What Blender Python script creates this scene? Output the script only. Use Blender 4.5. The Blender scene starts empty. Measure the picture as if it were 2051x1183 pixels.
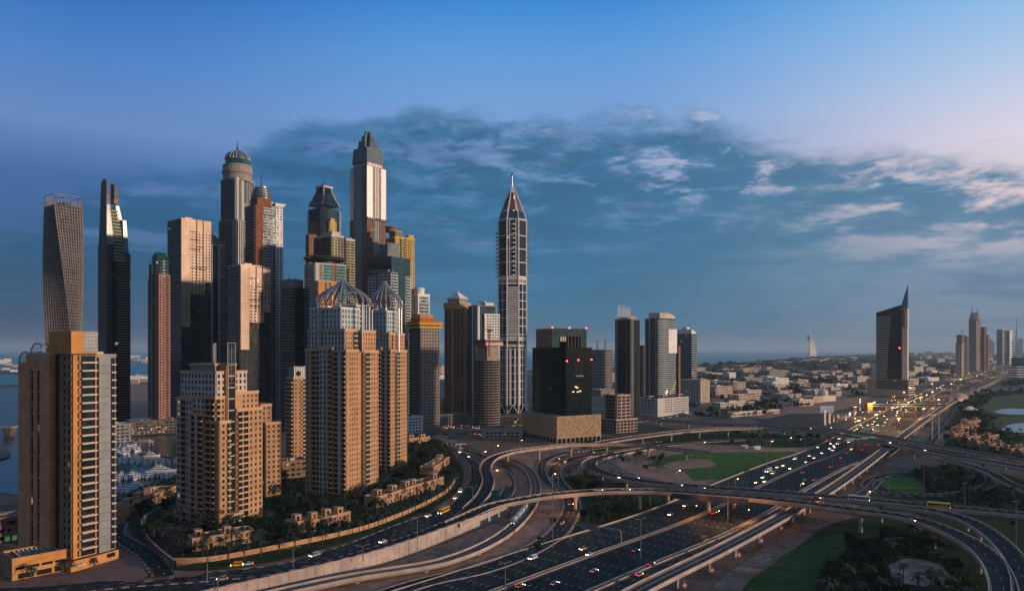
import bpy, math, random
from mathutils import Vector
random.seed(7)
SC = bpy.context.scene
COL = SC.collection
R = math.radians
# ---------------------------------------------------------------- camera, sky, sun, exposure
F, H, CX, HY = 1464.0, 105.0, 1025.5, 700.0     # focal length in photo pixels, eye height (m), photo centre, horizon row
cam_d = bpy.data.cameras.new('camera'); cam = bpy.data.objects.new('camera', cam_d); COL.objects.link(cam)
cam.location = (0, 0, H); cam.rotation_euler = (R(90), 0, 0)
cam_d.sensor_width = 36; cam_d.lens = 36*F/2051; cam_d.shift_y = 108.5/2051
cam_d.clip_start = 1; cam_d.clip_end = 300000
SC.camera = cam
SC.view_settings.view_transform = 'Standard'; SC.view_settings.look = 'None'
SC.view_settings.exposure = 0; SC.view_settings.gamma = 1
SUN_EL, SUN_AZ = R(8), R(106)                    # azimuth clockwise from the view direction (+Y)
sd = bpy.data.lights.new('sun', 'SUN'); so = bpy.data.objects.new('sun', sd); COL.objects.link(so)
sd.energy = 3.6; sd.angle = R(3); sd.color = (1.0, 0.71, 0.49)
sv = Vector((math.sin(SUN_AZ)*math.cos(SUN_EL), math.cos(SUN_AZ)*math.cos(SUN_EL), math.sin(SUN_EL)))
so.rotation_euler = sv.to_track_quat('Z', 'Y').to_euler()

def lin(c):
    c /= 255.0
    return c/12.92 if c <= .04045 else ((c+.055)/1.055)**2.4
def S(r, g, b): return (lin(r), lin(g), lin(b), 1)

class NT:
    def __init__(s, tree): s.t = tree; s.n = tree.nodes; s.l = tree.links
    def new(s, ty, **kw):
        n = s.n.new(ty)
        for k, v in kw.items(): setattr(n, k, v)
        return n
    def put(s, sock, v):
        if isinstance(v, bpy.types.NodeSocket): s.l.new(v, sock)
        else: sock.default_value = v
    def m(s, op, a, b=0.0, c=0.0, clamp=False):
        n = s.new('ShaderNodeMath', operation=op, use_clamp=clamp)
        s.put(n.inputs[0], a); s.put(n.inputs[1], b); s.put(n.inputs[2], c)
        return n.outputs[0]
    def mix(s, f, a, b, blend='MIX'):
        n = s.new('ShaderNodeMix', data_type='RGBA', blend_type=blend)
        s.put(n.inputs[0], f); s.put(n.inputs[6], a); s.put(n.inputs[7], b)
        return n.outputs[2]
    def ramp(s, f, pts, interp='LINEAR'):
        n = s.new('ShaderNodeValToRGB'); r = n.color_ramp; r.interpolation = interp
        while len(r.elements) < len(pts): r.elements.new(.5)
        for e, (p, c) in zip(r.elements, pts):
            e.position = p; e.color = c if hasattr(c, '__len__') else (c, c, c, 1)
        s.put(n.inputs[0], f)
        return n.outputs[0]
    def smooth(s, v, a, b):
        n = s.new('ShaderNodeMapRange', interpolation_type='SMOOTHSTEP')
        s.put(n.inputs[0], v); n.inputs[1].default_value = a; n.inputs[2].default_value = b
        return n.outputs[0]
    def noise(s, vec, scale, detail=5, rough=.55, dist=0.0):
        n = s.new('ShaderNodeTexNoise'); s.put(n.inputs['Vector'], vec)
        n.inputs['Scale'].default_value = scale; n.inputs['Detail'].default_value = detail
        n.inputs['Roughness'].default_value = rough; n.inputs['Distortion'].default_value = dist
        return n.outputs[0]
    def comb(s, x, y, z):
        n = s.new('ShaderNodeCombineXYZ')
        for i, v in enumerate((x, y, z)): s.put(n.inputs[i], v)
        return n.outputs[0]

def make_sky():
    W = bpy.data.worlds.new('World'); SC.world = W; W.use_nodes = True
    T = NT(W.node_tree); T.n.clear()
    tc = T.new('ShaderNodeTexCoord'); sx = T.new('ShaderNodeSeparateXYZ'); T.l.new(tc.outputs['Generated'], sx.inputs[0])
    x, y, z = sx.outputs
    az = T.m('ARCTAN2', x, y)                    # 0 ahead, + to the right
    el = T.m('ARCSINE', z)
    def pe(py, az_=0): return math.atan((HY-py)/F*math.cos(az_))
    E = lambda py: max(0, pe(py)/.6)
    e = T.m('DIVIDE', el, .6)                    # 0 horizon .. 1 = 34 deg
    left = T.ramp(e, [(0, S(34, 70, 108)), (E(600), S(38, 80, 128)), (E(400), S(62, 104, 164)), (E(310), S(104, 138, 196)), (E(190), S(76, 132, 202)), (E(0), S(22, 96, 186)), (1, S(40, 100, 175))])
    midc = T.ramp(e, [(0, S(62, 104, 138)), (E(600), S(64, 112, 152)), (E(400), S(84, 132, 186)), (E(250), S(126, 164, 218)), (E(120), S(100, 160, 224)), (E(0), S(58, 140, 218)), (1, S(70, 120, 185))])
    right = T.ramp(e, [(0, S(122, 134, 156)), (E(620), S(146, 154, 178)), (E(470), S(222, 206, 216)), (E(340), S(232, 222, 236)), (E(230), S(190, 210, 240)), (E(100), S(142, 192, 238)), (E(0), S(104, 172, 232)), (1, S(96, 146, 204))])
    a1 = T.smooth(az, -.56, -.02); a2 = T.smooth(az, .10, .70)
    base = T.mix(a2, T.mix(a1, left, midc), right)
    # cloud deck: its upper edge is a curve of elevation over azimuth, broken up by noise
    pts = [(-100, 470), (0, 446), (110, 420), (200, 362), (420, 335), (520, 292), (620, 258), (760, 226), (1000, 236), (1220, 230), (1400, 242), (1500, 268), (1700, 290), (1880, 304), (2000, 322), (2150, 345)]
    fc = T.new('ShaderNodeFloatCurve'); cm = fc.mapping.curves[0]
    ap = [((math.atan((px-CX)/F)+.7)/1.4, pe(py, math.atan((px-CX)/F))/.6) for px, py in pts]
    cm.points[0].location = (0, .2); cm.points[1].location = (1, .3)
    for p in ap: cm.points.new(*p)
    fc.mapping.update()
    T.put(fc.inputs['Value'], T.m('MULTIPLY_ADD', az, 1/1.4, .5)); fc.inputs['Factor'].default_value = 1
    V = lambda k, o: T.comb(az, T.m('MULTIPLY', el, k), o)
    n1 = T.noise(V(2.2, 0.0), 6, 7, .58, .25)                  # big billows
    n2 = T.noise(V(6.0, 3.3), 5, 6, .6, .35)                   # long layers
    n3 = T.noise(V(3.0, 9.1), 17, 9, .64, .3)                  # torn edges
    d = T.m('SUBTRACT', fc.outputs[0], e)
    d = T.m('ADD', d, T.m('MULTIPLY', T.m('SUBTRACT', n1, .5), .20))
    d = T.m('ADD', d, T.m('MULTIPLY', T.m('SUBTRACT', n3, .5), .12))
    mask = T.m('MULTIPLY', T.smooth(d, -.03, .05), T.ramp(T.m('MULTIPLY_ADD', az, 1/1.4, .5), [(0, .94), (.3, .95), (.5, 1), (1, 1)]))
    low = T.ramp(e, [(0, S(52, 106, 140)), (.12, S(46, 112, 152)), (.35, S(46, 112, 156)), (.6, S(60, 120, 168)), (1, S(84, 126, 174))])
    lowl = T.ramp(e, [(0, S(20, 64, 98)), (.2, S(18, 80, 124)), (.4, S(34, 96, 150)), (.55, S(62, 110, 168)), (1, S(80, 116, 172))])
    lowr = T.ramp(e, [(0, S(118, 136, 158)), (.14, S(114, 142, 168)), (.3, S(88, 138, 172)), (.55, S(76, 130, 174)), (1, S(110, 140, 180))])
    cl = T.mix(T.smooth(az, .1, .6), T.mix(T.smooth(az, -.6, -.1), lowl, low), lowr)
    cl = T.mix(T.m('MULTIPLY', T.smooth(n2, .5, .68), T.m('MULTIPLY', T.smooth(e, .02, .35), .75)), cl, T.mix(T.smooth(az, -.3, .5), S(98, 130, 184), S(136, 162, 200)))
    cl = T.mix(T.m('MULTIPLY', T.smooth(n2, .5, .34), .55), cl, T.mix(T.smooth(az, -.3, .5), S(26, 80, 118), S(66, 112, 148)))
    cl = T.mix(T.m('MULTIPLY', T.smooth(n1, .52, .36), .4), cl, T.mix(T.smooth(az, -.3, .5), S(32, 86, 126), S(74, 118, 156)))
    cl = T.mix(T.m('MULTIPLY', T.smooth(n3, .54, .40), T.m('MULTIPLY', T.smooth(e, .10, .4), .75)), cl, T.mix(T.smooth(az, -.3, .5), S(30, 84, 124), S(70, 116, 152)))
    gap = T.m('MULTIPLY', T.smooth(n3, .49, .66), T.smooth(n1, .38, .56))
    gap = T.m('MULTIPLY', gap, T.m('MULTIPLY', T.smooth(e, .2, .42), T.smooth(az, -.35, .28)))
    gapc = T.mix(T.smooth(az, .0, .5), S(146, 172, 214), S(226, 216, 230))
    cl = T.mix(T.m('MULTIPLY', gap, .8), cl, gapc)
    edge_ = T.m('MULTIPLY', T.smooth(az, .28, .62), T.smooth(T.m('ADD', n2, T.m('MULTIPLY', n3, .5)), .68, .86))      # glow that breaks through at the far right
    cl = T.mix(T.m('MULTIPLY', edge_, T.smooth(e, .12, .3)), cl, S(232, 210, 214))
    ahead = T.mix(T.m('MULTIPLY', mask, .96), base, cl)
    # the warm half of the sky, behind the viewer towards the low sun
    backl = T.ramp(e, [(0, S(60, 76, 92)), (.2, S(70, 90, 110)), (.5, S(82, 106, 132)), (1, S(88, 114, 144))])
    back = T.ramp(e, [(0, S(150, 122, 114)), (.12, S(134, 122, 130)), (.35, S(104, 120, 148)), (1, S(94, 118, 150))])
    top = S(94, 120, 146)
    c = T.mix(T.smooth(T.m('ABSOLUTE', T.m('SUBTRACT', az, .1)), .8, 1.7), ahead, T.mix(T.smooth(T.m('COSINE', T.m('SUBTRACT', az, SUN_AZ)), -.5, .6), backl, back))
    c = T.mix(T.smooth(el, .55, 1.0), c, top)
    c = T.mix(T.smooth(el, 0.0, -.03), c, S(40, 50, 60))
    sky = T.new('ShaderNodeTexSky', sky_type='NISHITA', sun_disc=False, sun_elevation=SUN_EL, sun_rotation=SUN_AZ)
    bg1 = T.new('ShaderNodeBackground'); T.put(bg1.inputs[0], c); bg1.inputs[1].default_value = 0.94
    bg2 = T.new('ShaderNodeBackground'); T.l.new(sky.outputs[0], bg2.inputs[0]); bg2.inputs[1].default_value = 0.006
    ad = T.new('ShaderNodeAddShader'); T.l.new(bg1.outputs[0], ad.inputs[0]); T.l.new(bg2.outputs[0], ad.inputs[1])
    o = T.new('ShaderNodeOutputWorld'); T.l.new(ad.outputs[0], o.inputs[0])
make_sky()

# ---------------------------------------------------------------- materials
MATS = {}
def mat(name, col, rough=.8, metal=0.0, nscale=.15, namt=.18, spec=.3, bump=0.0, fine=0.0):
    m = bpy.data.materials.new(name); m.use_nodes = True; T = NT(m.node_tree)
    b = T.n['Principled BSDF']; tc = T.new('ShaderNodeTexCoord')
    c = tuple(col)+(1,)
    hi = tuple(min(1, v*(1+namt)) for v in col)+(1,); lo = tuple(v*(1-namt) for v in col)+(1,)
    f = T.noise(tc.outputs['Object'], nscale, 6, .6)
    cc = T.mix(T.smooth(f, .3, .7), lo, hi)
    if fine:
        f2 = T.noise(tc.outputs['Object'], fine, 4, .7)
        cc = T.mix(T.m('MULTIPLY', T.smooth(f2, .35, .75), .5), cc, tuple(v*.6 for v in col)+(1,))
    T.put(b.inputs['Base Color'], cc)
    b.inputs['Roughness'].default_value = rough; b.inputs['Metallic'].default_value = metal
    b.inputs['Specular IOR Level'].default_value = spec
    MATS[name] = m
    return m
def glow(name, col, strength):
    m = bpy.data.materials.new(name); m.use_nodes = True; b = m.node_tree.nodes['Principled BSDF']
    b.inputs['Base Color'].default_value = tuple(col)+(1,)
    b.inputs['Emission Color'].default_value = tuple(col)+(1,); b.inputs['Emission Strength'].default_value = strength
    m.cycles.emission_sampling = 'NONE'
    MATS[name] = m
    return m
def glass(name, col, cell=(3.2, 3.2, 3.4), var=.6, lit=.0014, rough=.05, spec=.6, litc=(1, .72, .35), lits=.5, metal=0.0, curtain=0.0):
    """glazing: panes differ in tint and polish from bay to bay and storey to storey; a few have the light on"""
    m = bpy.data.materials.new(name); m.use_nodes = True; T = NT(m.node_tree)
    b = T.n['Principled BSDF']; tc = T.new('ShaderNodeTexCoord')
    sp = T.new('ShaderNodeSeparateXYZ'); T.l.new(tc.outputs['Object'], sp.inputs[0])
    cells = [T.m('FLOOR', T.m('DIVIDE', T.m('ADD', sp.outputs[i], .013), cell[i])) for i in range(3)]
    oi = T.new('ShaderNodeObjectInfo'); wn = T.new('ShaderNodeTexWhiteNoise', noise_dimensions='4D'); T.put(wn.inputs['Vector'], T.comb(*cells)); T.put(wn.inputs['W'], T.m('MULTIPLY', oi.outputs['Random'], 91.7))
    val, colr = wn.outputs['Value'], wn.outputs['Color']
    big = T.noise(tc.outputs['Object'], .03, 3, .5)
    lo = tuple(v*(1-var) for v in col)+(1,); hi = tuple(min(1, v*(1+var)) for v in col)+(1,)
    c = T.mix(T.m('ADD', T.m('MULTIPLY', val, .7), T.m('MULTIPLY', big, .3)), lo, hi)
    if curtain: c = T.mix(T.m('MULTIPLY', T.m('GREATER_THAN', val, 1-curtain), .85), c, (.26, .22, .19, 1))
    T.put(b.inputs['Base Color'], c)
    T.put(b.inputs['Roughness'], T.m('MULTIPLY_ADD', val, .05, rough))
    b.inputs['Specular IOR Level'].default_value = spec; b.inputs['Metallic'].default_value = metal
    if lit > 0:
        s2 = T.new('ShaderNodeSeparateColor'); T.l.new(colr, s2.inputs[0])
        on = T.m('LESS_THAN', s2.outputs[1], lit)
        T.put(b.inputs['Emission Strength'], T.m('MULTIPLY', on, T.m('MULTIPLY_ADD', s2.outputs[2], lits, .08)))
        b.inputs['Emission Color'].default_value = tuple(litc)+(1,)
        m.cycles.emission_sampling = 'NONE'
    MATS[name] = m
    return m
mat('tan_wall', (.46, .27, .15), namt=.18, nscale=.08, fine=.5); mat('tan_trim', (.52, .35, .22), namt=.1); mat('tan_dark', (.22, .13, .09))
mat('orange_wall', (.57, .265, .085), namt=.16, fine=.5); mat('orange_shade', (.34, .195, .13), namt=.16, fine=.5); mat('slab_wall', (.62, .32, .19), namt=.14, fine=.4)  # orange_shade: orange_wall with shade mixed in for left faces; also plain villa terracotta
mat('pink_wall', (.30, .165, .145)); mat('brown_wall', (.24, .13, .09)); mat('rust_wall', (.21, .08, .04))
mat('blue_grey', (.085, .125, .165), rough=.4); mat('mid_concrete', (.20, .175, .17)); mat('white_paint', (.68, .69, .73), rough=.55, namt=.08); mat('off_white', (.49, .48, .49), namt=.1); mat('pale_blue_panel', (.42, .50, .54), rough=.4, namt=.1)
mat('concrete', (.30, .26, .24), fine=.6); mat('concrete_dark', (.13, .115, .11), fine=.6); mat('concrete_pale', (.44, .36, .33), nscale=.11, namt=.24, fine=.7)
mat('grey_panel', (.22, .235, .25), rough=.45, namt=.15); mat('silver_panel', (.62, .58, .55), rough=.35, metal=.35, namt=.08)
mat('slate_panel', (.10, .125, .15), rough=.35, metal=.3); mat('steel', (.33, .33, .36), rough=.4, metal=.5, namt=.1); mat('dark_steel', (.05, .05, .055), rough=.5)
mat('yellow_wall', (.55, .38, .13)); mat('green_yellow', (.42, .42, .24)); mat('yellow_tarp', (.55, .33, .03)); mat('orange_steel', (.50, .12, .03))
mat('beige_wall', (.42, .355, .31)); mat('cream_wall', (.50, .445, .40)); mat('red_panel', (.30, .05, .06), rough=.5); mat('blue_panel', (.04, .12, .30), rough=.4)
mat('roof_grey', (.20, .18, .17), fine=.3); mat('roof_pale', (.34, .27, .24), fine=.3); mat('roof_brown', (.10, .06, .05), fine=.3); mat('dark_void', (.012, .012, .014), rough=.9)
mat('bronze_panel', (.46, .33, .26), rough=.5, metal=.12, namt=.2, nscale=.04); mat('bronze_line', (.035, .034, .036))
mat('carved_stone', (.44, .31, .19), nscale=.5, namt=.3, fine=1.3)
mat('asphalt', (.020, .028, .031), rough=.85, nscale=.03, namt=.25, fine=.4, spec=.15); mat('asphalt_pale', (.05, .047, .047), rough=.9, nscale=.04, namt=.25, fine=.3, spec=.15)
mat('road_white', (.62, .62, .62), rough=.7); mat('road_yellow', (.42, .25, .05), rough=.7); mat('kerb_dark', (.05, .04, .04)); mat('kerb_pink', (.40, .26, .24))
mat('sand', (.34, .215, .165), nscale=.02, namt=.3, fine=.12); mat('sand_dark', (.20, .13, .105), nscale=.02, namt=.35, fine=.1); mat('gravel', (.16, .145, .14), nscale=.09, namt=.5, fine=.5)
mat('lawn', (.05, .14, .02), nscale=.03, namt=.35, fine=.3); mat('lawn_dark', (.014, .040, .012), nscale=.03, namt=.4, fine=.3); mat('golf_grass', (.075, .115, .04), nscale=.015, namt=.4, fine=.1)
mat('paving_pink', (.20, .12, .12), fine=.5); mat('pool_water', (.01, .16, .17), rough=.1, spec=.5)
mat('leaf_dark', (.016, .026, .014), nscale=.5, namt=.5, spec=.15); mat('leaf_mid', (.03, .045, .02), nscale=.5, namt=.5, spec=.15); mat('leaf_dry', (.16, .13, .06), nscale=.5, namt=.4); mat('palm_leaf', (.03, .042, .028), nscale=.6, namt=.5); mat('bark', (.075, .055, .045))
mat('glass_car', (.01, .012, .014), rough=.1, spec=.6); mat('rubber', (.012, .012, .012)); mat('pole_metal', (.20, .18, .18), rough=.5)
for n, c in dict(white=(.62, .62, .64), silver=(.34, .35, .37), black=(.02, .02, .022), red=(.36, .02, .02), yellow=(.65, .36, .02), beige=(.42, .33, .22), blue=(.05, .09, .2)).items():
    mat('paint_'+n, c, rough=.3, spec=.5, namt=.04)
mat('boat_hull', (.66, .66, .70), rough=.3, namt=.06); mat('boat_deck', (.36, .30, .26)); mat('sign_green', (.0, .16, .14), rough=.4); mat('sign_grey', (.22, .22, .25)); mat('sign_blue', (.012, .03, .08), rough=.4)
glass('glass_dark', (.014, .022, .030), var=.6); glass('glass_teal', (.012, .055, .065), var=.5); glass('glass_blue', (.03, .065, .10), var=.45)
glass('glass_black', (.006, .011, .014), var=.3, lit=.001, spec=.3); glass('glass_aqua', (.12, .30, .30), var=.3, lit=.002); glass('glass_pale', (.11, .18, .25), var=.25, lit=.0, rough=.2)
glass('glass_window', (.018, .030, .036), var=.8, lit=.02, rough=.05, curtain=.16); glass('glass_bronze', (.012, .021, .026), var=.6, lit=.001)
glow('lamp_amber', (1.0, .50, .12), 22.0); glow('warm_bulb', (1, .6, .25), 3.0); glow('lamp_white', (1.0, .85, .6), 6.0); glow('head_light', (1.0, .86, .62), 16.0); glow('tail_light', (1.0, .03, .02), 6); glow('beacon_red', (1.0, .06, .06), 10.0); glow('lit_room', (1.0, .62, .25), 1.3); glow('neon_pink', (1.0, .25, .3), 1.5); glow('lit_green', (.3, .8, .25), .12)

def mottled(name, cols, s1, s2, rough=.95, stretch=None):
    """ground with patches of several tones: worn grass, dry spots, tyre-polished lanes"""
    m = mat(name, cols[0], rough=rough, spec=.12); T = NT(m.node_tree); b = T.n['Principled BSDF']; tc = T.new('ShaderNodeTexCoord'); v = tc.outputs['Object']
    c = b.inputs['Base Color'].links[0].from_socket
    if stretch:
        mp = T.new('ShaderNodeMapping', vector_type='POINT'); T.l.new(v, mp.inputs[0]); mp.inputs['Rotation'].default_value = (0, 0, stretch[0]); mp.inputs['Scale'].default_value = (1, stretch[1], 1); v2 = mp.outputs[0]
    else: v2 = v
    c = T.mix(T.smooth(T.noise(v2, s1, 7, .62), .48, .62), c, tuple(cols[1])+(1,))
    c = T.mix(T.smooth(T.noise(v, s2, 8, .66, .5), .55, .68), c, tuple(cols[2])+(1,))
    T.put(b.inputs['Base Color'], c)
mottled('asphalt', [(.019, .027, .030), (.044, .049, .050), (.011, .015, .017)], .35, .045, .85, (R(36), .03))
mottled('asphalt_pale', [(.05, .047, .047), (.065, .06, .058), (.03, .03, .032)], .2, .03, .9, (R(36), .05))
mottled('lawn', [(.05, .135, .02), (.034, .098, .018), (.085, .12, .035)], .25, .07); mottled('lawn_mid', [(.03, .08, .02), (.022, .06, .016), (.06, .07, .03)], .2, .06); mottled('lawn_dark', [(.014, .040, .012), (.022, .05, .016), (.05, .045, .028)], .1, .035)
mottled('sand', [(.34, .215, .165), (.26, .165, .13), (.17, .12, .095)], .12, .035, .95, (R(40), .25)); mottled('sand_dark', [(.20, .13, .105), (.15, .10, .085), (.09, .075, .06)], .1, .03, .95, (R(40), .3)); mottled('golf_grass', [(.075, .115, .04), (.055, .10, .03), (.12, .11, .06)], .03, .015)
# ---------------------------------------------------------------- mesh builder and object helpers
class MB:
    def __init__(s): s.v = []; s.f = []; s.mi = []; s.mats = []
    def mid(s, m):
        if m not in s.mats: s.mats.append(m)
        return s.mats.index(m)
    def face(s, pts, m):
        n = len(s.v); s.v.extend(pts); s.f.append(tuple(range(n, n+len(pts)))); s.mi.append(s.mid(m))
    def box(s, x0, x1, y0, y1, z0, z1, m, top=None):
        n = len(s.v); k = s.mid(m)
        s.v += [(x0, y0, z0), (x1, y0, z0), (x1, y1, z0), (x0, y1, z0), (x0, y0, z1), (x1, y0, z1), (x1, y1, z1), (x0, y1, z1)]
        s.f += [(n, n+3, n+2, n+1), (n+4, n+5, n+6, n+7), (n, n+1, n+5, n+4), (n+1, n+2, n+6, n+5), (n+2, n+3, n+7, n+6), (n+3, n, n+4, n+7)]
        s.mi += [k, s.mid(top) if top else k, k, k, k, k]
    def prism(s, poly, z0, z1, m, top=None, poly2=None):
        """poly: counter-clockwise (x,y); poly2: other outline at z1"""
        n = len(s.v); c = len(poly); k = s.mid(m); kt = s.mid(top) if top else k
        p2 = poly2 or poly
        z1s = z1 if hasattr(z1, '__len__') else [z1]*c
        s.v += [(p[0], p[1], z0) for p in poly]+[(p[0], p[1], z) for p, z in zip(p2, z1s)]
        s.f.append(tuple(range(n+c-1, n-1, -1))); s.mi.append(k)
        s.f.append(tuple(range(n+c, n+2*c))); s.mi.append(kt)
        for i in range(c):
            j = (i+1) % c
            s.f.append((n+i, n+j, n+c+j, n+c+i)); s.mi.append(k)
    def lathe(s, prof, m, n=20, cx=0, cy=0, cap=True):
        b = len(s.v); k = s.mid(m)
        for r, z in prof:
            for i in range(n):
                a = 2*math.pi*i/n
                s.v.append((cx+r*math.cos(a), cy+r*math.sin(a), z))
        for q in range(len(prof)-1):
            for i in range(n):
                j = (i+1) % n
                s.f.append((b+q*n+i, b+q*n+j, b+(q+1)*n+j, b+(q+1)*n+i)); s.mi.append(k)
        if cap:
            s.f.append(tuple(b+(len(prof)-1)*n+i for i in range(n))); s.mi.append(k)
    def tube(s, pts, r, m, n=6):
        pts = [Vector(p) for p in pts]; b = len(s.v); k = s.mid(m)
        rs = r if hasattr(r, '__len__') else [r]*len(pts)
        for i, p in enumerate(pts):
            d = (pts[min(i+1, len(pts)-1)]-pts[max(i-1, 0)]).normalized()
            u = d.cross(Vector((0, 0, 1)))
            if u.length < .05: u = d.cross(Vector((1, 0, 0)))
            u.normalize(); w = u.cross(d)
            for q in range(n):
                a = 2*math.pi*q/n
                s.v.append(tuple(p+(u*math.cos(a)+w*math.sin(a))*rs[i]))
        for i in range(len(pts)-1):
            for q in range(n):
                j = (q+1) % n
                s.f.append((b+i*n+q, b+i*n+j, b+(i+1)*n+j, b+(i+1)*n+q)); s.mi.append(k)
        s.f.append(tuple(b+q for q in range(n))); s.mi.append(k)
        s.f.append(tuple(b+(len(pts)-1)*n+q for q in range(n-1, -1, -1))); s.mi.append(k)
    def ngon_sheet(s, pts, z, m): s.face([(p[0], p[1], z) for p in pts], m)
    def mesh(s, name):
        me = bpy.data.meshes.new(name); me.from_pydata(s.v, [], s.f)
        for m in s.mats: me.materials.append(MATS[m])
        me.polygons.foreach_set('material_index', s.mi); me.update()
        return me
    def build(s, name, parent=None, loc=None, label=None):
        if not s.f: return None
        o = bpy.data.objects.new(name, s.mesh(name)); COL.objects.link(o)
        if parent: o.parent = parent
        if loc: o.location = loc
        if label: o['label'] = label
        return o
def inst(name, mesh, parent=None, loc=(0, 0, 0), rz=0, sc=None):
    o = bpy.data.objects.new(name, mesh); COL.objects.link(o); o.location = loc; o.rotation_euler = (0, 0, rz)
    if parent: o.parent = parent
    if sc: o.scale = sc if hasattr(sc, '__len__') else (sc, sc, sc)
    return o
def tag(o, label=None, cat=None, group=None, kind=None):
    if label: o['label'] = label
    if cat: o['category'] = cat
    if group: o['group'] = group
    if kind: o['kind'] = kind
    return o
def thing(name, label, cat, loc=(0, 0, 0), rz=0, group=None):
    o = bpy.data.objects.new(name, None); COL.objects.link(o); o.location = loc; o.rotation_euler = (0, 0, rz); o.empty_display_size = .5
    return tag(o, label, cat, group)
def copy_tree(o, parent=None):
    c = o.copy(); COL.objects.link(c)
    if parent: c.parent = parent
    for ch in list(o.children): copy_tree(ch, c)
    return c
ORD = ['first', 'second', 'third', 'fourth', 'fifth', 'sixth', 'seventh', 'eighth', 'ninth', 'tenth', 'eleventh', 'twelfth', 'thirteenth', 'fourteenth', 'fifteenth', 'sixteenth', 'seventeenth', 'eighteenth', 'nineteenth', 'twentieth']
def nth(i):
    if i < 20: return ORD[i]
    n = i+1
    return f"{n}{'th' if 10 <= n % 100 <= 20 else {1: 'st', 2: 'nd', 3: 'rd'}.get(n % 10, 'th')}"
# photo pixel -> place on the ground plane at height z; px -> x and py -> height at a known distance
def gp(px, py, z=0.0):
    D = F*(H-z)/(py-HY)
    return Vector(((px-CX)/F*D, D, z))
def xat(px, D): return (px-CX)/F*D
def zat(py, D): return H-(py-HY)*D/F
def dep(py, z=0.0): return F*(H-z)/(py-HY)
def catmull(pts, step=5.0):
    pts = [Vector(p) for p in pts]; out = []
    P = [pts[0]*2-pts[1]]+pts+[pts[-1]*2-pts[-2]]
    for i in range(1, len(P)-2):
        a, b, c, d = P[i-1], P[i], P[i+1], P[i+2]
        n = max(1, int((c-b).length/step))
        for k in range(n):
            t = k/n
            out.append(.5*((2*b)+(c-a)*t+(2*a-5*b+4*c-d)*t*t+(3*b-a-3*c+d)*t**3))
    out.append(pts[-1])
    return out
def side(path, i):
    d = path[min(i+1, len(path)-1)]-path[max(i-1, 0)]
    return Vector((d.y, -d.x, 0)).normalized()      # to the right of travel
def offset(path, o): return [p+side(path, i)*o for i, p in enumerate(path)]
def structure(mb, name):
    o = mb.build(name); o['kind'] = 'structure'; return o
# ---------------------------------------------------------------- ground, water, roads
def water_mat(name, col, rough, scale):
    m = mat(name, col, rough=rough, spec=.5, namt=.15, nscale=.004); T = NT(m.node_tree); b = T.n['Principled BSDF']
    tc = T.new('ShaderNodeTexCoord'); bp = T.new('ShaderNodeBump'); bp.inputs['Strength'].default_value = .25; bp.inputs['Distance'].default_value = .4
    T.put(bp.inputs['Height'], T.noise(tc.outputs['Object'], scale, 4, .6)); T.l.new(bp.outputs[0], b.inputs['Normal'])
water_mat('sea_water', (.03, .20, .20), .4, .02); water_mat('marina_water', (.006, .045, .05), .2, .25); MATS['marina_water'].node_tree.nodes['Principled BSDF'].inputs['Specular IOR Level'].default_value = .2; water_mat('pond_water', (.05, .06, .07), .03, .1)
def town_mat():
    m = mat('town_ground', (.14, .115, .105), nscale=.003, namt=.35, fine=.02); T = NT(m.node_tree); b = T.n['Principled BSDF']; tc = T.new('ShaderNodeTexCoord')
    src = b.inputs['Base Color'].links[0].from_socket
    T.put(b.inputs['Base Color'], T.mix(T.smooth(T.noise(tc.outputs['Object'], .006, 8, .68), .46, .54), src, (.03, .042, .025, 1)))
town_mat()
g = MB(); g.ngon_sheet([(-50000, -800), (50000, -800), (50000, 50000), (-50000, 50000)], 0, 'town_ground'); structure(g, 'ground')
LAYER = [.02]
def sheet(name, px, m, z=0.0, kind='structure', smooth=True):
    LAYER[0] += .012
    p = [gp(a, b, z) for a, b in px]
    if smooth:
        q = catmull(p+[p[0]], 6.0)[:-1]; p = q
    mb = MB(); mb.ngon_sheet(p, z+LAYER[0], m); o = mb.build(name); o['kind'] = kind; return o
# sea on the right of the towers and on the left, the marina basin
sheet('sea', [(-420, 703.15), (2480, 703.15), (2200, 703.2), (1960, 703.5), (1800, 709), (1700, 712), (1610, 716), (1540, 720), (1450, 727), (1330, 731), (1150, 738), (1000, 742), (700, 742), (300, 738), (0, 742), (-900, 742)], 'sea_water', smooth=False)
sheet('marina_basin', [(-900, 780), (0, 778), (35, 776), (300, 778), (340, 800), (300, 842), (330, 868), (372, 890), (372, 920), (350, 965), (300, 985), (232, 1000), (130, 1010), (30, 990), (-40, 975), (-900, 1000)], 'marina_water', smooth=False)
sheet('sea_inlet', [(255, 727), (305, 727), (305, 756), (255, 757)], 'sea_water', smooth=False); sheet('sea_inlet', [(-200, 752), (40, 750), (40, 770), (-200, 772)], 'sea_water', smooth=False)
sheet('sand_ground', [(255, 770), (305, 768), (320, 800), (305, 836), (255, 836)], 'sand', smooth=False)
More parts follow.
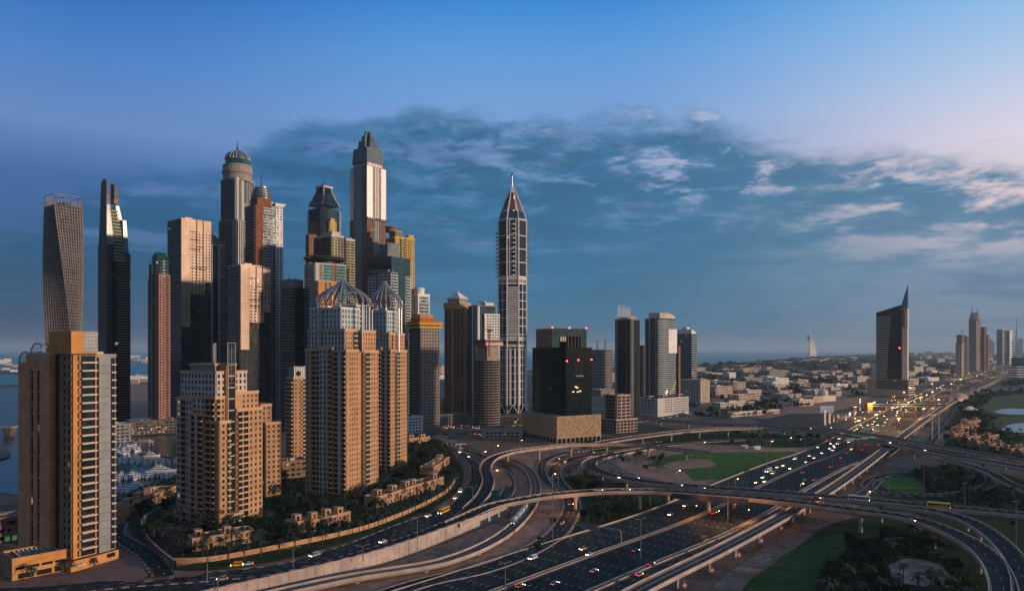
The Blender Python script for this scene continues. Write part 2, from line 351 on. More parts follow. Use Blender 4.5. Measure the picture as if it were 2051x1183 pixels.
# sand, lawns and gravel between the roads
sheet('sand_ground', [(560, 1200), (860, 1100), (1010, 1030), (1030, 960), (1000, 925), (880, 900), (860, 876), (960, 862), (1200, 880), (1290, 888), (1120, 915), (1130, 960), (1160, 1000), (1120, 1075), (960, 1140), (800, 1200)], 'sand')
sheet('sand_ground', [(880, 905), (900, 868), (1010, 850), (1060, 875), (1110, 893), (1000, 912), (930, 915)], 'sand_dark', smooth=False)
sheet('lawn', [(1150, 1060), (1190, 1010), (1300, 1000), (1380, 1005), (1300, 1035), (1200, 1070), (1120, 1100)], 'lawn_dark')
sheet('verge', [(1100, 960), (1180, 950), (1260, 972), (1400, 990), (1380, 1010), (1200, 1012), (1160, 1000)], 'lawn_dark')
sheet('lawn', [(1250, 900), (1360, 880), (1500, 880), (1600, 885), (1640, 890), (1480, 965), (1420, 975), (1320, 962), (1260, 945), (1230, 925)], 'sand')
sheet('lawn', [(1292, 932), (1350, 910), (1440, 906), (1560, 904), (1596, 906), (1530, 930), (1470, 962), (1440, 971), (1390, 962), (1368, 944), (1330, 938)], 'lawn')
sheet('sand_bunker', [(1325, 934), (1350, 924), (1400, 919), (1432, 926), (1425, 934), (1385, 938), (1350, 940)], 'sand')
sheet('sand_path', [(1360, 972), (1400, 962), (1450, 962), (1448, 972), (1400, 980)], 'sand')
sheet('verge', [(1150, 880), (1300, 872), (1500, 868), (1640, 880), (1600, 896), (1400, 890), (1250, 900), (1180, 905)], 'lawn_dark')
sheet('sand_ground', [(1380, 1240), (1500, 1120), (1600, 1040), (1700, 960), (1760, 930), (1800, 940), (1740, 985), (1700, 1040), (1640, 1060), (1560, 1130), (1500, 1183), (1460, 1240)], 'sand_dark')
sheet('gravel_patch', [(1420, 1183), (1460, 1145), (1510, 1115), (1560, 1105), (1530, 1130), (1490, 1150), (1460, 1183)], 'gravel')
sheet('lawn', [(1440, 1260), (1500, 1165), (1560, 1125), (1620, 1080), (1700, 1040), (1900, 1030), (2200, 1060), (2300, 1260)], 'lawn_dark')
sheet('lawn', [(1490, 1183), (1540, 1135), (1600, 1095), (1690, 1068), (1700, 1100), (1640, 1140), (1620, 1200)], 'lawn_mid')
sheet('gravel_patch', [(1770, 1135), (1820, 1118), (1880, 1130), (1900, 1160), (1850, 1175), (1790, 1160)], 'gravel')
sheet('lawn', [(1740, 968), (1800, 950), (1900, 930), (2000, 945), (2100, 985), (2100, 1020), (1900, 1010), (1780, 995)], 'lawn_dark')
sheet('lawn', [(1756, 968), (1790, 954), (1830, 958), (1850, 975), (1840, 988), (1790, 984)], 'lawn')
sheet('golf_course', [(1850, 905), (1905, 840), (1950, 790), (2300, 775), (2500, 900), (2100, 920)], 'lawn_dark')
sheet('golf_green', [(1960, 815), (1995, 790), (2051, 785), (2150, 790), (2150, 815), (2051, 822), (1990, 828)], 'golf_grass')
sheet('golf_green', [(1965, 850), (2000, 835), (2060, 833), (2150, 840), (2150, 850), (2010, 856), (1985, 858)], 'golf_grass')
sheet('golf_green', [(2000, 878), (2040, 868), (2150, 868), (2150, 890), (2050, 890)], 'golf_grass')
sheet('pond', [(1990, 824), (2015, 818), (2060, 820), (2120, 826), (2060, 830), (2010, 829)], 'pond_water'); sheet('pond', [(2004, 860), (2020, 851), (2060, 846), (2150, 846), (2150, 864), (2060, 866), (2020, 866)], 'pond_water')
sheet('sand_ground', [(1835, 890), (1880, 868), (1930, 850), (1900, 880), (1880, 900), (1850, 905)], 'sand'); sheet('car_park', [(1330, 800), (1420, 790), (1740, 775), (1740, 800), (1640, 830), (1500, 835)], 'sand')
sheet('car_park', [(1515, 842), (1585, 828), (1660, 828), (1650, 856), (1560, 852)], 'asphalt_pale', smooth=False)
# raised ground of the residential quarter, held by a concrete wall along the boulevard
P = 6.0
wall_px = [(380, 1190), (418, 1181), (560, 1150), (712, 1114), (810, 1085), (900, 1053), (960, 1032), (1015, 1012)]
wall_w = catmull([Vector((-170, 240, 7)), Vector((-140, 285, 7))]+[gp(a, b, 7) for a, b in wall_px], 4)
edge = [(p.x, p.y) for p in wall_w]
rim = [gp(a, b, P) for a, b in [(1022, 985), (1026, 962), (1010, 940), (960, 912), (900, 890), (850, 890), (800, 905), (700, 930), (560, 945), (440, 960), (352, 985), (300, 1000), (240, 1010), (160, 1020), (30, 1020), (-200, 1040)]]
poly = edge+[(p.x, p.y) for p in rim]+[(-420, 330), (-330, 240)]
mb = MB(); n = len(poly); mb.ngon_sheet(poly, P-.12, 'sand_dark')
for i in range(len(edge)-1, n): 
    a, b = poly[i], poly[(i+1) % n]; mb.face([(*b, -.5), (*a, -.5), (*a, P-.12), (*b, P-.12)], 'concrete')
structure(mb, 'raised_ground')
t = thing('retaining_wall', 'long pale panelled concrete retaining wall below the curving boulevard', 'wall', (0, 0, 0))
mb, cp, jt = MB(), MB(), MB()
for i in range(len(wall_w)-1):
    a, b = wall_w[i], wall_w[i+1]; s0, s1 = side(wall_w, i)*.5, side(wall_w, i+1)*.5
    q = [(a+s0, b+s1), (b+s1, b), (b, a), (a, a+s0)]
    for u, v in ((a+s0, b+s1), (b, a)): mb.face([(u.x, u.y, -.5), (v.x, v.y, -.5), (v.x, v.y, 7.2), (u.x, u.y, 7.2)], 'concrete_pale')
    o0, o1 = s0*2.0, s1*2.0
    u0, v0, u1, v1 = a-s0*.5, b-s1*.5, a+o0, b+o1; st = 'kerb_pink' if i % 2 else 'concrete_pale'; zz = 7.2+.25*((i % 2))
    cp.face([(u1.x, u1.y, 7.0), (v1.x, v1.y, 7.0), (v1.x, v1.y, zz+.3), (u1.x, u1.y, zz+.3)], st); cp.face([(u1.x, u1.y, zz+.3), (v1.x, v1.y, zz+.3), (v0.x, v0.y, zz+.3), (u0.x, u0.y, zz+.3)], st); cp.face([(v0.x, v0.y, 6), (u0.x, u0.y, 6), (u0.x, u0.y, zz+.3), (v0.x, v0.y, zz+.3)], st); cp.face([(u0.x, u0.y, 7.0), (v0.x, v0.y, 7.0), (v1.x, v1.y, 7.0), (u1.x, u1.y, 7.0)], st)
    c = a+s0*1.04; d = (b-a).normalized()*.07; jt.face([(c.x-d.x, c.y-d.y, -.3), (c.x+d.x, c.y+d.y, -.3), (c.x+d.x, c.y+d.y, 6.98), (c.x-d.x, c.y-d.y, 6.98)], 'kerb_dark')
mb.build('wall_face', t); cp.build('coping', t); jt.build('panel_joint', t)

def strip(mb, path, a, b, dz, m, i0=0, i1=None, skip=None):
    """a band of the swept path between offsets a and b"""
    i1 = len(path)-1 if i1 is None else i1
    for i in range(i0, i1):
        if skip and skip(i): continue
        s0, s1 = side(path, i), side(path, i+1); p, q = path[i], path[i+1]
        mb.face([tuple(p+s0*a+Vector((0, 0, dz))), tuple(p+s0*b+Vector((0, 0, dz))), tuple(q+s1*b+Vector((0, 0, dz))), tuple(q+s1*a+Vector((0, 0, dz)))], m)
def rail(mb, path, a, b, z0, z1, m, m2=None, per=1, i0=0, i1=None):
    """a solid kerb, parapet or barrier swept along the path"""
    i1 = len(path)-1 if i1 is None else i1
    for i in range(i0, i1):
        s0, s1 = side(path, i), side(path, i+1); p, q = path[i], path[i+1]; k = m if not m2 or (i//per) % 2 == 0 else m2
        V = lambda c, s, o, z: (c.x+s.x*o, c.y+s.y*o, c.z+z)
        mb.face([V(p, s0, a, z1), V(p, s0, b, z1), V(q, s1, b, z1), V(q, s1, a, z1)], k)
        mb.face([V(p, s0, a, z0), V(p, s0, a, z1), V(q, s1, a, z1), V(q, s1, a, z0)], k)
        mb.face([V(p, s0, b, z0), V(q, s1, b, z0), V(q, s1, b, z1), V(p, s0, b, z1)], k)
def dashes(mb, path, off, dz, m='road_white', on=3.0, gap=9.0, w=.2, far=1300):
    acc = 0.0
    for i in range(len(path)-1):
        L = (path[i+1]-path[i]).length
        if (acc % (on+gap)) < on and path[i].y < far: strip(mb, path, off-w/2, off+w/2, dz, m, i, i+1)
        acc += L
PATHS = {}
def flat_road(name, pts, w, lanes=2, step=3.0, kerb=True, z=None, m='asphalt', yellow=True, curb2='kerb_dark', far=1300):
    path = catmull(pts, step); PATHS[name] = path
    mb = MB(); LAYER[0] += .012; l = LAYER[0]
    strip(mb, path, -w/2, w/2, l, m)
    strip(mb, path, -w/2+.5, -w/2+.7, l+.03, 'road_yellow' if yellow else 'road_white'); strip(mb, path, w/2-.7, w/2-.5, l+.03, 'road_white')
    for k in range(1, lanes): dashes(mb, path, -w/2+.6+(w-1.2)*k/lanes, l+.03, far=far)
    if kerb:
        rail(mb, path, -w/2-.6, -w/2, 0, .16+l, 'concrete_pale', curb2, 1); rail(mb, path, w/2, w/2+.6, 0, .16+l, 'concrete_pale', curb2, 1)
    structure(mb, 'road'); return path
def flyover(label, key, pts, w, lanes=2, step=3.0, pier=34, name='flyover', cat='flyover', pier_from=3.0, med=False, base=0.0, wallz=True):
    path = catmull(pts, step); PATHS[key] = path
    t = thing(name, label, cat, (path[0].x, path[0].y, base)); org = Vector((path[0].x, path[0].y, base)); lp = [p-org for p in path]
    d = MB(); n = len(lp)
    prof = [(-w/2, 0), (-w/2, -.9), (-w*.32, -1.9), (w*.32, -1.9), (w/2, -.9), (w/2, 0)]
    for i in range(n-1):
        s0, s1 = side(lp, i), side(lp, i+1)
        for (a, za), (b, zb) in zip(prof, prof[1:]+prof[:1]):
            p, q = lp[i], lp[i+1]
            d.face([(p.x+s0.x*a, p.y+s0.y*a, p.z+za), (q.x+s1.x*a, q.y+s1.y*a, q.z+za), (q.x+s1.x*b, q.y+s1.y*b, q.z+zb), (p.x+s0.x*b, p.y+s0.y*b, p.z+zb)], 'concrete_pale')
    d.build('deck', t)
    r = MB(); strip(r, lp, -w/2+.5, w/2-.5, .03, 'asphalt'); strip(r, lp, -w/2+1.0, -w/2+1.2, .06, 'road_yellow'); strip(r, lp, w/2-1.2, w/2-1.0, .06, 'road_white')
    for k in range(1, lanes): dashes(r, lp, -w/2+1+(w-2)*k/lanes, .06, far=1e9)
    r.build('carriageway', t)
    for sg in (-1, 1):
        q = MB(); a, b = sorted((sg*w/2, sg*(w/2-.45))); rail(q, lp, a, b, -.3, 1.05, 'concrete_pale')
        c, e = sorted((sg*(w/2-.46), sg*(w/2-.75))); rail(q, lp, c, e, 0, .55, 'kerb_pink', 'kerb_dark', 1); q.build('parapet', t)
    if med:
        q = MB(); rail(q, lp, -.4, .4, 0, .9, 'concrete_pale', 'kerb_dark', 1); q.build('median_barrier', t)
    acc = pier*.5
    for i in range(n-1):
        acc += (lp[i+1]-lp[i]).length
        z = lp[i].z
        if acc > pier and z+base > pier_from+2:
            acc = 0; q = MB(); s0 = side(lp, i); hd = -1.85
            xs = (0,) if w < 16 else (-w*.22, w*.22)
            for o in xs:
                c = s0*o; cc = lp[i]+c
                q.lathe([(1.15, -base), (1.15, z-4.2), (1.3, z-3.6), (2.6, z+hd-.05)], 'concrete_pale', 12, cc.x, cc.y)
            q.build('pier', t)
    return t
px = lambda L: [gp(a, b, z) for a, b, z in L]
# the motorway
M = [(-250, 20), (-150, 150), (-68, 250), (-7, 318), (42, 374), (96, 434), (140, 490), (192, 563), (265, 660), (346, 761), (525, 1025), (871, 1537), (1334, 2196), (2232, 3416), (4165, 6149)]
HW = catmull([Vector((x, y, 0)) for x, y in M], 3.0)
PATHS['hw'] = HW
far_i = next(i for i, p in enumerate(HW) if p.y > 1500)
def motorway(name, a, b, lanes, m='asphalt'):
    mb = MB(); LAYER[0] += .012; l = LAYER[0]
    hw = HW[:far_i]+HW[far_i::6]
    strip(mb, hw, a, b, l, m); strip(mb, HW, a+.7, a+.95, l+.03, 'road_yellow', 0, far_i); strip(mb, HW, b-.95, b-.7, l+.03, 'road_yellow' if b < 0 else 'road_white', 0, far_i)
    for k in range(1, lanes): dashes(mb, HW[:far_i], a+1.5+(b-a-3)*k/lanes, l+.03)
    structure(mb, name)
motorway('road', -30, -1.6, 7); motorway('road', 1.6, 30, 7); motorway('road', 33.5, 44.5, 3)
def barrier(label, cuts, name='median_barrier'):
    t = thing(name, label, 'barrier', (0, 0, 0)); 
    for nm, a, b, z0, z1, m, m2 in cuts:
        mb = MB(); rail(mb, HW[:far_i+200], a, b, z0, z1, m, m2, 1); mb.build(nm, t)
barrier('sand-coloured central barrier dividing the two main motorway carriageways', [('kerb', -1.6, 1.6, 0, .25, 'sand_dark', None), ('wall', -1.3, -.95, .25, .95, 'concrete_pale', None), ('wall', .95, 1.3, .25, .95, 'concrete_pale', None)])
barrier('wide sand-coloured barrier between the motorway and its narrow service road', [('kerb', 30.0, 33.5, 0, .25, 'sand', None), ('wall', 30.3, 30.65, .25, 1.0, 'concrete_pale', None), ('wall', 32.8, 33.15, .25, 1.0, 'concrete_pale', None)])
barrier('low kerbed barrier along the outer left edge of the motorway', [('kerb', -32.6, -30, 0, .2, 'sand', None), ('wall', -32.3, -31.95, .2, .95, 'concrete_pale', None)])
barrier('low barrier between the service road and the railway viaduct', [('kerb', 44.5, 46, 0, .22, 'sand_dark', None), ('wall', 45.2, 45.5, .22, 1.0, 'concrete', None)], 'road_barrier')
# slip lanes that widen the motorway beyond the far flyover
mb = MB(); LAYER[0] += .01; i0 = next(i for i, p in enumerate(HW) if p.y > 800); strip(mb, HW[:far_i+400:2], -62, -33, LAYER[0], 'asphalt_pale', i0//2)
strip(mb, HW[:far_i+400:2], -46, -45.4, LAYER[0]+.02, 'sand', i0//2); structure(mb, 'road')
mb = MB(); LAYER[0] += .01; strip(mb, HW[:far_i+700:2], 62, 72, LAYER[0], 'asphalt', i0//2); strip(mb, HW[:far_i+700:2], 66.9, 67.1, LAYER[0]+.03, 'road_white', i0//2); structure(mb, 'road')
# boulevard above the wall
bl = [(-260, 1215), (0, 1172), (130, 1160), (289, 1164), (398, 1148), (558, 1130), (685, 1093), (788, 1053), (860, 1028), (902, 1011), (930, 983), (944, 955), (938, 925), (912, 900), (885, 886)]
med = [(-260, 1290), (0, 1215), (210, 1180), (400, 1165), (541, 1150), (678, 1116), (800, 1078), (900, 1038), (946, 1000), (966, 965), (962, 935), (938, 912), (905, 893)]
L_ = catmull([gp(a, b, P) for a, b in bl], 3); Md = catmull([gp(a, b, P) for a, b in med], 3)
PATHS['bl_med'] = Md; PATHS['bl_left'] = L_
def blend(A, B, f, n=240):
    out = []
    for i in range(n+1):
        t = i/n; a = A[min(len(A)-1, int(t*(len(A)-1)))]; b = B[min(len(B)-1, int(t*(len(B)-1)))]; out.append(a*(1-f)+b*f)
    return out
mb = MB(); LAYER[0] += .01; l = .05; A, B = blend(L_, Md, 0), blend(L_, Md, 1)
for i in range(len(A)-1): mb.face([(A[i].x, A[i].y, P+l), (B[i].x, B[i].y, P+l), (B[i+1].x, B[i+1].y, P+l), (A[i+1].x, A[i+1].y, P+l)], 'asphalt')
for f in (.33, .64): dashes(mb, blend(L_, Md, f, 500), 0, l+.04, on=2.5, gap=6)
rail(mb, A, -.5, 0, -.1, .2, 'concrete_pale', 'kerb_dark', 1); structure(mb, 'road'); PATHS['bl'] = blend(L_, Md, .5)
mb = MB(); C = [p-side(wall_w, i)*1.0 for i, p in enumerate(wall_w)]
Bm = [p for p in Md if p.x < -20 or True][:]; C2 = blend(Md[:int(len(Md)*.74)], C[6:], 1); B2 = blend(Md[:int(len(Md)*.74)], C[6:], 0)
for i in range(len(B2)-1): mb.face([(B2[i].x, B2[i].y, P+.03), (C2[i].x, C2[i].y, P+.03), (C2[i+1].x, C2[i+1].y, P+.03), (B2[i+1].x, B2[i+1].y, P+.03)], 'asphalt')
mid = [a*.55+b*.45 for a, b in zip(B2, C2)]; dashes(mb, [Vector((p.x, p.y, P)) for p in mid], 0, .08); structure(mb, 'road'); PATHS['bl_right'] = [Vector((p.x, p.y, P)) for p in mid]
mb = MB(); rail(mb, Md[:int(len(Md)*.93)], -.7, .7, 0, .28, 'kerb_pink', 'kerb_dark', 1); o = mb.build('median_kerb'); tag(o, 'striped pink median kerb along the middle of the boulevard', 'kerb')
# side street and forecourt at the left tower
s = flat_road('side', px([(330, 1152, P+.05), (312, 1128, P), (288, 1106, P), (255, 1086, P), (232, 1070, P), (238, 1050, P)]), 9, 2)
def psheet(name, pts, m, dz=0.03, smooth=True):
    sheet(name, pts, m, P+dz-.1, smooth=smooth)
psheet('pavement', [(-60, 1180), (60, 1162), (150, 1150), (230, 1118), (262, 1112), (298, 1130), (305, 1150), (280, 1163), (200, 1166), (60, 1178)], 'paving_pink'); psheet('pavement', [(330, 1158), (355, 1148), (420, 1146), (390, 1156)], 'paving_pink')
psheet('verge', [(350, 1140), (430, 1120), (560, 1098), (680, 1068), (790, 1030), (850, 1000), (900, 965), (915, 940), (905, 915), (925, 935), (925, 968), (890, 1005), (800, 1046), (690, 1086), (560, 1122), (420, 1142)], 'lawn_dark')
psheet('garden_ground', [(240, 1000), (400, 940), (600, 925), (800, 890), (880, 885), (915, 925), (905, 965), (850, 1000), (700, 1060), (560, 1095), (430, 1118), (330, 1130), (270, 1085)], 'lawn_dark')
# ramps and flyovers
ramp = flyover('near flyover branch rising off the walled boulevard and curving away at lower right', 'B', px([(905, 1049, 6.2), (985, 1014, 7.4), (1050, 1000, 9), (1110, 991, 10.5), (1200, 984, 12), (1300, 983, 12), (1400, 989, 12), (1512, 998, 12), (1620, 1010, 12), (1700, 1021, 12), (1797, 1033, 12), (1862, 1050, 12), (1927, 1078, 11.5), (1975, 1111, 11), (2001, 1150, 10), (2011, 1186, 9), (2012, 1230, 8)]), 10.5, 2, pier=42)
flyover('near flyover carriageway running from the left ground loop to the right edge', 'A', px([(1330, 893, 0.6), (1280, 901, 1), (1225, 911, 2), (1188, 922, 3.5), (1180, 934, 5), (1206, 947, 7), (1250, 958, 9.5), (1300, 966, 11.5), (1400, 976, 12.3), (1500, 983, 12.3), (1600, 991, 12.3), (1750, 1004, 12.3), (1859, 1014, 12.3), (1950, 1022, 12.3), (2051, 1031, 12), (2200, 1045, 12)]), 13, 3, pier=42)
flyover('outer curved flyover branch at lower right, splitting off beside the yellow bus', 'C', px([(1770, 1012, 12.25), (1830, 1018, 12.2), (1894, 1029, 12), (1946, 1047, 11.5), (1991, 1076, 11), (2026, 1112, 10.5), (2048, 1155, 10), (2055, 1200, 9)]), 9.5, 2, pier=40)
flyover('far wide flyover crossing the motorway towards the right edge', 'FO', px([(1200, 887, 4), (1256, 878, 6), (1332, 868, 9), (1408, 861, 10), (1480, 858, 10), (1553, 858, 10), (1640, 865, 10), (1700, 874, 10), (1800, 891, 10), (1900, 911, 10), (2051, 937, 10), (2250, 975, 10)]), 15, 4, pier=40)
flyover('second deck of the far flyover, on its far side', 'FO2', px([(1250, 835, 8), (1357, 843, 8), (1450, 849, 9), (1553, 852, 10.2), (1640, 857, 10.2), (1700, 864, 10.2), (1800, 880, 10.2), (1900, 898, 10.2), (2051, 923, 10.2), (2250, 955, 10.2)]), 13, 3, pier=40)
flyover('ramp dropping off the far flyover to the right edge', 'D', px([(1880, 918, 9.9), (1940, 932, 9.5), (1985, 948, 8.5), (2010, 963, 7), (2051, 981, 5), (2150, 1020, 3)]), 9, 2, pier=30)
flyover('S-shaped flyover ramp climbing off the boulevard and bending right above the tram line', 'S', px([(940, 1020, 6.2), (968, 990, 6.8), (978, 962, 8), (972, 938, 9.2), (985, 919, 10.2), (1020, 906, 11), (1075, 898, 11.5), (1160, 890, 11.5), (1272, 891, 10.5), (1365, 900, 9.5), (1420, 906, 8.5)]), 9.5, 2, pier=38, base=0)
flat_road('low', px([(1000, 1004, 6.1), (1016, 988, 6), (1021, 968, 5), (1012, 948, 3.5), (985, 930, 2)]), 8, 2)
flat_road('slip', px([(700, 1215, 0), (850, 1167, 0), (963, 1142, 0), (1047, 1111, 0), (1109, 1075, 0), (1133, 1047, 0), (1146, 1020, 0), (1143, 999, 0), (1132, 983, 0), (1115, 963, 0), (1110, 945, 0), (1121, 931, 0), (1154, 917, 0), (1202, 909, 0), (1290, 897, 0), (1400, 886, 0), (1520, 880, 0), (1610, 882, 0)]), 11, 3, curb2='kerb_pink')
flat_road('slip_left', px([(1136, 993, 0), (1100, 968, 0), (1084, 945, 0), (1090, 924, 0), (1118, 911, 0), (1160, 903, 0), (1230, 893, 0), (1320, 884, 0)]), 7.5, 2)
flat_road('loop', px([(1815, 947, 0), (1766, 954, 0), (1738, 967, 0), (1745, 981, 0), (1783, 990, 0), (1846, 993, 0), (1910, 990, 0), (1962, 980, .6), (1985, 967, 1.5), (1982, 952, 3.5), (1962, 938, 6), (1925, 926, 8.8)]), 8, 2)
flat_road('town', px([(1270, 845, 0), (1420, 822, 0), (1560, 800, 0), (1740, 790, 0)]), 12, 2, step=12, far=0); flat_road('side_right', px([(1700, 1000, 0), (1735, 985, 0), (1760, 960, 0)]), 7, 2)
flat_road('lot_road', px([(850, 868, 0), (930, 868, 0), (1050, 850, 0), (1200, 862, 0), (1260, 850, 0)]), 9, 2, step=8, far=0)
# light-rail line on its low viaduct and the metro viaduct
def railway(label, key, pts, w, pier, name, z_from=2.0):
    path = catmull(pts, 3.0); PATHS[key] = path; org = Vector((path[0].x, path[0].y, 0)); lp = [p-org for p in path]
    t = thing(name, label, 'viaduct', org); d = MB()
    prof = [(-w/2, .0), (-w/2, -.6), (-w*.24, -1.9), (w*.24, -1.9), (w/2, -.6), (w/2, .0)]
    for i in range(len(lp)-1):
        s0, s1 = side(lp, i), side(lp, i+1); p, q = lp[i], lp[i+1]
        for (a, za), (b, zb) in zip(prof, prof[1:]+prof[:1]): d.face([(p.x+s0.x*a, p.y+s0.y*a, p.z+za), (q.x+s1.x*a, q.y+s1.y*a, q.z+za), (q.x+s1.x*b, q.y+s1.y*b, q.z+zb), (p.x+s0.x*b, p.y+s0.y*b, p.z+zb)], 'concrete_pale')
    d.build('deck', t)
    b = MB(); strip(b, lp, -w/2+.5, w/2-.5, .03, 'sand_dark'); b.build('track_bed', t)
    for sg in (-1, 1):
        q = MB(); a, c = sorted((sg*w/2, sg*(w/2-.4))); rail(q, lp, a, c, -.2, 1.2, 'concrete_pale'); q.build('parapet', t)
        q = MB()
        for o in (-.72, .72): rail(q, lp, sg*w*.22+o-.12, sg*w*.22+o+.12, .03, .3, 'concrete_dark')
        rail(q, lp, sg*w*.22-1.6, sg*w*.22-1.4, .03, .5, 'concrete'); q.build('track', t)
    q = MB(); rail(q, lp, -.35, .35, .03, .6, 'concrete'); q.build('walkway', t)
    acc = pier*.6; k = 0
    for i in range(len(lp)-1):
        acc += (lp[i+1]-lp[i]).length
        if acc > pier and lp[i].z > z_from and path[i].y < 2600:
            acc = 0; c = lp[i]; z = c.z; q = MB(); q.lathe([(1.0, 0), (1.0, z-3.6), (2.2, z-1.85)], 'concrete_pale', 12, c.x, c.y); q.build('pier', t)
    return t
railway('low viaduct of the light-rail line, curving past the retaining wall', 'tram', px([(300, 1235, 2.6), (480, 1205, 2.6), (600, 1178, 2.6), (712, 1155, 2.6), (850, 1133, 2.6), (906, 1119, 2.6), (963, 1097, 2.6), (1013, 1068, 2.6), (1047, 1036, 2.6), (1067, 1005, 2.6), (1073, 977, 2.6), (1067, 954, 2.6), (1053, 937, 2.6), (1030, 925, 2.6), (1000, 916, 2.6), (960, 905, 2.6), (925, 893, 2.6), (895, 882, 2.6)]), 7.6, 34, 'tram_viaduct', 1.5)
metro = railway('long straight metro viaduct beside the motorway, running to the far station', 'metro', px([(1180, 1240, 7), (1300, 1172, 7), (1450, 1098, 7), (1587, 1024, 7), (1672, 974, 7), (1750, 918, 7), (1800, 879, 7), (1845, 846, 7), (1890, 815, 7), (1920, 798, 7), (1952, 783, 7), (1997, 761, 7), (2017, 745, 7), (2045, 729, 7)]), 9.0, 30, 'metro_viaduct')
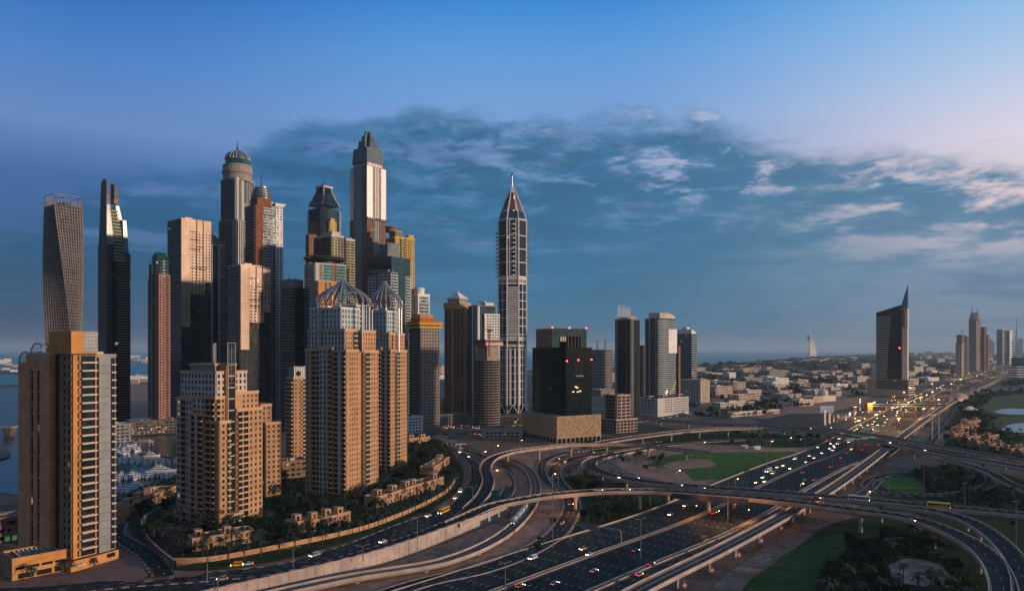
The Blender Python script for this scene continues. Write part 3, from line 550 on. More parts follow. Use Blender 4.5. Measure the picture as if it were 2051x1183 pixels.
# ---------------------------------------------------------------- towers: corner-on boxes with built-up facades
class Tower:
    """local frame: origin at the corner nearest the viewer, x along the right-hand face, y back along the left-hand face"""
    def __init__(s, name, label, xl, xc, xr, D, ratio=1.0, zb=0.0, a=None, near=0, cat='tower', group=None):
        kl, kr = (xl-CX)/F, (xr-CX)/F
        Cx = xat(xc, D)
        if a is None:
            best = None
            for i in range(1, 179):
                t = R(i*.5); d1 = math.cos(t)-kr*math.sin(t); d2 = math.sin(t)+kl*math.cos(t)
                if d1 < .05 or d2 < .05: continue
                lr, ll = (kr*D-Cx)/d1, (Cx-kl*D)/d2
                e = abs(math.log(max(ll, .1)/max(lr, .1)/ratio))
                if best is None or e < best[0]: best = (e, t)
            a = best[1]
        else: a = R(a)
        s.a, s.D, s.Cx, s.zb, s.near = a, D, Cx, zb, near
        s.ca, s.sa = math.cos(a), math.sin(a)
        s.root = thing(name, label, cat, (Cx, D, zb), a, group)
        s.W, s.L = s.lx(xr), s.ly(xl)
        s.wall, s.core, s.cnt, s.rest, s.cache = MB(), MB(), {}, {}, {}
    def lx(s, px, y=0.0):
        k = (px-CX)/F
        return (k*(s.D+y*s.ca)-s.Cx+y*s.sa)/(s.ca-k*s.sa)
    def ly(s, px, x=0.0):
        k = (px-CX)/F
        return (s.Cx+x*s.ca-k*(s.D+x*s.sa))/(s.sa+k*s.ca)
    def z(s, py, x=0.0, y=0.0): return zat(py, s.D+x*s.sa+y*s.ca)-s.zb
    def part(s, name, key, make, loc, rz=0.0, cap=None, sub=None):
        """one repeated part: separate objects sharing a mesh up to the cap, the rest gathered"""
        cap = s.near if cap is None else cap
        if key not in s.cache:
            mb = MB(); make(mb); s.cache[key] = (mb, mb.mesh(name))
        mb, me = s.cache[key]
        if s.cnt.get(name, 0) < cap:
            s.cnt[name] = s.cnt.get(name, 0)+1
            o = inst(name, me, s.root, loc, rz)
            if sub:
                if (key, 1) not in s.cache: m2 = MB(); sub[1](m2); s.cache[(key, 1)] = (m2, m2.mesh(sub[0]))
                inst(sub[0], s.cache[(key, 1)][1], o)
        else:
            if sub:
                full = MB(); make(full); sub[1](full); mb = full
            r = s.rest.setdefault(name, MB()); n = len(r.v); c, q = math.cos(rz), math.sin(rz)
            r.v += [(loc[0]+x*c-y*q, loc[1]+x*q+y*c, loc[2]+z) for x, y, z in mb.v]
            mp = [r.mid(m) for m in mb.mats]
            r.f += [tuple(n+i for i in f) for f in mb.f]; r.mi += [mp[i] for i in mb.mi]
    def block(s, x0, x1, y0, y1, z0, z1, glassm, right=(), left=(), back=None, roof='roof_grey', par=1.0, parm=None, trim=None):
        s.core.box(x0, x1, y0, y1, z0, z1, glassm, roof)
        if parm:                                        # parapet round the roof
            d = .55
            for bx in ((x0-d, x1+d, y0-d, y0+.3), (x0-d, x1+d, y1-.3, y1+d), (x0-d, x0+.3, y0+.3, y1-.3), (x1-.3, x1+d, y0+.3, y1-.3)):
                s.wall.box(bx[0], bx[1], bx[2], bx[3], z1-.6, z1+par, parm)
        for face, st in (('R', right), ('L', left), ('B', back if back is not None else left)):
            Lf = (x1-x0) if face == 'R' else (y1-y0)
            for u0, u1, kind, o in st:
                s.strip((x0, x1, y0, y1), face, u0*Lf, u1*Lf, z0+o.get('z0', 0), (z1-o.get('top', .6)) if 'z1' not in o else z0+o['z1'], kind, o)
    def strip(s, b, face, u0, u1, z0, z1, kind, o):
        x0, x1, y0, y1 = b
        def bx(mb, ua, ub, d0, d1, za, zb, m):
            if ub-ua < .01 or zb-za < .01: return
            if face == 'R': mb.box(x0+ua, x0+ub, y0-d1, y0-d0, za, zb, m)
            elif face == 'L': mb.box(x0-d1, x0-d0, y0+ua, y0+ub, za, zb, m)
            else: mb.box(x1+d0, x1+d1, y0+ua, y0+ub, za, zb, m)
        def at(u, d, z):
            if face == 'R': return (x0+u, y0-d, z), 0.0
            if face == 'L': return (x0-d, y0+u, z), -math.pi/2
            return (x1+d, y0+u, z), math.pi/2
        m = o.get('m', 'tan_wall'); d = o.get('d', .45); fl = o.get('fl', 3.4); h = z1-z0
        nf = max(1, int(round(h/fl))); fh = h/nf; W = u1-u0
        if kind == 'wall':
            bx(s.wall, u0, u1, 0, d, z0, z1, m)
            if o.get('seam'):
                for i in range(1, nf): bx(s.wall, u0, u1, d, d+.04, z0+i*fh-.08, z0+i*fh+.08, o['seam'])
        elif kind == 'band':                            # a spandrel at every storey, thin mullions
            sp = o.get('sp', 1.1); ml = o.get('mull', 0)
            for i in range(nf+1):
                bx(s.wall, u0, u1, 0, d, z0+i*fh-(sp*.5 if i else 0), min(z1, z0+i*fh+sp*.5), m)
            if ml:
                n = max(1, int(round(W/ml)))
                for i in range(n+1):
                    u = u0+W*i/n; bx(s.wall, max(u0, u-.12), min(u1, u+.12), 0, d*.6, z0, z1, o.get('mm', m))
        elif kind == 'rib':
            n = max(1, int(round(W/o.get('bay', 3)))); w = o.get('rw', .8)
            for i in range(n+1):
                u = u0+W*i/n; bx(s.wall, max(u0, u-w/2), min(u1, u+w/2), 0, d, z0, z1, m)
        elif kind in ('win', 'bal'):
            n = max(1, int(round(W/o.get('bay', 3.4)))); bw = W/n
            wf, hf = o.get('wf', .55), o.get('hf', .6); pw = bw*(1-wf); sh = fh*(1-hf)
            if kind == 'win' or o.get('piers', True):
                for i in range(n+1):
                    u = u0+bw*i; bx(s.wall, max(u0, u-pw/2), min(u1, u+pw/2), 0, d, z0, z1, o.get('pm', m))
            for i in range(nf+1):
                zz = z0+i*fh; bx(s.wall, u0, u1, 0, d-.05, max(z0, zz-sh*.35), min(z1, zz+sh*.65), o.get('sm', m))
            ww, wh = bw*wf, fh*hf
            if kind == 'win' and s.near and o.get('obj', True):
                def mk(mb, ww=ww, wh=wh):
                    t = .09; fm = o.get('fm', 'tan_dark')
                    mb.box(-ww/2, ww/2, -.02, .02, 0, wh, o.get('gm', 'glass_window'))
                def mkf(mb, ww=ww, wh=wh):
                    t = .09; fm = o.get('fm', 'tan_dark')
                    mb.box(-ww/2, -ww/2+t, -.10, -.021, 0, wh, fm); mb.box(ww/2-t, ww/2, -.10, -.021, 0, wh, fm)
                    mb.box(-ww/2+t, ww/2-t, -.10, -.021, 0, t, fm); mb.box(-ww/2+t, ww/2-t, -.10, -.021, wh-t, wh, fm); mb.box(-.04, .04, -.10, -.021, t, wh-t, fm)
                for i in reversed(range(nf)):
                    for j in range(n):
                        if face == 'B': continue
                        loc, rz = at(u0+bw*(j+.5), .12, z0+i*fh+sh*.65)
                        s.part('window', ('w', round(ww, 2), round(wh, 2), o.get('gm'), o.get('fm')), mk, loc, rz, sub=('frame', mkf))
            if kind == 'bal':
                bd = o.get('bd', 1.5); bm = o.get('bm', m); rm = o.get('rm', bm); bwf = o.get('bwf', .96)
                def mkb(mb, bw=bw):
                    w = bw*bwf
                    mb.box(-w/2, w/2, -bd, 0, -.14, .14, bm)
                    rh = o.get('rh', 1.0)
                    mb.box(-w/2, w/2, -bd-.06, -bd+.06, .14, rh, rm)
                    mb.box(-w/2, -w/2+.1, -bd+.06, 0, .14, rh, rm); mb.box(w/2-.1, w/2, -bd+.06, 0, .14, rh, rm)
                for i in reversed(range(0 if o.get('low', False) else 1, nf)):
                    for j in range(n):
                        loc, rz = at(u0+bw*(j+.5), d, z0+i*fh)
                        s.part('balcony', ('b', round(bw, 2), bd, bm, rm), mkb, loc, rz, cap=max(s.near, 30))
    def done(s, wall='wall', core='glazing'):
        s.wall.build(wall, s.root); s.core.build(core, s.root)
        for n, mb in s.rest.items():
            o = mb.build(n, s.root)
            if s.cnt.get(n, 0) >= 30: o['kind'] = 'stuff'
        return s
    def add(s, name, mb, loc=None): return mb.build(name, s.root, loc)

def wn(m, **k): return dict(dict(m=m), **k)
def roof_plant(T, x0, x1, y0, y1, z, n=5, seed=1, m='roof_grey'):
    """lift overruns, chillers and pipes on a roof"""
    rg = random.Random(seed)
    for i in range(n):
        mb = MB(); w, l, h = rg.uniform(1.5, 4), rg.uniform(1.5, 4), rg.uniform(.8, 2.6)
        x, y = rg.uniform(x0+1, max(x0+1.1, x1-w-1)), rg.uniform(y0+1, max(y0+1.1, y1-l-1))
        mb.box(x, x+w, y, y+l, z, z+h*.9, rg.choice([m, 'steel', 'off_white']))
        mb.box(x-.15, x+w+.15, y-.15, y+l+.15, z+h*.9, z+h, 'roof_pale')
        T.add('roof_plant', mb)
def mast(T, x, y, z0, z1, r=.4, m='steel', name='mast'):
    mb = MB(); mb.tube([(x, y, z0), (x, y, z0+(z1-z0)*.4), (x, y, z1)], [r, r*.7, r*.2], m); return T.add(name, mb)

# --- orange apartment tower at the left edge, with the pool podium
T = Tower('apartment_tower', 'tall orange and brown apartment tower at the left edge, topped by a windowless block', 103, 144.5, 231, 328, zb=6, a=60, near=100, cat='apartment tower')
xm, xg = T.lx(192), T.lx(165); zt, zs = T.z(663), T.z(708)
k = T.L
T.block(0, xm, 0, k, 5, zs, 'glass_dark',
        right=[(0, .17, 'wall', wn('orange_wall', d=.8)), (.17, .30, 'win', wn('orange_wall', bay=1.6, wf=.62, hf=.72, fl=3.6, fm='dark_steel')), (.30, .98, 'bal', wn('orange_wall', bay=7, wf=.9, hf=.78, fl=3.6, bm='off_white', rm='off_white', rh=.55, bd=1.8)), (.98, 1, 'wall', wn('orange_wall', d=.7))],
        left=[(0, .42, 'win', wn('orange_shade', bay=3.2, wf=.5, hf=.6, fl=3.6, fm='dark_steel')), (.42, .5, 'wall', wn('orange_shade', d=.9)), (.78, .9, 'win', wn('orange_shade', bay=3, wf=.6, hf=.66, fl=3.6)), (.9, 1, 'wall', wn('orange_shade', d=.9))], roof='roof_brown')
mb = MB()                                               # the tall windowless head of the tower
mb.box(-.9, xg, -.9, k+.9, zs, zt, 'orange_wall', 'roof_pale'); mb.box(xg, xm+.4, -.88, k+.88, zs, zt-.03, 'grey_panel', 'roof_pale'); T.add('head_block', mb)
mb = MB()
for i in range(1, 6):
    mb.box(xg+.02, xm+.3, -.93, -.885, zs+(zt-zs)*i/6-.06, zs+(zt-zs)*i/6+.06, 'steel')
for i in range(1, 4): mb.box(xg+(xm-xg)*i/4-.05, xg+(xm-xg)*i/4+.05, -.935, -.885, zs, zt, 'steel')
T.add('panel_joint', mb)
zw = T.z(713, xm); xw = T.lx(231); xp0, xp1 = T.lx(197.5), T.lx(220.5); Wr = xw-xm
T.block(xm+.9, xw, .6, k, 5, zw, 'glass_dark',
        right=[((xp0-xm-.9)/(Wr-.9), (xp1-xm-.9)/(Wr-.9), 'wall', wn('grey_panel', d=1.0, seam='dark_steel', fl=3.6)), ((xp1-xm)/Wr, 1, 'bal', wn('grey_panel', bay=4, wf=.9, hf=.78, fl=3.6, bm='off_white', rh=.5, bd=1.2, obj=False))],
        left=[], back=[(0, 1, 'win', wn('orange_wall', bay=4, fl=3.6, obj=False))], roof='roof_brown', parm='grey_panel')
mb = MB(); mb.box(xm+.8, T.lx(211), 1.5, k-1, zw, T.z(704, xm), 'yellow_wall', 'roof_pale'); T.add('lift_overrun', mb)
# rear wing seen over the left shoulder: rounded crown screens and two tall window slots
y1, y2, y3 = T.ly(103, -2)+.5, T.ly(56, -2), T.ly(35.5, -2)
zl = T.z(711, -2, y1); zl2 = T.z(728, -2, y2)
T.block(-2, 12, y1, y2, 0, zl, 'glass_dark', left=[(0, .40, 'wall', wn('slab_wall', d=.9)), (.40, .58, 'win', wn('slab_wall', bay=9, wf=.62, hf=.955, fl=10.5, fm='dark_steel', top=7)), (.58, .68, 'wall', wn('slab_wall', d=.6)), (.68, .86, 'win', wn('slab_wall', bay=9, wf=.62, hf=.955, fl=10.5, fm='dark_steel', top=7)), (.86, 1, 'wall', wn('slab_wall', d=.9))],
        right=[(0, 1, 'wall', wn('orange_wall', d=.4))], back=[(0, 1, 'wall', wn('orange_wall', d=.4))], roof='roof_pale', parm='slab_wall', par=.6)
mb = MB(); mb.box(-2.5, 12.3, y1, y2, zl-7, zl-.65, 'slab_wall'); T.add('parapet_wall', mb)
T.block(-1, 12, y2+.2, y3, 0, zl2, 'glass_dark', left=[(0, 1, 'wall', wn('slab_wall', d=.8))], right=[], back=[], roof='roof_pale', parm='slab_wall', par=.6)
for yy, zz, nm in ((y2+.5*(y3-y2), zl2, 1), (y1+.7*(y2-y1), zl, 2)):
    mb = MB(); n = 9
    for q in range(2):
        pts = [(-1+q*7, yy+5.5*math.cos(math.pi*i/n/1.3), zz+.4+5.2*math.sin(math.pi*i/n/1.3)) for i in range(n+1)]
        mb.tube(pts, .28, 'steel', 5)
        for p in pts[1:-1]: mb.tube([(p[0], p[1], zz+.2), p], .1, 'steel', 4)
    for i in range(0, n+1, 2):
        p = (-1, yy+5.5*math.cos(math.pi*i/n/1.3), zz+.4+5.2*math.sin(math.pi*i/n/1.3)); mb.tube([p, (6, p[1], p[2])], .1, 'steel', 4)
    T.add('curved_screen', mb)
mb = MB(); mb.box(1, 7, y1+4, y1+9, zl, zl+4.5, 'cream_wall', 'roof_pale'); mb.box(2, 5, y1+1, y1+3.4, zl, zl+2, 'steel'); T.add('roof_plant', mb)
# podium of the tower and the low wing with the pool deck
mb = MB(); zp = T.z(1104, xw*.8)
mb.prism([(-1.6, -1.8), (4.5, -2.4), (xw+1, -1.0), (xw+1.4, k), (-1.6, k)], -.2, zp, 'orange_wall', 'roof_brown'); T.add('podium', mb)
mb = MB(); mb.box(9, 12, -1.75, -1.3, .2, 3.2, 'white_paint'); T.add('garage_door', mb); mb = MB(); mb.box(15, 19, -1.6, -1.1, 2.2, 4, 'glass_window'); T.add('lobby_window', mb); mb = MB(); mb.box(-1, 3.4, -4.6, -2.3, 2.6, 3.2, 'off_white'); T.add('canopy', mb)
T.done()

PW = gp(24, 1163, 6); PE = gp(150, 1138, 6); pd = (PE-PW); pa = math.atan2(pd.y, pd.x); pl = pd.length
t = thing('pool_podium', 'low orange podium wing with a turquoise pool on its roof deck, at the left tower', 'podium', PW, pa)
mb = MB(); hh = 9.6; dp = 17.0
# walls with real openings: lower garage bays and an upper row of windows
def holed(mb, L, th, rows, m, y=0.0, top=hh):
    zc = 0.0
    for (za, zb, us) in rows:
        mb.box(0, L, y, y+th, zc, za, m)
        uc = 0.0
        for (ua, ub) in us: mb.box(uc, ua, y, y+th, za, zb, m); uc = ub
        mb.box(uc, L, y, y+th, za, zb, m); zc = zb
    mb.box(0, L, y, y+th, zc, top, m)
holed(mb, pl-1.8, .5, [(.3, 2.6, [(2.2, 8.2), (9.2, 15.0), (16.0, 20.8)]), (4.3, 5.5, [(1.2, 4.6), (5.4, 10.2), (11.0, 15.4), (16.2, 20.2)])], 'orange_wall')
mb.box(0, .5, .5, dp, 0, hh, 'orange_shade'); mb.box(.5, pl-1.8, dp-.5, dp, 0, hh, 'orange_wall'); mb.box(pl-2.3, pl-1.8, .5, dp-.5, 0, hh, 'orange_wall')
mb.build('wall', t)
mb = MB(); mb.box(.5, pl-2.3, .5, dp-.5, 0, hh-1.0, 'dark_void', 'roof_brown'); mb.build('deck', t)
mb = MB(); mb.box(4, 19, 3, 12.5, hh-.99, hh-.75, 'white_paint'); mb.build('pool_rim', t)
mb = MB(); mb.box(4.6, 18.4, 3.6, 11.9, hh-.76, hh-.70, 'pool_water'); mb.build('pool', t)
for i in range(9):
    mb = MB(); mb.box(0, .7, 0, 1.9, .2, .32, 'off_white'); mb.box(.05, .65, 1.5, 1.9, .3, .7, 'off_white'); mb.box(.06, .16, .1, .2, 0, .2, 'steel'); mb.box(.54, .64, .1, .2, 0, .2, 'steel')
    o = mb.build('sun_lounger'); o.location = PW+Vector((math.cos(pa)*(4+i*1.7)-math.sin(pa)*13.6, math.sin(pa)*(4+i*1.7)+math.cos(pa)*13.6, hh-1.0)); o.rotation_euler = (0, 0, pa)
    tag(o, 'pale sun lounger in the row along the back edge of the roof pool deck', 'sun lounger', 'loungers on the podium pool deck')

# --- tan stepped tower with the metal tree screen
T = Tower('apartment_tower', 'tan stepped apartment tower with a metal tree screen on top, behind low villas', 357, 440, 527, 405, zb=6, ratio=1.15, near=100, cat='apartment tower')
fl = 3.35
cw = dict(fl=fl, fm='dark_steel')
WIN = wn('tan_wall', bay=3.3, wf=.42, hf=.5, **cw)
BAL = wn('tan_wall', bay=4.2, wf=.82, hf=.7, bd=1.1, bm='tan_trim', rm='tan_trim', rh=.75, **cw)
WHT = wn('off_white', bay=3.1, wf=.55, hf=.6, **cw)
x1, x2, x3 = T.lx(460), T.lx(477), T.lx(527); y1 = T.ly(357)
z1, z2, z3, z4 = T.z(846), T.z(797), T.z(746), T.z(788, x2)
sx, sy = T.lx(455)*.42, T.ly(402)*.5
T.block(0, x1, 0, y1*.32, 0, z1, 'glass_dark', right=[(0, .62, 'win', WIN), (.62, 1, 'bal', BAL)], left=[(0, .3, 'wall', wn('tan_wall')), (.3, 1, 'bal', BAL)], parm='tan_trim', roof='roof_pale')
T.block(-1.6, x1*.7, y1*.32+.1, y1*.62, 0, z1+4, 'glass_dark', right=[(0, 1, 'win', WIN)], left=[(0, .5, 'bal', BAL), (.5, .66, 'wall', wn('off_white')), (.66, 1, 'bal', BAL)], parm='tan_trim', roof='roof_pale')
T.block(0, x1*.92, y1*.1, y1*.9, z1, z2, 'glass_dark', right=[(0, .5, 'bal', BAL), (.5, 1, 'win', WIN)], left=[(0, .3, 'bal', BAL), (.3, 1, 'win', WHT)], parm='tan_trim', roof='roof_pale')
T.block(-.6, x1*.9, y1*.62+.1, y1, 0, z2-1.2, 'glass_dark', right=[(0, 1, 'win', WIN)], left=[(0, .4, 'win', WHT), (.4, .75, 'bal', BAL), (.75, 1, 'win', WHT)], parm='tan_trim', roof='roof_pale')
xb0, xb1 = 1.0, T.lx(495, 3.5)
T.block(xb0, xb1, y1*.12, y1*.96, z2-.5, z3, 'glass_dark', right=[(0, 1, 'win', wn('cream_wall', bay=3.2, wf=.5, hf=.6, **cw))], left=[(0, 1, 'win', WHT)], parm='tan_trim', roof='roof_pale', par=.8)
T.block(x2, x3, 1.0, y1*.7, 0, z4-9.5, 'glass_dark', right=[(0, .45, 'bal', BAL), (.45, 1, 'win', WIN)], left=[(0, 1, 'wall', wn('tan_wall'))], back=[(0, 1, 'win', WIN)], parm='tan_trim', roof='roof_pale')
T.block(x2, x3-1, 3.5, y1*.7, z4-9.5, z4, 'glass_dark', right=[(0, .3, 'wall', wn('tan_wall')), (.3, 1, 'win', WIN)], left=[(0, 1, 'wall', wn('tan_wall'))], back=[(0, 1, 'win', WIN)], parm='tan_trim', roof='roof_pale')
T.block(x1, x2, 2.2, y1*.6, 0, T.z(728, x1), 'glass_dark', right=[(0, .12, 'wall', wn('tan_wall', d=.6)), (.12, .88, 'band', wn('pale_blue_panel', fl=fl*2, sp=.6, d=.2)), (.88, 1, 'wall', wn('tan_wall', d=.6))], left=[(0, 1, 'wall', wn('tan_wall'))], roof='roof_pale')
# penthouse, screens
zq = T.z(728, 2, 6)
mb = MB(); mb.box(4, xb1-4, y1*.25, y1*.85, z3+.05, zq-1.2, 'grey_panel'); mb.box(3.4, xb1-3.4, y1*.25-.6, y1*.85+.6, zq-1.2, zq, 'tan_trim', 'roof_pale'); T.add('penthouse', mb)
def tree_screen(w, h, m='steel'):
    mb = MB(); b = .22
    for u in (0, w-b): mb.box(u, u+b, -.1, .1, 0, h, m)
    mb.box(b, w-b, -.1, .1, h-b, h, m); mb.box(b, w-b, -.1, .1, 0, b, m); mb.tube([(w/2, 0, 0), (w/2, 0, h-b)], .12, m, 5)
    for i in range(6):
        z0 = h*(.06+.13*i)
        for sgn in (-1, 1):
            mb.tube([(w/2, 0, z0), (w/2+sgn*w*.22, 0, z0+h*.10), (w/2+sgn*w*.40, 0, z0+h*.24), (w/2+sgn*w*.45, 0, min(h-.2, z0+h*.34))], .09, m, 5)
    return mb
zs0, zs1 = T.z(768, x1, 2), T.z(686, x1, 2)
mb = tree_screen(x2-x1-.2, zs1-zs0); mb.build('tree_screen', T.root, (x1+.1, 2.0, zs0))
nb, w5 = 5, (x1-5)/5
sm = tree_screen(w5-.15, T.z(687, 4, 8)-zq).mesh('tree_screen')
yo = y1*.28
for i in range(5): inst('tree_screen', sm, T.root, (4.2+i*w5, yo, zq))
for i in range(4): inst('tree_screen', sm, T.root, (4.0, yo+.2+(i+1)*w5, zq), -math.pi/2)
mb = MB(); mb.box(x1-1, x2+1.5, -2.6, 1.9, 0, 7, 'tan_trim'); mb.box(x1+.2, x2+.4, -2.66, -2.61, 1.4, 5.6, 'glass_window'); mb.box(x1+.8, x2-.4, -2.72, -2.67, 2, 4.4, 'lit_room'); mb.box(x1-.6, x2+1.2, -5.5, -2.7, 3.4, 3.8, 'steel'); T.add('entrance', mb)
T.done()
# its lower neighbour, right behind
T = Tower('apartment_tower', 'short tan apartment block with a stepped top, right behind the tree-screen tower', 524, 533, 562, 490, zb=4, a=40, near=40, cat='apartment tower')
y1 = 16
T.block(0, T.W, 0, y1, 0, T.z(848), 'glass_dark', right=[(0, 1, 'win', WIN)], left=[(0, 1, 'win', WIN)], parm='tan_trim', roof='roof_pale')
T.block(-2, T.W*.5, 4, y1+4, 0, T.z(812), 'glass_dark', right=[(0, 1, 'win', WIN)], left=[(0, 1, 'win', WIN)], parm='tan_trim', roof='roof_pale')
T.done()
T = Tower('apartment_tower', 'slim dull tan tower with an arched crown, just left of the ribbed domes', 574, 588, 614, 600, zb=2, ratio=1, near=40, cat='apartment tower')
T.block(0, T.W, 0, T.L, 0, T.z(757), 'glass_dark', right=[(0, .6, 'win', wn('tan_wall', bay=3.4, wf=.4, hf=.45)), (.6, 1, 'bal', wn('tan_wall', bay=4, bm='tan_trim'))], left=[(0, 1, 'bal', wn('tan_wall', bay=4.5, bm='tan_trim'))], parm='tan_trim', roof='roof_pale')
mb = MB(); zt = T.z(735); mb.box(1, T.W-1, 1, T.L-1, T.z(757)+.1, zt, 'grey_panel', 'roof_pale')
for i in range(7): mb.box(1+(T.W-2.3)*i/6, 1.3+(T.W-2.3)*i/6, .7, .98, T.z(757)+.1, zt+.8, 'steel')
T.add('crown', mb); mb = MB(); mb.lathe([(2.2, 0), (2.2, .3)], 'glass_black', 16); o = T.add('arched_window', mb, (T.W*.4, .9, T.z(748))); o.rotation_euler = (R(90), 0, 0)
T.done()

# --- the two tan towers with onion-shaped rib crowns
def onion(T, cx, cy, r, zb, zt, zleg, n=21):
    """open dome of bowed metal ribs; every second rib runs on down the facade"""
    for i in range(n):
        a = 2*math.pi*(i+.5)/n; c, s_ = math.cos(a), math.sin(a); h = zt-zb
        prof = [(1.0, 0), (1.04, .14), (.98, .30), (.80, .48), (.52, .66), (.27, .82), (.12, .93), (.05, 1.0+.05*(i % 2))]
        pts = [(cx+c*r*p, cy+s_*r*p, zb+h*q) for p, q in prof]
        if i % 3 == 0: pts = [(cx+c*r, cy+s_*r, zleg)]+pts
        mb = MB(); mb.tube(pts, .85 if i % 3 == 0 else .6, 'steel', 6); T.add('dome_rib', mb)
    mb = MB()
    for q, p in ((0, 1.0), (.48, .8)):
        mb.tube([(cx+r*p*math.cos(2*math.pi*i/28), cy+r*p*math.sin(2*math.pi*i/28), zb+(zt-zb)*q) for i in range(29)], .35, 'steel', 5)
    T.add('dome_ring', mb)
def rib_tower(label, xl, xc, xm0, xm1, xr, D, zb, ytop, ypt, ydb, ydt, near):
    T = Tower('apartment_tower', label, xl, xc, xr, D, ratio=1.0, zb=zb, near=near, cat='apartment tower')
    W, L = T.W, T.L; a0, a1 = T.lx(xm0), T.lx(xm1); zt = T.z(ytop); zp = T.z(ypt)
    SW = wn('tan_wall', bay=2.7, wf=.36, hf=.42, fl=3.4, fm='dark_steel'); BB = wn('tan_wall', bay=4.4, wf=.84, hf=.74, fl=3.4, bm='tan_trim', bd=1.1, rh=.7)
    GB = wn('pale_blue_panel', bay=3.0, wf=.55, hf=.66, fl=3.4, sm='tan_trim', fm='dark_steel', gm='glass_teal')
    zl = zt-3.4*4
    T.block(0, a0, 0, L*.3, 0, zl, 'glass_teal', right=[(0, .2, 'wall', wn('tan_wall')), (.2, 1, 'win', SW)], left=[(0, .4, 'bal', BB), (.4, .62, 'wall', wn('pale_blue_panel')), (.62, 1, 'bal', BB)], parm='tan_trim', roof='roof_pale')
    T.block(-1.2, a0*.8, L*.3+.1, L*.62, 0, zl+1.5, 'glass_teal', right=[(0, 1, 'win', SW)], left=[(0, .3, 'bal', BB), (.3, .45, 'wall', wn('tan_wall', d=.8)), (.45, 1, 'win', GB)], parm='tan_trim', roof='roof_pale')
    T.block(0, a0, L*.62+.1, L, 0, zl+.6, 'glass_teal', right=[(0, 1, 'win', SW)], left=[(0, .6, 'bal', BB), (.6, .78, 'wall', wn('tan_wall', d=.9)), (.78, 1, 'win', GB)], parm='tan_trim', roof='roof_pale')
    T.block(a0, a1, 3.0, L*.8, 0, zl, 'glass_dark', right=[(0, 1, 'wall', wn('tan_wall', d=.3))], left=[], roof='roof_pale')
    T.block(a1, W, .8, L*.75, 0, zl-.7, 'glass_teal', right=[(0, .42, 'bal', BB), (.42, 1, 'win', SW)], left=[(0, 1, 'wall', wn('tan_wall'))], back=[(0, 1, 'win', SW)], parm='tan_trim', roof='roof_pale')
    T.block(1.2, a0+1, 2, L-1, zl, zt, 'glass_teal', right=[(0, .6, 'win', SW), (.6, 1, 'bal', BB)], left=[(0, 1, 'win', GB)], parm='tan_trim', roof='roof_pale', par=1.2)
    T.block(a1-.6, W-1.2, 2.4, L*.7, zl, zt-.5, 'glass_teal', right=[(0, 1, 'win', SW)], left=[(0, 1, 'wall', wn('tan_wall'))], back=[(0, 1, 'win', SW)], parm='tan_trim', roof='roof_pale', par=1.2)
    # pale upper storeys inside the ribs
    cx, cy = W*.5, L*.5; rr = min(W, L)*.46
    PB = wn('pale_blue_panel', bay=3.2, wf=.4, hf=.6, fl=3.4, obj=False)
    T.block(cx-rr*.95, cx+rr*.2, cy-rr*.7, cy+rr*.95, zt+.1, zp, 'glass_dark', right=[(0, 1, 'win', PB)], left=[(0, 1, 'win', PB)], parm='white_paint', roof='roof_pale', par=.5)
    T.block(cx+rr*.2, cx+rr*.9, cy-rr*.55, cy+rr*.6, zt+.1, zp+2.5, 'glass_dark', right=[(0, 1, 'win', PB)], left=[(0, 1, 'wall', wn('pale_blue_panel'))], back=[(0, 1, 'win', PB)], parm='white_paint', roof='roof_pale', par=.5)
    onion(T, cx, cy, rr*1.12, T.z(ydb, cx, cy), T.z(ydt, cx, cy), T.z(705, cx, cy))
    mb = MB(); mb.box(a0+.5, a1-.5, -2.5, 2.6, 0, 7, 'tan_trim'); mb.box(a0+1.2, a1-1.2, -2.55, -2.4, 1, 5.5, 'glass_window'); T.add('entrance', mb)
    T.done()
rib_tower('large tan apartment tower under an open onion dome of steel ribs, nearer of the two', 613, 693, 717, 731, 759, 483, 6, 661, 615, 612, 562, 100)
rib_tower('tan and pale blue apartment tower under the smaller onion dome, right of its twin', 726, 782, 789, 793, 816, 590, 5, 668, 622, 618, 566, 60)
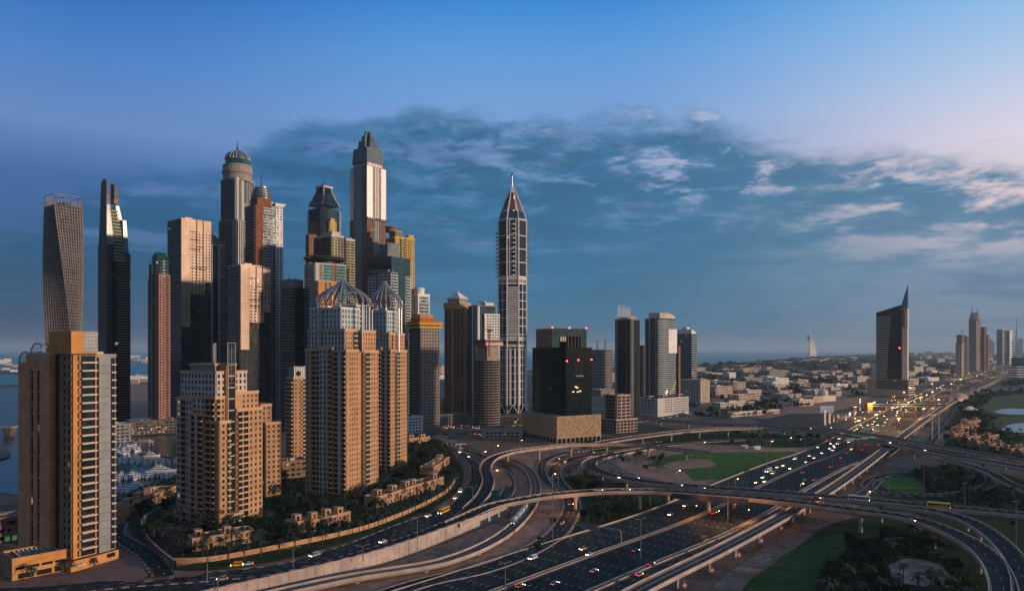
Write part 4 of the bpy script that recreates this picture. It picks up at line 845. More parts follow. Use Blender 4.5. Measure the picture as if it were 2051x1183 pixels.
# ---------------------------------------------------------------- skyline behind the marina
# twisting tower
def twisted():
    D = 900; cx = xat(127, D); zt = zat(416, D); zc = zat(394, D)
    t = thing('twisted_tower', 'grey twisting high-rise with an open cage of columns on top, far left', 'skyscraper', (cx, D, 0))
    n = 74; core, fr = MB(), MB(); rings = []
    for i in range(n+1):
        u = i/n; z = zt*u; ps = R(31.5+58-(58+25)*u) ; r = 19.2+2.8*u
        rings.append((z, [(r*math.sin(ps+k*math.pi/2), -r*math.cos(ps+k*math.pi/2)) for k in range(4)]))
    for i in range(n):
        (z0, a), (z1, b) = rings[i], rings[i+1]
        for k in range(4):
            j = (k+1) % 4
            core.face([(a[k][0]*.985, a[k][1]*.985, z0), (a[j][0]*.985, a[j][1]*.985, z0), (b[j][0]*.985, b[j][1]*.985, z1), (b[k][0]*.985, b[k][1]*.985, z1)], 'glass_dark')
            m = 'mid_concrete'  # one even mid-tone concrete on every face of the frame
            P = lambda q, rr, s, w=0: (rr[q][0]*s, rr[q][1]*s)
            # one storey band and upright fins, stepping round with the twist
            for (s0, s1, zz0, zz1) in ((.985, 1.012, z0, z0+(z1-z0)*.2),):
                A, B = [(a[k][0]*s1, a[k][1]*s1), (a[j][0]*s1, a[j][1]*s1)]
                fr.face([(A[0], A[1], zz0), (B[0], B[1], zz0), (B[0], B[1], zz1), (A[0], A[1], zz1)], m)
                fr.face([(A[0], A[1], zz1), (B[0], B[1], zz1), (a[j][0]*.98, a[j][1]*.98, zz1), (a[k][0]*.98, a[k][1]*.98, zz1)], m)
            nb = 10
            for q in range(nb+1):
                f = q/nb
                def pt(ring, f, s): return (ring[k][0]*(1-f)*s+ring[j][0]*f*s, ring[k][1]*(1-f)*s+ring[j][1]*f*s)
                hw = .028 if 0 < q < nb else .05
                l0, r0 = pt(a, max(0, f-hw*.55), 1.02), pt(a, min(1, f+hw*.55), 1.02); l1, r1 = pt(b, max(0, f-hw*.55), 1.02), pt(b, min(1, f+hw*.55), 1.02)
                fr.face([(*l0, z0), (*r0, z0), (*r1, z1), (*l1, z1)], m)
                il0, il1 = pt(a, max(0, f-hw*.55), .98), pt(b, max(0, f-hw*.55), .98); ir0, ir1 = pt(a, min(1, f+hw*.55), .98), pt(b, min(1, f+hw*.55), .98)
                fr.face([(*il0, z0), (*l0, z0), (*l1, z1), (*il1, z1)], m); fr.face([(*r0, z0), (*ir0, z0), (*ir1, z1), (*r1, z1)], m)
    top = rings[-1][1]; core.face([(p[0], p[1], zt) for p in top], 'roof_grey')
    core.build('glazing', t); fr.build('facade_frame', t)
    for k in range(4):
        j = (k+1) % 4; mb = MB()
        for q in range(9):
            f = q/8 if q < 8 else 0
            x, y = top[k][0]*(1-f)+top[j][0]*f, top[k][1]*(1-f)+top[j][1]*f
            hh = zc-zt if q % 8 == 0 else (zc-zt)*random.uniform(.5, .95)
            mb.tube([(x, y, zt-.5), (x*1.01, y*1.01, zt+hh)], .45, 'concrete', 5)
        mb.tube([(top[k][0], top[k][1], zc-.6), (top[j][0], top[j][1], zc-.6)], .4, 'concrete', 5); mb.build('roof_screen', t)
    mb = MB(); mb.box(-6, 5, -4, 6, zt, zt+6, 'concrete_dark'); mb.build('plant_room', t)
    mb = MB(); mb.tube([(2, 0, zt+6), (3, -1, zt+12), (-9, -6, zt+11)], .5, 'dark_steel', 5); mb.build('cleaning_crane', t)
twisted()

def finned():
    T = Tower('finned_tower', 'very tall dark tower with twin curved fins and a pale blue glass wedge on top', 196.5, 214, 261, 1050, ratio=.8)
    W, L = T.W, T.L; zs = T.z(488); zr = T.z(500)
    dk = wn('concrete_dark', fl=3.9, sp=1.3, d=.8)
    xa, xb = T.lx(222), T.lx(234)
    T.block(0, xa, 0, L, 0, zs, 'glass_black', right=[(0, 1, 'band', dk)], left=[(0, 1, 'band', dk)], roof='roof_grey')
    T.block(xa+.1, xb, 2.5, L*.8, 0, zr, 'glass_black', right=[], left=[], roof='roof_grey')
    T.block(xb+.1, W, 0, L*.8, 0, zr-3, 'glass_black', right=[(0, 1, 'bal', wn('concrete_dark', bay=9, fl=3.9, wf=.97, hf=.72, bm='concrete', rh=.8, bd=1.2, piers=False))], left=[], back=[(0, 1, 'band', dk)], roof='roof_grey')
    # tapering wedge: dark flank, pale glass front, balconied middle, stepped right edge
    zt = T.z(372)
    def lerp(a, b, t): return a+(b-a)*t
    mb = MB(); xL0, xL1 = T.lx(214), T.lx(213); zB = zs
    mb.prism([(.4, .4), (T.lx(229), .4), (T.lx(229), L*.75), (.4, L*.9)], zB, T.z(408), 'glass_pale', 'roof_grey', [(.2, 3), (T.lx(222), 3), (T.lx(222), L*.55), (.2, L*.55)]); T.add('wedge_glass', mb)
    mb = MB(); mb.prism([(T.lx(229)+.1, 1.2), (T.lx(253), 1.2), (T.lx(253), L*.6), (T.lx(229)+.1, L*.6)], T.z(520), T.z(412), 'glass_teal', 'roof_grey', [(T.lx(223), 4), (T.lx(237), 4), (T.lx(237), L*.5), (T.lx(223), L*.5)]); T.add('wedge_middle', mb)
    mb = MB(); zz = T.z(520)
    for i in range(16):
        u = i/16; mb.box(lerp(T.lx(229), T.lx(223), u), lerp(T.lx(252), T.lx(238), u), lerp(1, 3.8, u)-1.4, lerp(1, 3.8, u)+.3, lerp(zz, T.z(414), u), lerp(zz, T.z(414), u)+1.5, 'green_yellow')
    T.add('wedge_terrace', mb)
    mb = MB(); mb.prism([(T.lx(250), .8), (T.lx(260), .8), (T.lx(260), L*.6), (T.lx(250), L*.6)], T.z(520), T.z(436), 'glass_pale', 'roof_grey', [(T.lx(247), 1.6), (T.lx(254), 1.6), (T.lx(254), L*.6), (T.lx(247), L*.6)]); T.add('side_wedge', mb)
    mb = MB(); mb.prism([(T.lx(238.5), 3.2), (T.lx(247), 3.2), (T.lx(247), L*.55), (T.lx(238.5), L*.55)], T.z(436), T.z(408), 'glass_pale', 'roof_grey', [(T.lx(234), 3.6), (T.lx(241), 3.6), (T.lx(241), L*.5), (T.lx(234), L*.5)]); T.add('upper_wedge', mb)
    for (pl, pr, ytop, ybot, off) in ((212, 219, 358, 408, 0), (228.5, 237, 368, 408, 2)):
        mb = MB(); xl, xr_ = T.lx(pl, 3), T.lx(pr, 3); zb, z1, z2 = T.z(ybot, xl, 3), T.z(ytop, xl, 3), T.z(ytop+25, xl, 3)
        mb.box(xl, xr_, 3-.05, L*.5, zb, z2-4, 'pink_wall')
        pts = [(0, 0), (0, 1), (.25, .97), (.6, .72), (.85, .38), (1, 0)]
        for i in range(len(pts)-1): pass
        hh = z1-(z2-4)
        prof = [(xl+(xr_-xl)*a, z2-4+hh*b) for a, b in pts]
        for i in range(1, len(prof)-1):
            (x0, za), (x1, zb_) = prof[i], prof[i+1]
            mb.face([(x0, 2.4, za), (x0, L*.5, za), (x1, L*.5, zb_), (x1, 2.4, zb_)][::-1], 'slate_panel')
        mb.face([(x, 2.4, z) for x, z in prof][::-1], 'dark_steel'); mb.face([(x, L*.5, z) for x, z in prof], 'dark_steel'); mb.face([(xl, 2.4, prof[0][1]), (xl, 2.4, prof[1][1]), (xl, L*.5, prof[1][1]), (xl, L*.5, prof[0][1])], 'dark_steel')
        T.add('roof_fin', mb)
    mb = MB(); mb.prism([(0, .6), (.38, .6), (.38, L*.95), (0, L*.95)], zs, T.z(362), 'glass_black', None, [(T.lx(211.5, 3), 2.2), (T.lx(213, 3), 2.2), (T.lx(213, 3), L*.62), (T.lx(211.5, 3), L*.62)]); T.add('dark_flank', mb)
    T.done()
finned()

T = Tower('apartment_tower', 'pink and teal tower with a rounded glass top, left of the bronze tower', 299, 318, 340, 925, ratio=1.2)
pk = wn('pink_wall', bay=4.2, wf=.45, hf=.5, fl=3.6)
T.block(0, T.W, 0, T.L*.5, 0, T.z(550), 'glass_dark', right=[(0, .55, 'win', pk), (.55, 1, 'bal', wn('pink_wall', bay=6, bd=1.4))], left=[(0, 1, 'win', pk)], roof='roof_grey', parm='pink_wall')
T.block(-3, T.W*.5, T.L*.5, T.L*.8, 0, T.z(528), 'glass_teal', right=[(0, 1, 'band', wn('glass_blue', d=.3))], left=[(0, 1, 'band', wn('slate_panel', d=.4))])
T.block(-1, T.W*.5, T.L*.8, T.L*1.05, 0, T.z(560), 'glass_dark', right=[], left=[(0, 1, 'win', pk)], parm='pink_wall')
mb = MB(); r = T.W*.62; mb.lathe([(r, T.z(552)), (r, T.z(522)), (r*.96, T.z(513)), (r*.8, T.z(507)), (r*.5, T.z(503.5)), (.1, T.z(502.5))], 'glass_teal', 24, T.W*.55, T.L*.5); T.add('round_top', mb)
for i in range(6):
    mb = MB(); z = T.z(552-i*6); mb.lathe([(r+.02, z-.6), (r+.5, z-.6), (r+.5, z+.5), (r+.02, z+.5)], 'slate_panel', 24, T.W*.55, T.L*.5, False); T.add('floor_band', mb)
T.done()

def bronze(label, xl, xc, xr, D, ytop, blankf, seed, drop):
    T = Tower('bronze_tower', label, xl, xc, xr, D, ratio=.9); W, L = T.W, T.L; zt = T.z(ytop); zm = zt-(zt-0)*drop  # below zm, stepped across the bays, the cast shadow is painted as dark bands
    rg = random.Random(seed)
    pn = wn('bronze_panel', d=.5, seam='bronze_line', fl=4.0)
    ob = wn('bronze_panel', bay=4.6, wf=.5, hf=.5, fl=4.0, d=.9); bl = wn('bronze_line', fl=4.0, sp=.9, d=.5, mull=4.6)
    T.block(0, W, 0, L, 0, zt, 'glass_bronze',
            right=[(0, blankf, 'wall', dict(pn, z0=zm*.75)), (blankf, .78, 'win', dict(ob, z0=zm)), (.78, 1, 'win', dict(ob, z0=zm*1.1)), (blankf, 1, 'band', dict(bl, z1=zm)), (0, blankf, 'band', dict(bl, z1=zm*.75))],
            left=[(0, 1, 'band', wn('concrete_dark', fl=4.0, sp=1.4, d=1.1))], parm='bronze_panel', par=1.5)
    mb = MB(); mb.box(W*blankf, W+.3, -.75, .2, zt-16, zt-.62, 'bronze_panel'); T.add('top_panel', mb)
    for i in range(7):
        y = zt-16-i*rg.uniform(8, 14); x0 = W*rg.choice([blankf, .5, .6, .3]); mb = MB()
        mb.box(x0, x0+W*rg.uniform(.2, .45), -2.2, -.9, y, y+.7, 'bronze_line'); T.add('ledge', mb)
    for x in (W*.5, W*.72):
        mb = MB(); mb.box(x, x+.6, -1.6, -.9, zm*1.1, zt+1, 'bronze_line'); T.add('facade_rail', mb)
    mb = MB(); mb.box(W*.15, W*.4, 2, 8, zt, zt+3.5, 'bronze_panel', 'roof_pale'); T.add('lift_overrun', mb)
    mb = MB(); mb.box(W*.5, W*.9, 4, 9, zt, zt+2.2, 'steel'); T.add('roof_plant', mb)
    T.done()
bronze('tall bronze-panelled tower, the higher of two alike, with a dark banded left side', 336, 363, 422, 1000, 438, .30, 1, .36)
bronze('lower bronze-panelled tower with a pale stepped top, in front of the dome tower', 456, 482, 541, 930, 531, .28, 2, .34)

T = Tower('glass_tower', 'dark glass tower with sloping roof and pale frame behind the taller bronze tower', 418, 424, 450, 1060, ratio=.7)
zt = T.z(490); T.block(0, T.W, 0, T.L, 0, zt, 'glass_black', right=[(.0, .08, 'wall', wn('steel', d=.8)), (.5, .62, 'wall', wn('off_white', d=1)), (.62, 1, 'bal', wn('off_white', bay=8, bd=2, rh=.5, wf=.97, piers=False))], left=[], roof='roof_grey', parm='off_white')
mb = MB(); mb.prism([(0, 0), (T.W, 0), (T.W, T.L), (0, T.L)], zt+.5, [T.z(466), T.z(486), T.z(486), T.z(466)], 'slate_panel'); T.add('sloping_roof', mb); T.done()

# domed tower
T = Tower('dome_tower', 'the tall apartment tower crowned by a ribbed dome and needle', 441, 473, 510, 1110, ratio=1)
W, L = T.W, T.L; cx, cy = W/2, L/2; z1, z2 = T.z(440), T.z(356)
lb = wn('off_white', bay=5.2, wf=.6, hf=.55, fl=3.8, bm='concrete', bd=1.1)
T.block(-1, W+1, -1, L+1, 0, z1, 'glass_dark', right=[(0, .42, 'rib', wn('off_white', bay=4, rw=2.0, d=1.2)), (.42, 1, 'bal', lb)], left=[(0, .2, 'rib', wn('off_white', bay=4, rw=1.6, d=1.0)), (.2, 1, 'bal', wn('concrete', bay=6, fl=3.8, bm='concrete_dark'))], parm='concrete')
T.block(.6, W-.6, .6, L-.6, z1, z2, 'glass_teal', right=[(.02, .10, 'wall', wn('off_white', d=1)), (.10, .30, 'bal', lb), (.30, .40, 'wall', wn('off_white', d=1.2)), (.40, .56, 'band', wn('glass_aqua', fl=3.8, d=.4)), (.56, .78, 'bal', lb), (.84, .98, 'rib', wn('off_white', bay=4, rw=1.8, d=1.2))], left=[(0, .1, 'wall', wn('off_white', d=1)), (.1, .9, 'bal', wn('concrete', bay=6, fl=3.8, bm='concrete_dark'))], parm='off_white')
r = W*.60; Dz = lambda py: T.z(py, cx, cy)
mb = MB(); mb.lathe([(r, z2-2), (r, Dz(351)), (r*1.07, Dz(350)), (r*1.07, Dz(346)), (r*1.0, Dz(345)), (r*1.0, Dz(338)), (r*1.04, Dz(337)), (r*1.0, Dz(333)), (r*.84, Dz(332))], 'concrete', 32, cx, cy); T.add('drum', mb)
mb = MB(); mb.lathe([(r*.84, Dz(332)), (r*.84, Dz(322))], 'glass_teal', 32, cx, cy); T.add('drum_glazing', mb)
mb = MB(); mb.lathe([(r*.87, Dz(322)), (r*.86, Dz(319)), (r*.80, Dz(314)), (r*.66, Dz(309)), (r*.44, Dz(305)), (r*.2, Dz(302.5)), (r*.09, Dz(301)), (r*.06, Dz(294))], 'slate_panel', 32, cx, cy); T.add('dome', mb)
for i in range(24):
    a = 2*math.pi*i/24; mb = MB(); c, s_ = math.cos(a), math.sin(a)
    mb.tube([(cx+c*r*p, cy+s_*r*p, Dz(q)) for p, q in ((.88, 322), (.87, 319), (.81, 314), (.67, 309), (.45, 305))], .5, 'off_white' if i % 2 else 'steel', 4); T.add('dome_rib', mb)
for i in range(36):
    a = 2*math.pi*i/36; mb = MB(); mb.box(-.35, .35, -.5, .5, Dz(345), Dz(338), 'off_white'); o = T.add('drum_pilaster', mb, (cx+math.cos(a)*r*1.01, cy+math.sin(a)*r*1.01, 0)); o.rotation_euler = (0, 0, a)
mast(T, cx, cy, Dz(300), Dz(280), 1.0, 'dark_steel'); T.done()

# tower with rust block, conical top and antenna
T = Tower('antenna_tower', 'tower with a rust-brown shaft, white flared corner and grey cone with antenna on top', 492, 512, 566, 1040, ratio=.8)
W, L = T.W, T.L; xr0, xr1, xg = T.lx(512), T.lx(526), T.lx(551); z1 = T.z(408)
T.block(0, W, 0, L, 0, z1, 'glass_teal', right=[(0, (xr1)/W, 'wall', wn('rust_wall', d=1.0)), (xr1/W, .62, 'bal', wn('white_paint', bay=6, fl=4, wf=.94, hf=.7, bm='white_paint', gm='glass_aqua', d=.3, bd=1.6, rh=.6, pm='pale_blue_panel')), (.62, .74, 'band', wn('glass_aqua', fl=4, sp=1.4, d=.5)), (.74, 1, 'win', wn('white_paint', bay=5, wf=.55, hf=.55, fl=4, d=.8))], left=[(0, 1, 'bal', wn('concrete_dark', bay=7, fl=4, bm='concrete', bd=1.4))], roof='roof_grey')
mb = MB(); mb.prism([(xg, -1.1), (W+.6, -1.1), (W+.6, L*.5), (xg, L*.5)], z1+.2, z1+5, 'white_paint', None, [(xg, -1.5), (W+5, -2), (W+5, L*.5), (xg, L*.5)]); T.add('flared_cornice', mb)
mb = MB(); mb.box(2, xg-6, -1.3, L*.7, T.z(415), T.z(395), 'rust_wall', 'roof_grey'); T.add('rust_block', mb)
mb = MB(); mb.box(xg-12, xg-1, 4, L*.6, z1, T.z(399), 'slate_panel'); T.add('plant_room', mb)
c1, c2 = xg*.47, L*.36
mb = MB(); mb.lathe([(13.5, T.z(395)), (13.5, T.z(391)), (11, T.z(384)), (9, T.z(371)), (5, T.z(369.5))], 'slate_panel', 24, c1, c2); T.add('cone_top', mb)
for q in (388, 383, 378, 373):
    mb = MB(); rr = 9+(q-371)*.22; mb.lathe([(rr, T.z(q)), (rr+1.0, T.z(q)), (rr+1.0, T.z(q)+.8), (rr, T.z(q)+.8)], 'steel', 24, c1, c2, False); T.add('cone_ring', mb)
mast(T, c1, c2, T.z(370), T.z(340), .9, 'dark_steel'); mb = MB(); mb.box(c1+3, c1+6, c2-2, c2+1, T.z(370), T.z(367), 'steel'); T.add('roof_plant', mb)
T.done()

# dark striped slab behind the rust tower
T = Tower('office_tower', 'dull brown striped slab with a flat dark side, left of the ribbed domes', 563, 591, 611, 1010, ratio=1.3)
T.block(0, T.W, 0, T.L, 0, T.z(575), 'glass_black', right=[], left=[(0, 1, 'band', wn('concrete', fl=4, sp=1.8, d=.6))], roof='roof_grey')
mb = MB(); mb.box(-.7, T.W*.8, -.3, T.L, T.z(575), T.z(559), 'concrete', 'roof_grey'); T.add('top_block', mb); roof_plant(T, 0, T.W*.8, 0, T.L, T.z(559), 3, 4); T.done()

# bell-topped tower with spire
T = Tower('bell_tower', 'teal glass tower with a white flared lantern and spire, behind the green-striped block', 617, 647, 681, 1150, ratio=1)
W, L = T.W, T.L; zt = T.z(415)
br = wn('brown_wall', bay=5, wf=.5, hf=.5, fl=3.8, d=.8)
T.block(0, W, 0, L, 0, zt, 'glass_teal', right=[(0, .12, 'bal', wn('off_white', bay=6, bm='off_white', bd=2.2, wf=.98, piers=False)), (.88, 1, 'bal', wn('off_white', bay=6, bm='off_white', bd=2.2, wf=.98, piers=False)), (.12, .88, 'rib', wn('slate_panel', bay=5, rw=.4, d=.3))], left=[(0, .15, 'bal', wn('off_white', bay=6, bm='off_white', bd=2.2, piers=False)), (.85, 1, 'bal', wn('off_white', bay=6, bm='off_white', bd=2, piers=False)), (.15, .85, 'rib', wn('slate_panel', bay=5, rw=.4, d=.3))], roof='roof_grey')
T.block(W*.25, W*.72, -2.2, -.4, 0, T.z(442), 'glass_dark', right=[(0, 1, 'win', wn('yellow_wall', bay=4, wf=.4, hf=.45, fl=3.8))], left=[(0, 1, 'wall', wn('yellow_wall'))], parm='yellow_wall')
T.block(W*.38, W*.60, -2.9, -2.25, T.z(460), T.z(436), 'glass_dark', right=[(0, 1, 'win', wn('yellow_wall', bay=4, wf=.3, hf=.4, fl=3.8))], left=[(0, 1, 'wall', wn('yellow_wall'))], parm='yellow_wall')
T.block(-2.2, -.4, L*.3, L*.75, 0, T.z(446), 'glass_dark', left=[(0, 1, 'win', br)], right=[(0, 1, 'wall', wn('brown_wall'))], parm='brown_wall')
cx, cy = W/2, L/2
for (i0, (hw0, py0), (hw1, py1), m) in ((0, (.5, 415), (.40, 404), 'concrete'), (1, (.38, 403), (.26, 388), 'concrete'), (2, (.25, 387.5), (.22, 378), 'off_white')):
    mb = MB(); q = lambda h: [(cx-W*h, cy-L*h), (cx+W*h, cy-L*h), (cx+W*h, cy+L*h), (cx-W*h, cy+L*h)]
    mb.prism(q(hw0*.94), T.z(py0, cx, cy), T.z(py1, cx, cy), 'glass_bronze' if i0 < 2 else 'glass_black', None, q(hw1*.94)); T.add('lantern', mb)
    for sx, sy in ((-1, -1), (1, -1), (1, 1), (-1, 1)):
        mb = MB(); mb.tube([(cx+sx*W*hw0, cy+sy*L*hw0, T.z(py0, cx, cy)), (cx+sx*W*hw1, cy+sy*L*hw1, T.z(py1, cx, cy))], 1.1, 'off_white', 5); T.add('corner_rib', mb)
mb = MB(); h = .28; mb.box(cx-W*h, cx+W*h, cy-L*h, cy+L*h, T.z(378, cx, cy), T.z(374, cx, cy), 'off_white'); T.add('lantern_cap', mb)
mb = MB(); mb.prism([(cx-6, cy-6), (cx+6, cy-6), (cx+6, cy+6), (cx-6, cy+6)], T.z(374, cx, cy), T.z(368, cx, cy), 'slate_panel', None, [(cx-1, cy-1), (cx+1, cy-1), (cx+1, cy+1), (cx-1, cy+1)]); T.add('cap_roof', mb)
mast(T, cx, cy, T.z(369, cx, cy), T.z(357, cx, cy), 1.0, 'dark_steel'); T.done()
T = Tower('apartment_tower', 'slim dark brown tower at the left shoulder of the bell-topped tower', 613, 619, 634, 1090, ratio=.8)
T.block(0, T.W, 0, T.L, 0, T.z(470), 'glass_dark', right=[(0, 1, 'win', br)], left=[(0, 1, 'win', br)], parm='brown_wall'); T.done()

# green and yellow balcony block
T = Tower('apartment_tower', 'green and yellow balcony tower with a rounded left shoulder, left of the tall crystal-topped tower', 629, 664, 709, 1010, ratio=1)
gy = wn('green_yellow', bay=6, fl=3.9, wf=.6, hf=.55, bm='green_yellow', bd=1.3)
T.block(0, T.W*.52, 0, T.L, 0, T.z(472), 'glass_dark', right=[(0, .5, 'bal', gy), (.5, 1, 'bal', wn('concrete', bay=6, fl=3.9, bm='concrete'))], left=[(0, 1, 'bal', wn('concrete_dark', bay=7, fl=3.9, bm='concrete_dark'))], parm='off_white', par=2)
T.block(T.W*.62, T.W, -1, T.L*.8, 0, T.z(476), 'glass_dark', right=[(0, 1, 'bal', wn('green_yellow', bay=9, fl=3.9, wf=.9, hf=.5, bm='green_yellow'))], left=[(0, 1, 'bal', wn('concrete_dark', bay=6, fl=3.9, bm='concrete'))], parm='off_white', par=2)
T.block(T.W*.52, T.W*.62, 3, T.L*.8, 0, T.z(482), 'glass_black', right=[], left=[])
mb = MB(); mb.box(3, 16, 2, T.L*.6, T.z(472), T.z(462), 'cream_wall', 'roof_pale'); T.add('top_block', mb); roof_plant(T, T.W*.4, T.W, 2, T.L*.6, T.z(472), 6, 9); T.done()

# tower under a dark disc
T = Tower('visor_tower', 'aqua and brown glass tower capped by a wide dark disc visor', 610, 632, 692, 930, ratio=.8)
W, L = T.W, T.L; zt = T.z(527); u = lambda px: T.lx(px)/W
T.block(0, W, 0, L, 0, zt, 'glass_teal', right=[(0, u(640), 'wall', wn('off_white', d=.5)), (u(640), u(647), 'bal', wn('tan_wall', bay=6, bm='off_white')), (u(647), u(664), 'band', wn('glass_aqua', fl=4, sp=2.6, d=.4)), (u(664), u(674), 'wall', wn('brown_wall', d=.7, seam='dark_steel')), (u(674), u(692), 'band', wn('glass_aqua', fl=4, sp=1.8, d=.4))], left=[(0, .5, 'bal', wn('off_white', bay=6, bm='off_white')), (.5, 1, 'band', wn('slate_panel', fl=4))], parm='off_white')
T.block(T.lx(632), T.lx(668), -8, -1.2, 0, T.z(563, 0, -8), 'glass_dark', right=[(0, .3, 'wall', wn('orange_wall')), (.3, .75, 'win', wn('tan_wall', bay=5)), (.75, 1, 'wall', wn('orange_wall'))], left=[(0, 1, 'wall', wn('tan_wall'))], parm='tan_trim')
cx, cy = W*.5, L*.5; r = W*.66
mb = MB(); mb.lathe([(r*.5, zt), (r*.5, T.z(519)), (r*.9, T.z(518)), (r*1.0, T.z(513.5)), (r*.96, T.z(511)), (r*.4, T.z(510))], 'dark_steel', 36, cx, cy); T.add('disc_visor', mb)
mb = MB(); mb.prism([(-13, 6), (-2, 4), (-2, 10), (-13, 8)], T.z(516), T.z(514.5), 'dark_steel'); T.add('visor_wing', mb)
mast(T, W*.66, -1.6, T.z(575), T.z(505), .35, 'dark_steel'); T.done()

# crystal-topped tallest tower
T = Tower('crown_tower', 'tallest silver tower with a dark pleated crystal crown and brown lower half', 701, 734.5, 773, 1085, ratio=1)
W, L = T.W, T.L; z1, z2 = T.z(437), T.z(322); zc = T.z(267, W/2, L/2)
def rib_face(lo):
    m1 = 'off_white' if lo else 'silver_panel'
    return [(.0, .30 if not lo else .04, 'wall', wn('silver_panel', d=.6, seam='steel', fl=5)) if not lo else (0, .30, 'win', wn('brown_wall', bay=3.4, wf=.5, hf=.5, fl=4, d=.8)),
            (.34, .68, 'rib', wn(m1, bay=4.4, rw=1.9, d=1.0)),
            (.74, 1, 'wall', wn('silver_panel', d=.6, seam='steel', fl=5)) if not lo else (.72, 1, 'win', wn('brown_wall', bay=3.4, wf=.5, hf=.5, fl=4, d=.8))]
def rib_left(lo):
    return [(.0, .22, 'wall', wn('slate_panel', d=.3)), (.26, .74, 'rib', wn('off_white', bay=5, rw=1.7, d=1.0)), (.78, 1, 'wall', wn('silver_panel' if not lo else 'brown_wall', d=.6, seam='steel', fl=5))]
T.block(0, W, 0, L, 0, z1, 'glass_black', right=rib_face(1), left=rib_left(1), roof='roof_grey')
T.block(.2, W-.2, .2, L-.2, z1, z2-6, 'glass_dark', right=rib_face(0), left=rib_left(0), roof='roof_grey')
T.block(W*.12, W*.88, W*.1, L*.88, z2-6, z2, 'glass_dark', right=[(0, 1, 'rib', wn('silver_panel', bay=3, rw=1.7, d=.8))], left=[(0, 1, 'rib', wn('off_white', bay=3, rw=1.7, d=.8))], parm='silver_panel')
for i in range(8):
    mb = MB(); mb.box(W*(.0+.13*i), W*(.0+.13*i)+2.6, -1.6, -.1, z1-1.4, z1+2.2, 'dark_steel'); T.add('cornice_bracket', mb)
# crystal crown: nested tapering shells, each taller and narrower than the one round it, with pleats
cx, cy = W/2, L/2
q = lambda h, a_=1.0: [(cx-W*h, cy-L*h*a_), (cx+W*h, cy-L*h*a_), (cx+W*h, cy+L*h*a_), (cx-W*h, cy+L*h*a_)]
for i, (hb, ht, py, wf) in enumerate(((.45, .395, 301, 1.0), (.435, .30, 285, .62), (.425, .205, 273, .36), (.415, .10, 264, .15))):
    for axis in (0, 1):
        mb = MB(); z0_, z1_ = z2+.1*i, T.z(py, cx, cy)
        def O(h, w_):
            p_ = [(-h, -w_), (h, -w_), (h, w_), (-h, w_)]
            return [(cx+W*(x if axis == 0 else y), cy+L*(y if axis == 0 else x)) for x, y in p_]
        e_ = .003*axis
        b0, b1 = O(hb+.008*i+e_, .44*wf), O(ht+.008*i+e_, .40*wf*(.75 if i else 1))
        if axis: b0, b1 = [b0[k] for k in (1, 0, 3, 2)], [b1[k] for k in (1, 0, 3, 2)]
        zs_ = [z1_-2.5, z1_-2.5, z1_, z1_] if i % 2 else [z1_, z1_, z1_-2.5, z1_-2.5]
        mb.prism(b0, z0_, zs_, 'slate_panel', None, b1); T.add('crown_plate', mb)
T.done()

# yellow residential tower behind, and the teal block with white balconies before it
T = Tower('apartment_tower', 'ochre yellow apartment tower with a dark roof turret, right of the tallest silver tower', 774, 791, 830, 1060, ratio=.8)
W, L = T.W, T.L; yw = wn('yellow_wall', bay=4, wf=.4, hf=.5, fl=3.8, d=.6)
T.block(0, W, 0, L, 0, T.z(476), 'glass_teal', right=[(0, .22, 'win', yw), (.22, .34, 'rib', wn('yellow_wall', bay=3, rw=1.2, d=1)), (.34, .66, 'bal', wn('yellow_wall', bay=8, fl=3.8, bm='yellow_wall', hf=.7)), (.66, .8, 'rib', wn('yellow_wall', bay=3, rw=1.2, d=1)), (.8, 1, 'win', yw)], left=[(0, 1, 'win', wn('tan_dark', bay=4, wf=.4, hf=.5, fl=3.8))], parm='yellow_wall', par=2)
T.block(1, W*.36, 1, L*.7, T.z(476), T.z(463), 'glass_dark', right=[(0, 1, 'rib', wn('yellow_wall', bay=3, rw=1.2, d=.6))], left=[(0, 1, 'wall', wn('tan_dark'))], parm='yellow_wall')
mb = MB(); mb.box(W*.7, W-.5, .4, L*.4, T.z(476), T.z(467), 'yellow_wall', 'roof_pale'); T.add('corner_turret', mb)
mb = MB(); mb.lathe([(8, T.z(463)), (8, T.z(456)), (9.4, T.z(455)), (9.4, T.z(452)), (6, T.z(451))], 'tan_dark', 16, 1, L*.5); T.add('roof_turret', mb)
T.done()
T = Tower('office_tower', 'dark teal glass tower with a diagonal-striped pyramid roof and white balcony tiers', 738, 784, 822, 960, ratio=1.1)
W, L = T.W, T.L; zt = T.z(513)
wb = wn('white_paint', bay=9, fl=3.8, wf=.94, hf=.62, bm='white_paint', bd=1.8, rh=.5)
T.block(0, W, 0, L, 0, zt, 'glass_teal', right=[(0, .3, 'bal', dict(wb, z1=T.z(545))), (.72, 1, 'bal', dict(wb, z1=T.z(550)))], left=[(0, .55, 'bal', dict(wb, z1=T.z(545))), (.66, 1, 'bal', dict(wb, z1=T.z(550)))], roof='roof_grey', parm='slate_panel', par=.4)
mb = MB(); p0 = [(-1, 6), (W*.62, 6), (W*.62, L*.7), (-1, L*.7)]
mb.prism(p0, zt+.5, [T.z(484), T.z(484), zt+2, zt+2], 'slate_panel'); T.add('wedge_roof', mb)
mb = MB()
for i in range(12): mb.tube([(W*.62*(i/12), 5.9, zt+1), (W*.62*min(1, i/12+.3), 5.9, T.z(486))], .35, 'off_white', 4)
T.add('roof_stripe', mb); mast(T, 2, -.8, T.z(570), T.z(532), .4, 'off_white'); T.done()
T = Tower('office_tower', 'small blue glass tower with a white top and round lantern, above the construction tower', 826, 837, 860, 1060, ratio=.7)
W, L = T.W, T.L; zt = T.z(592)
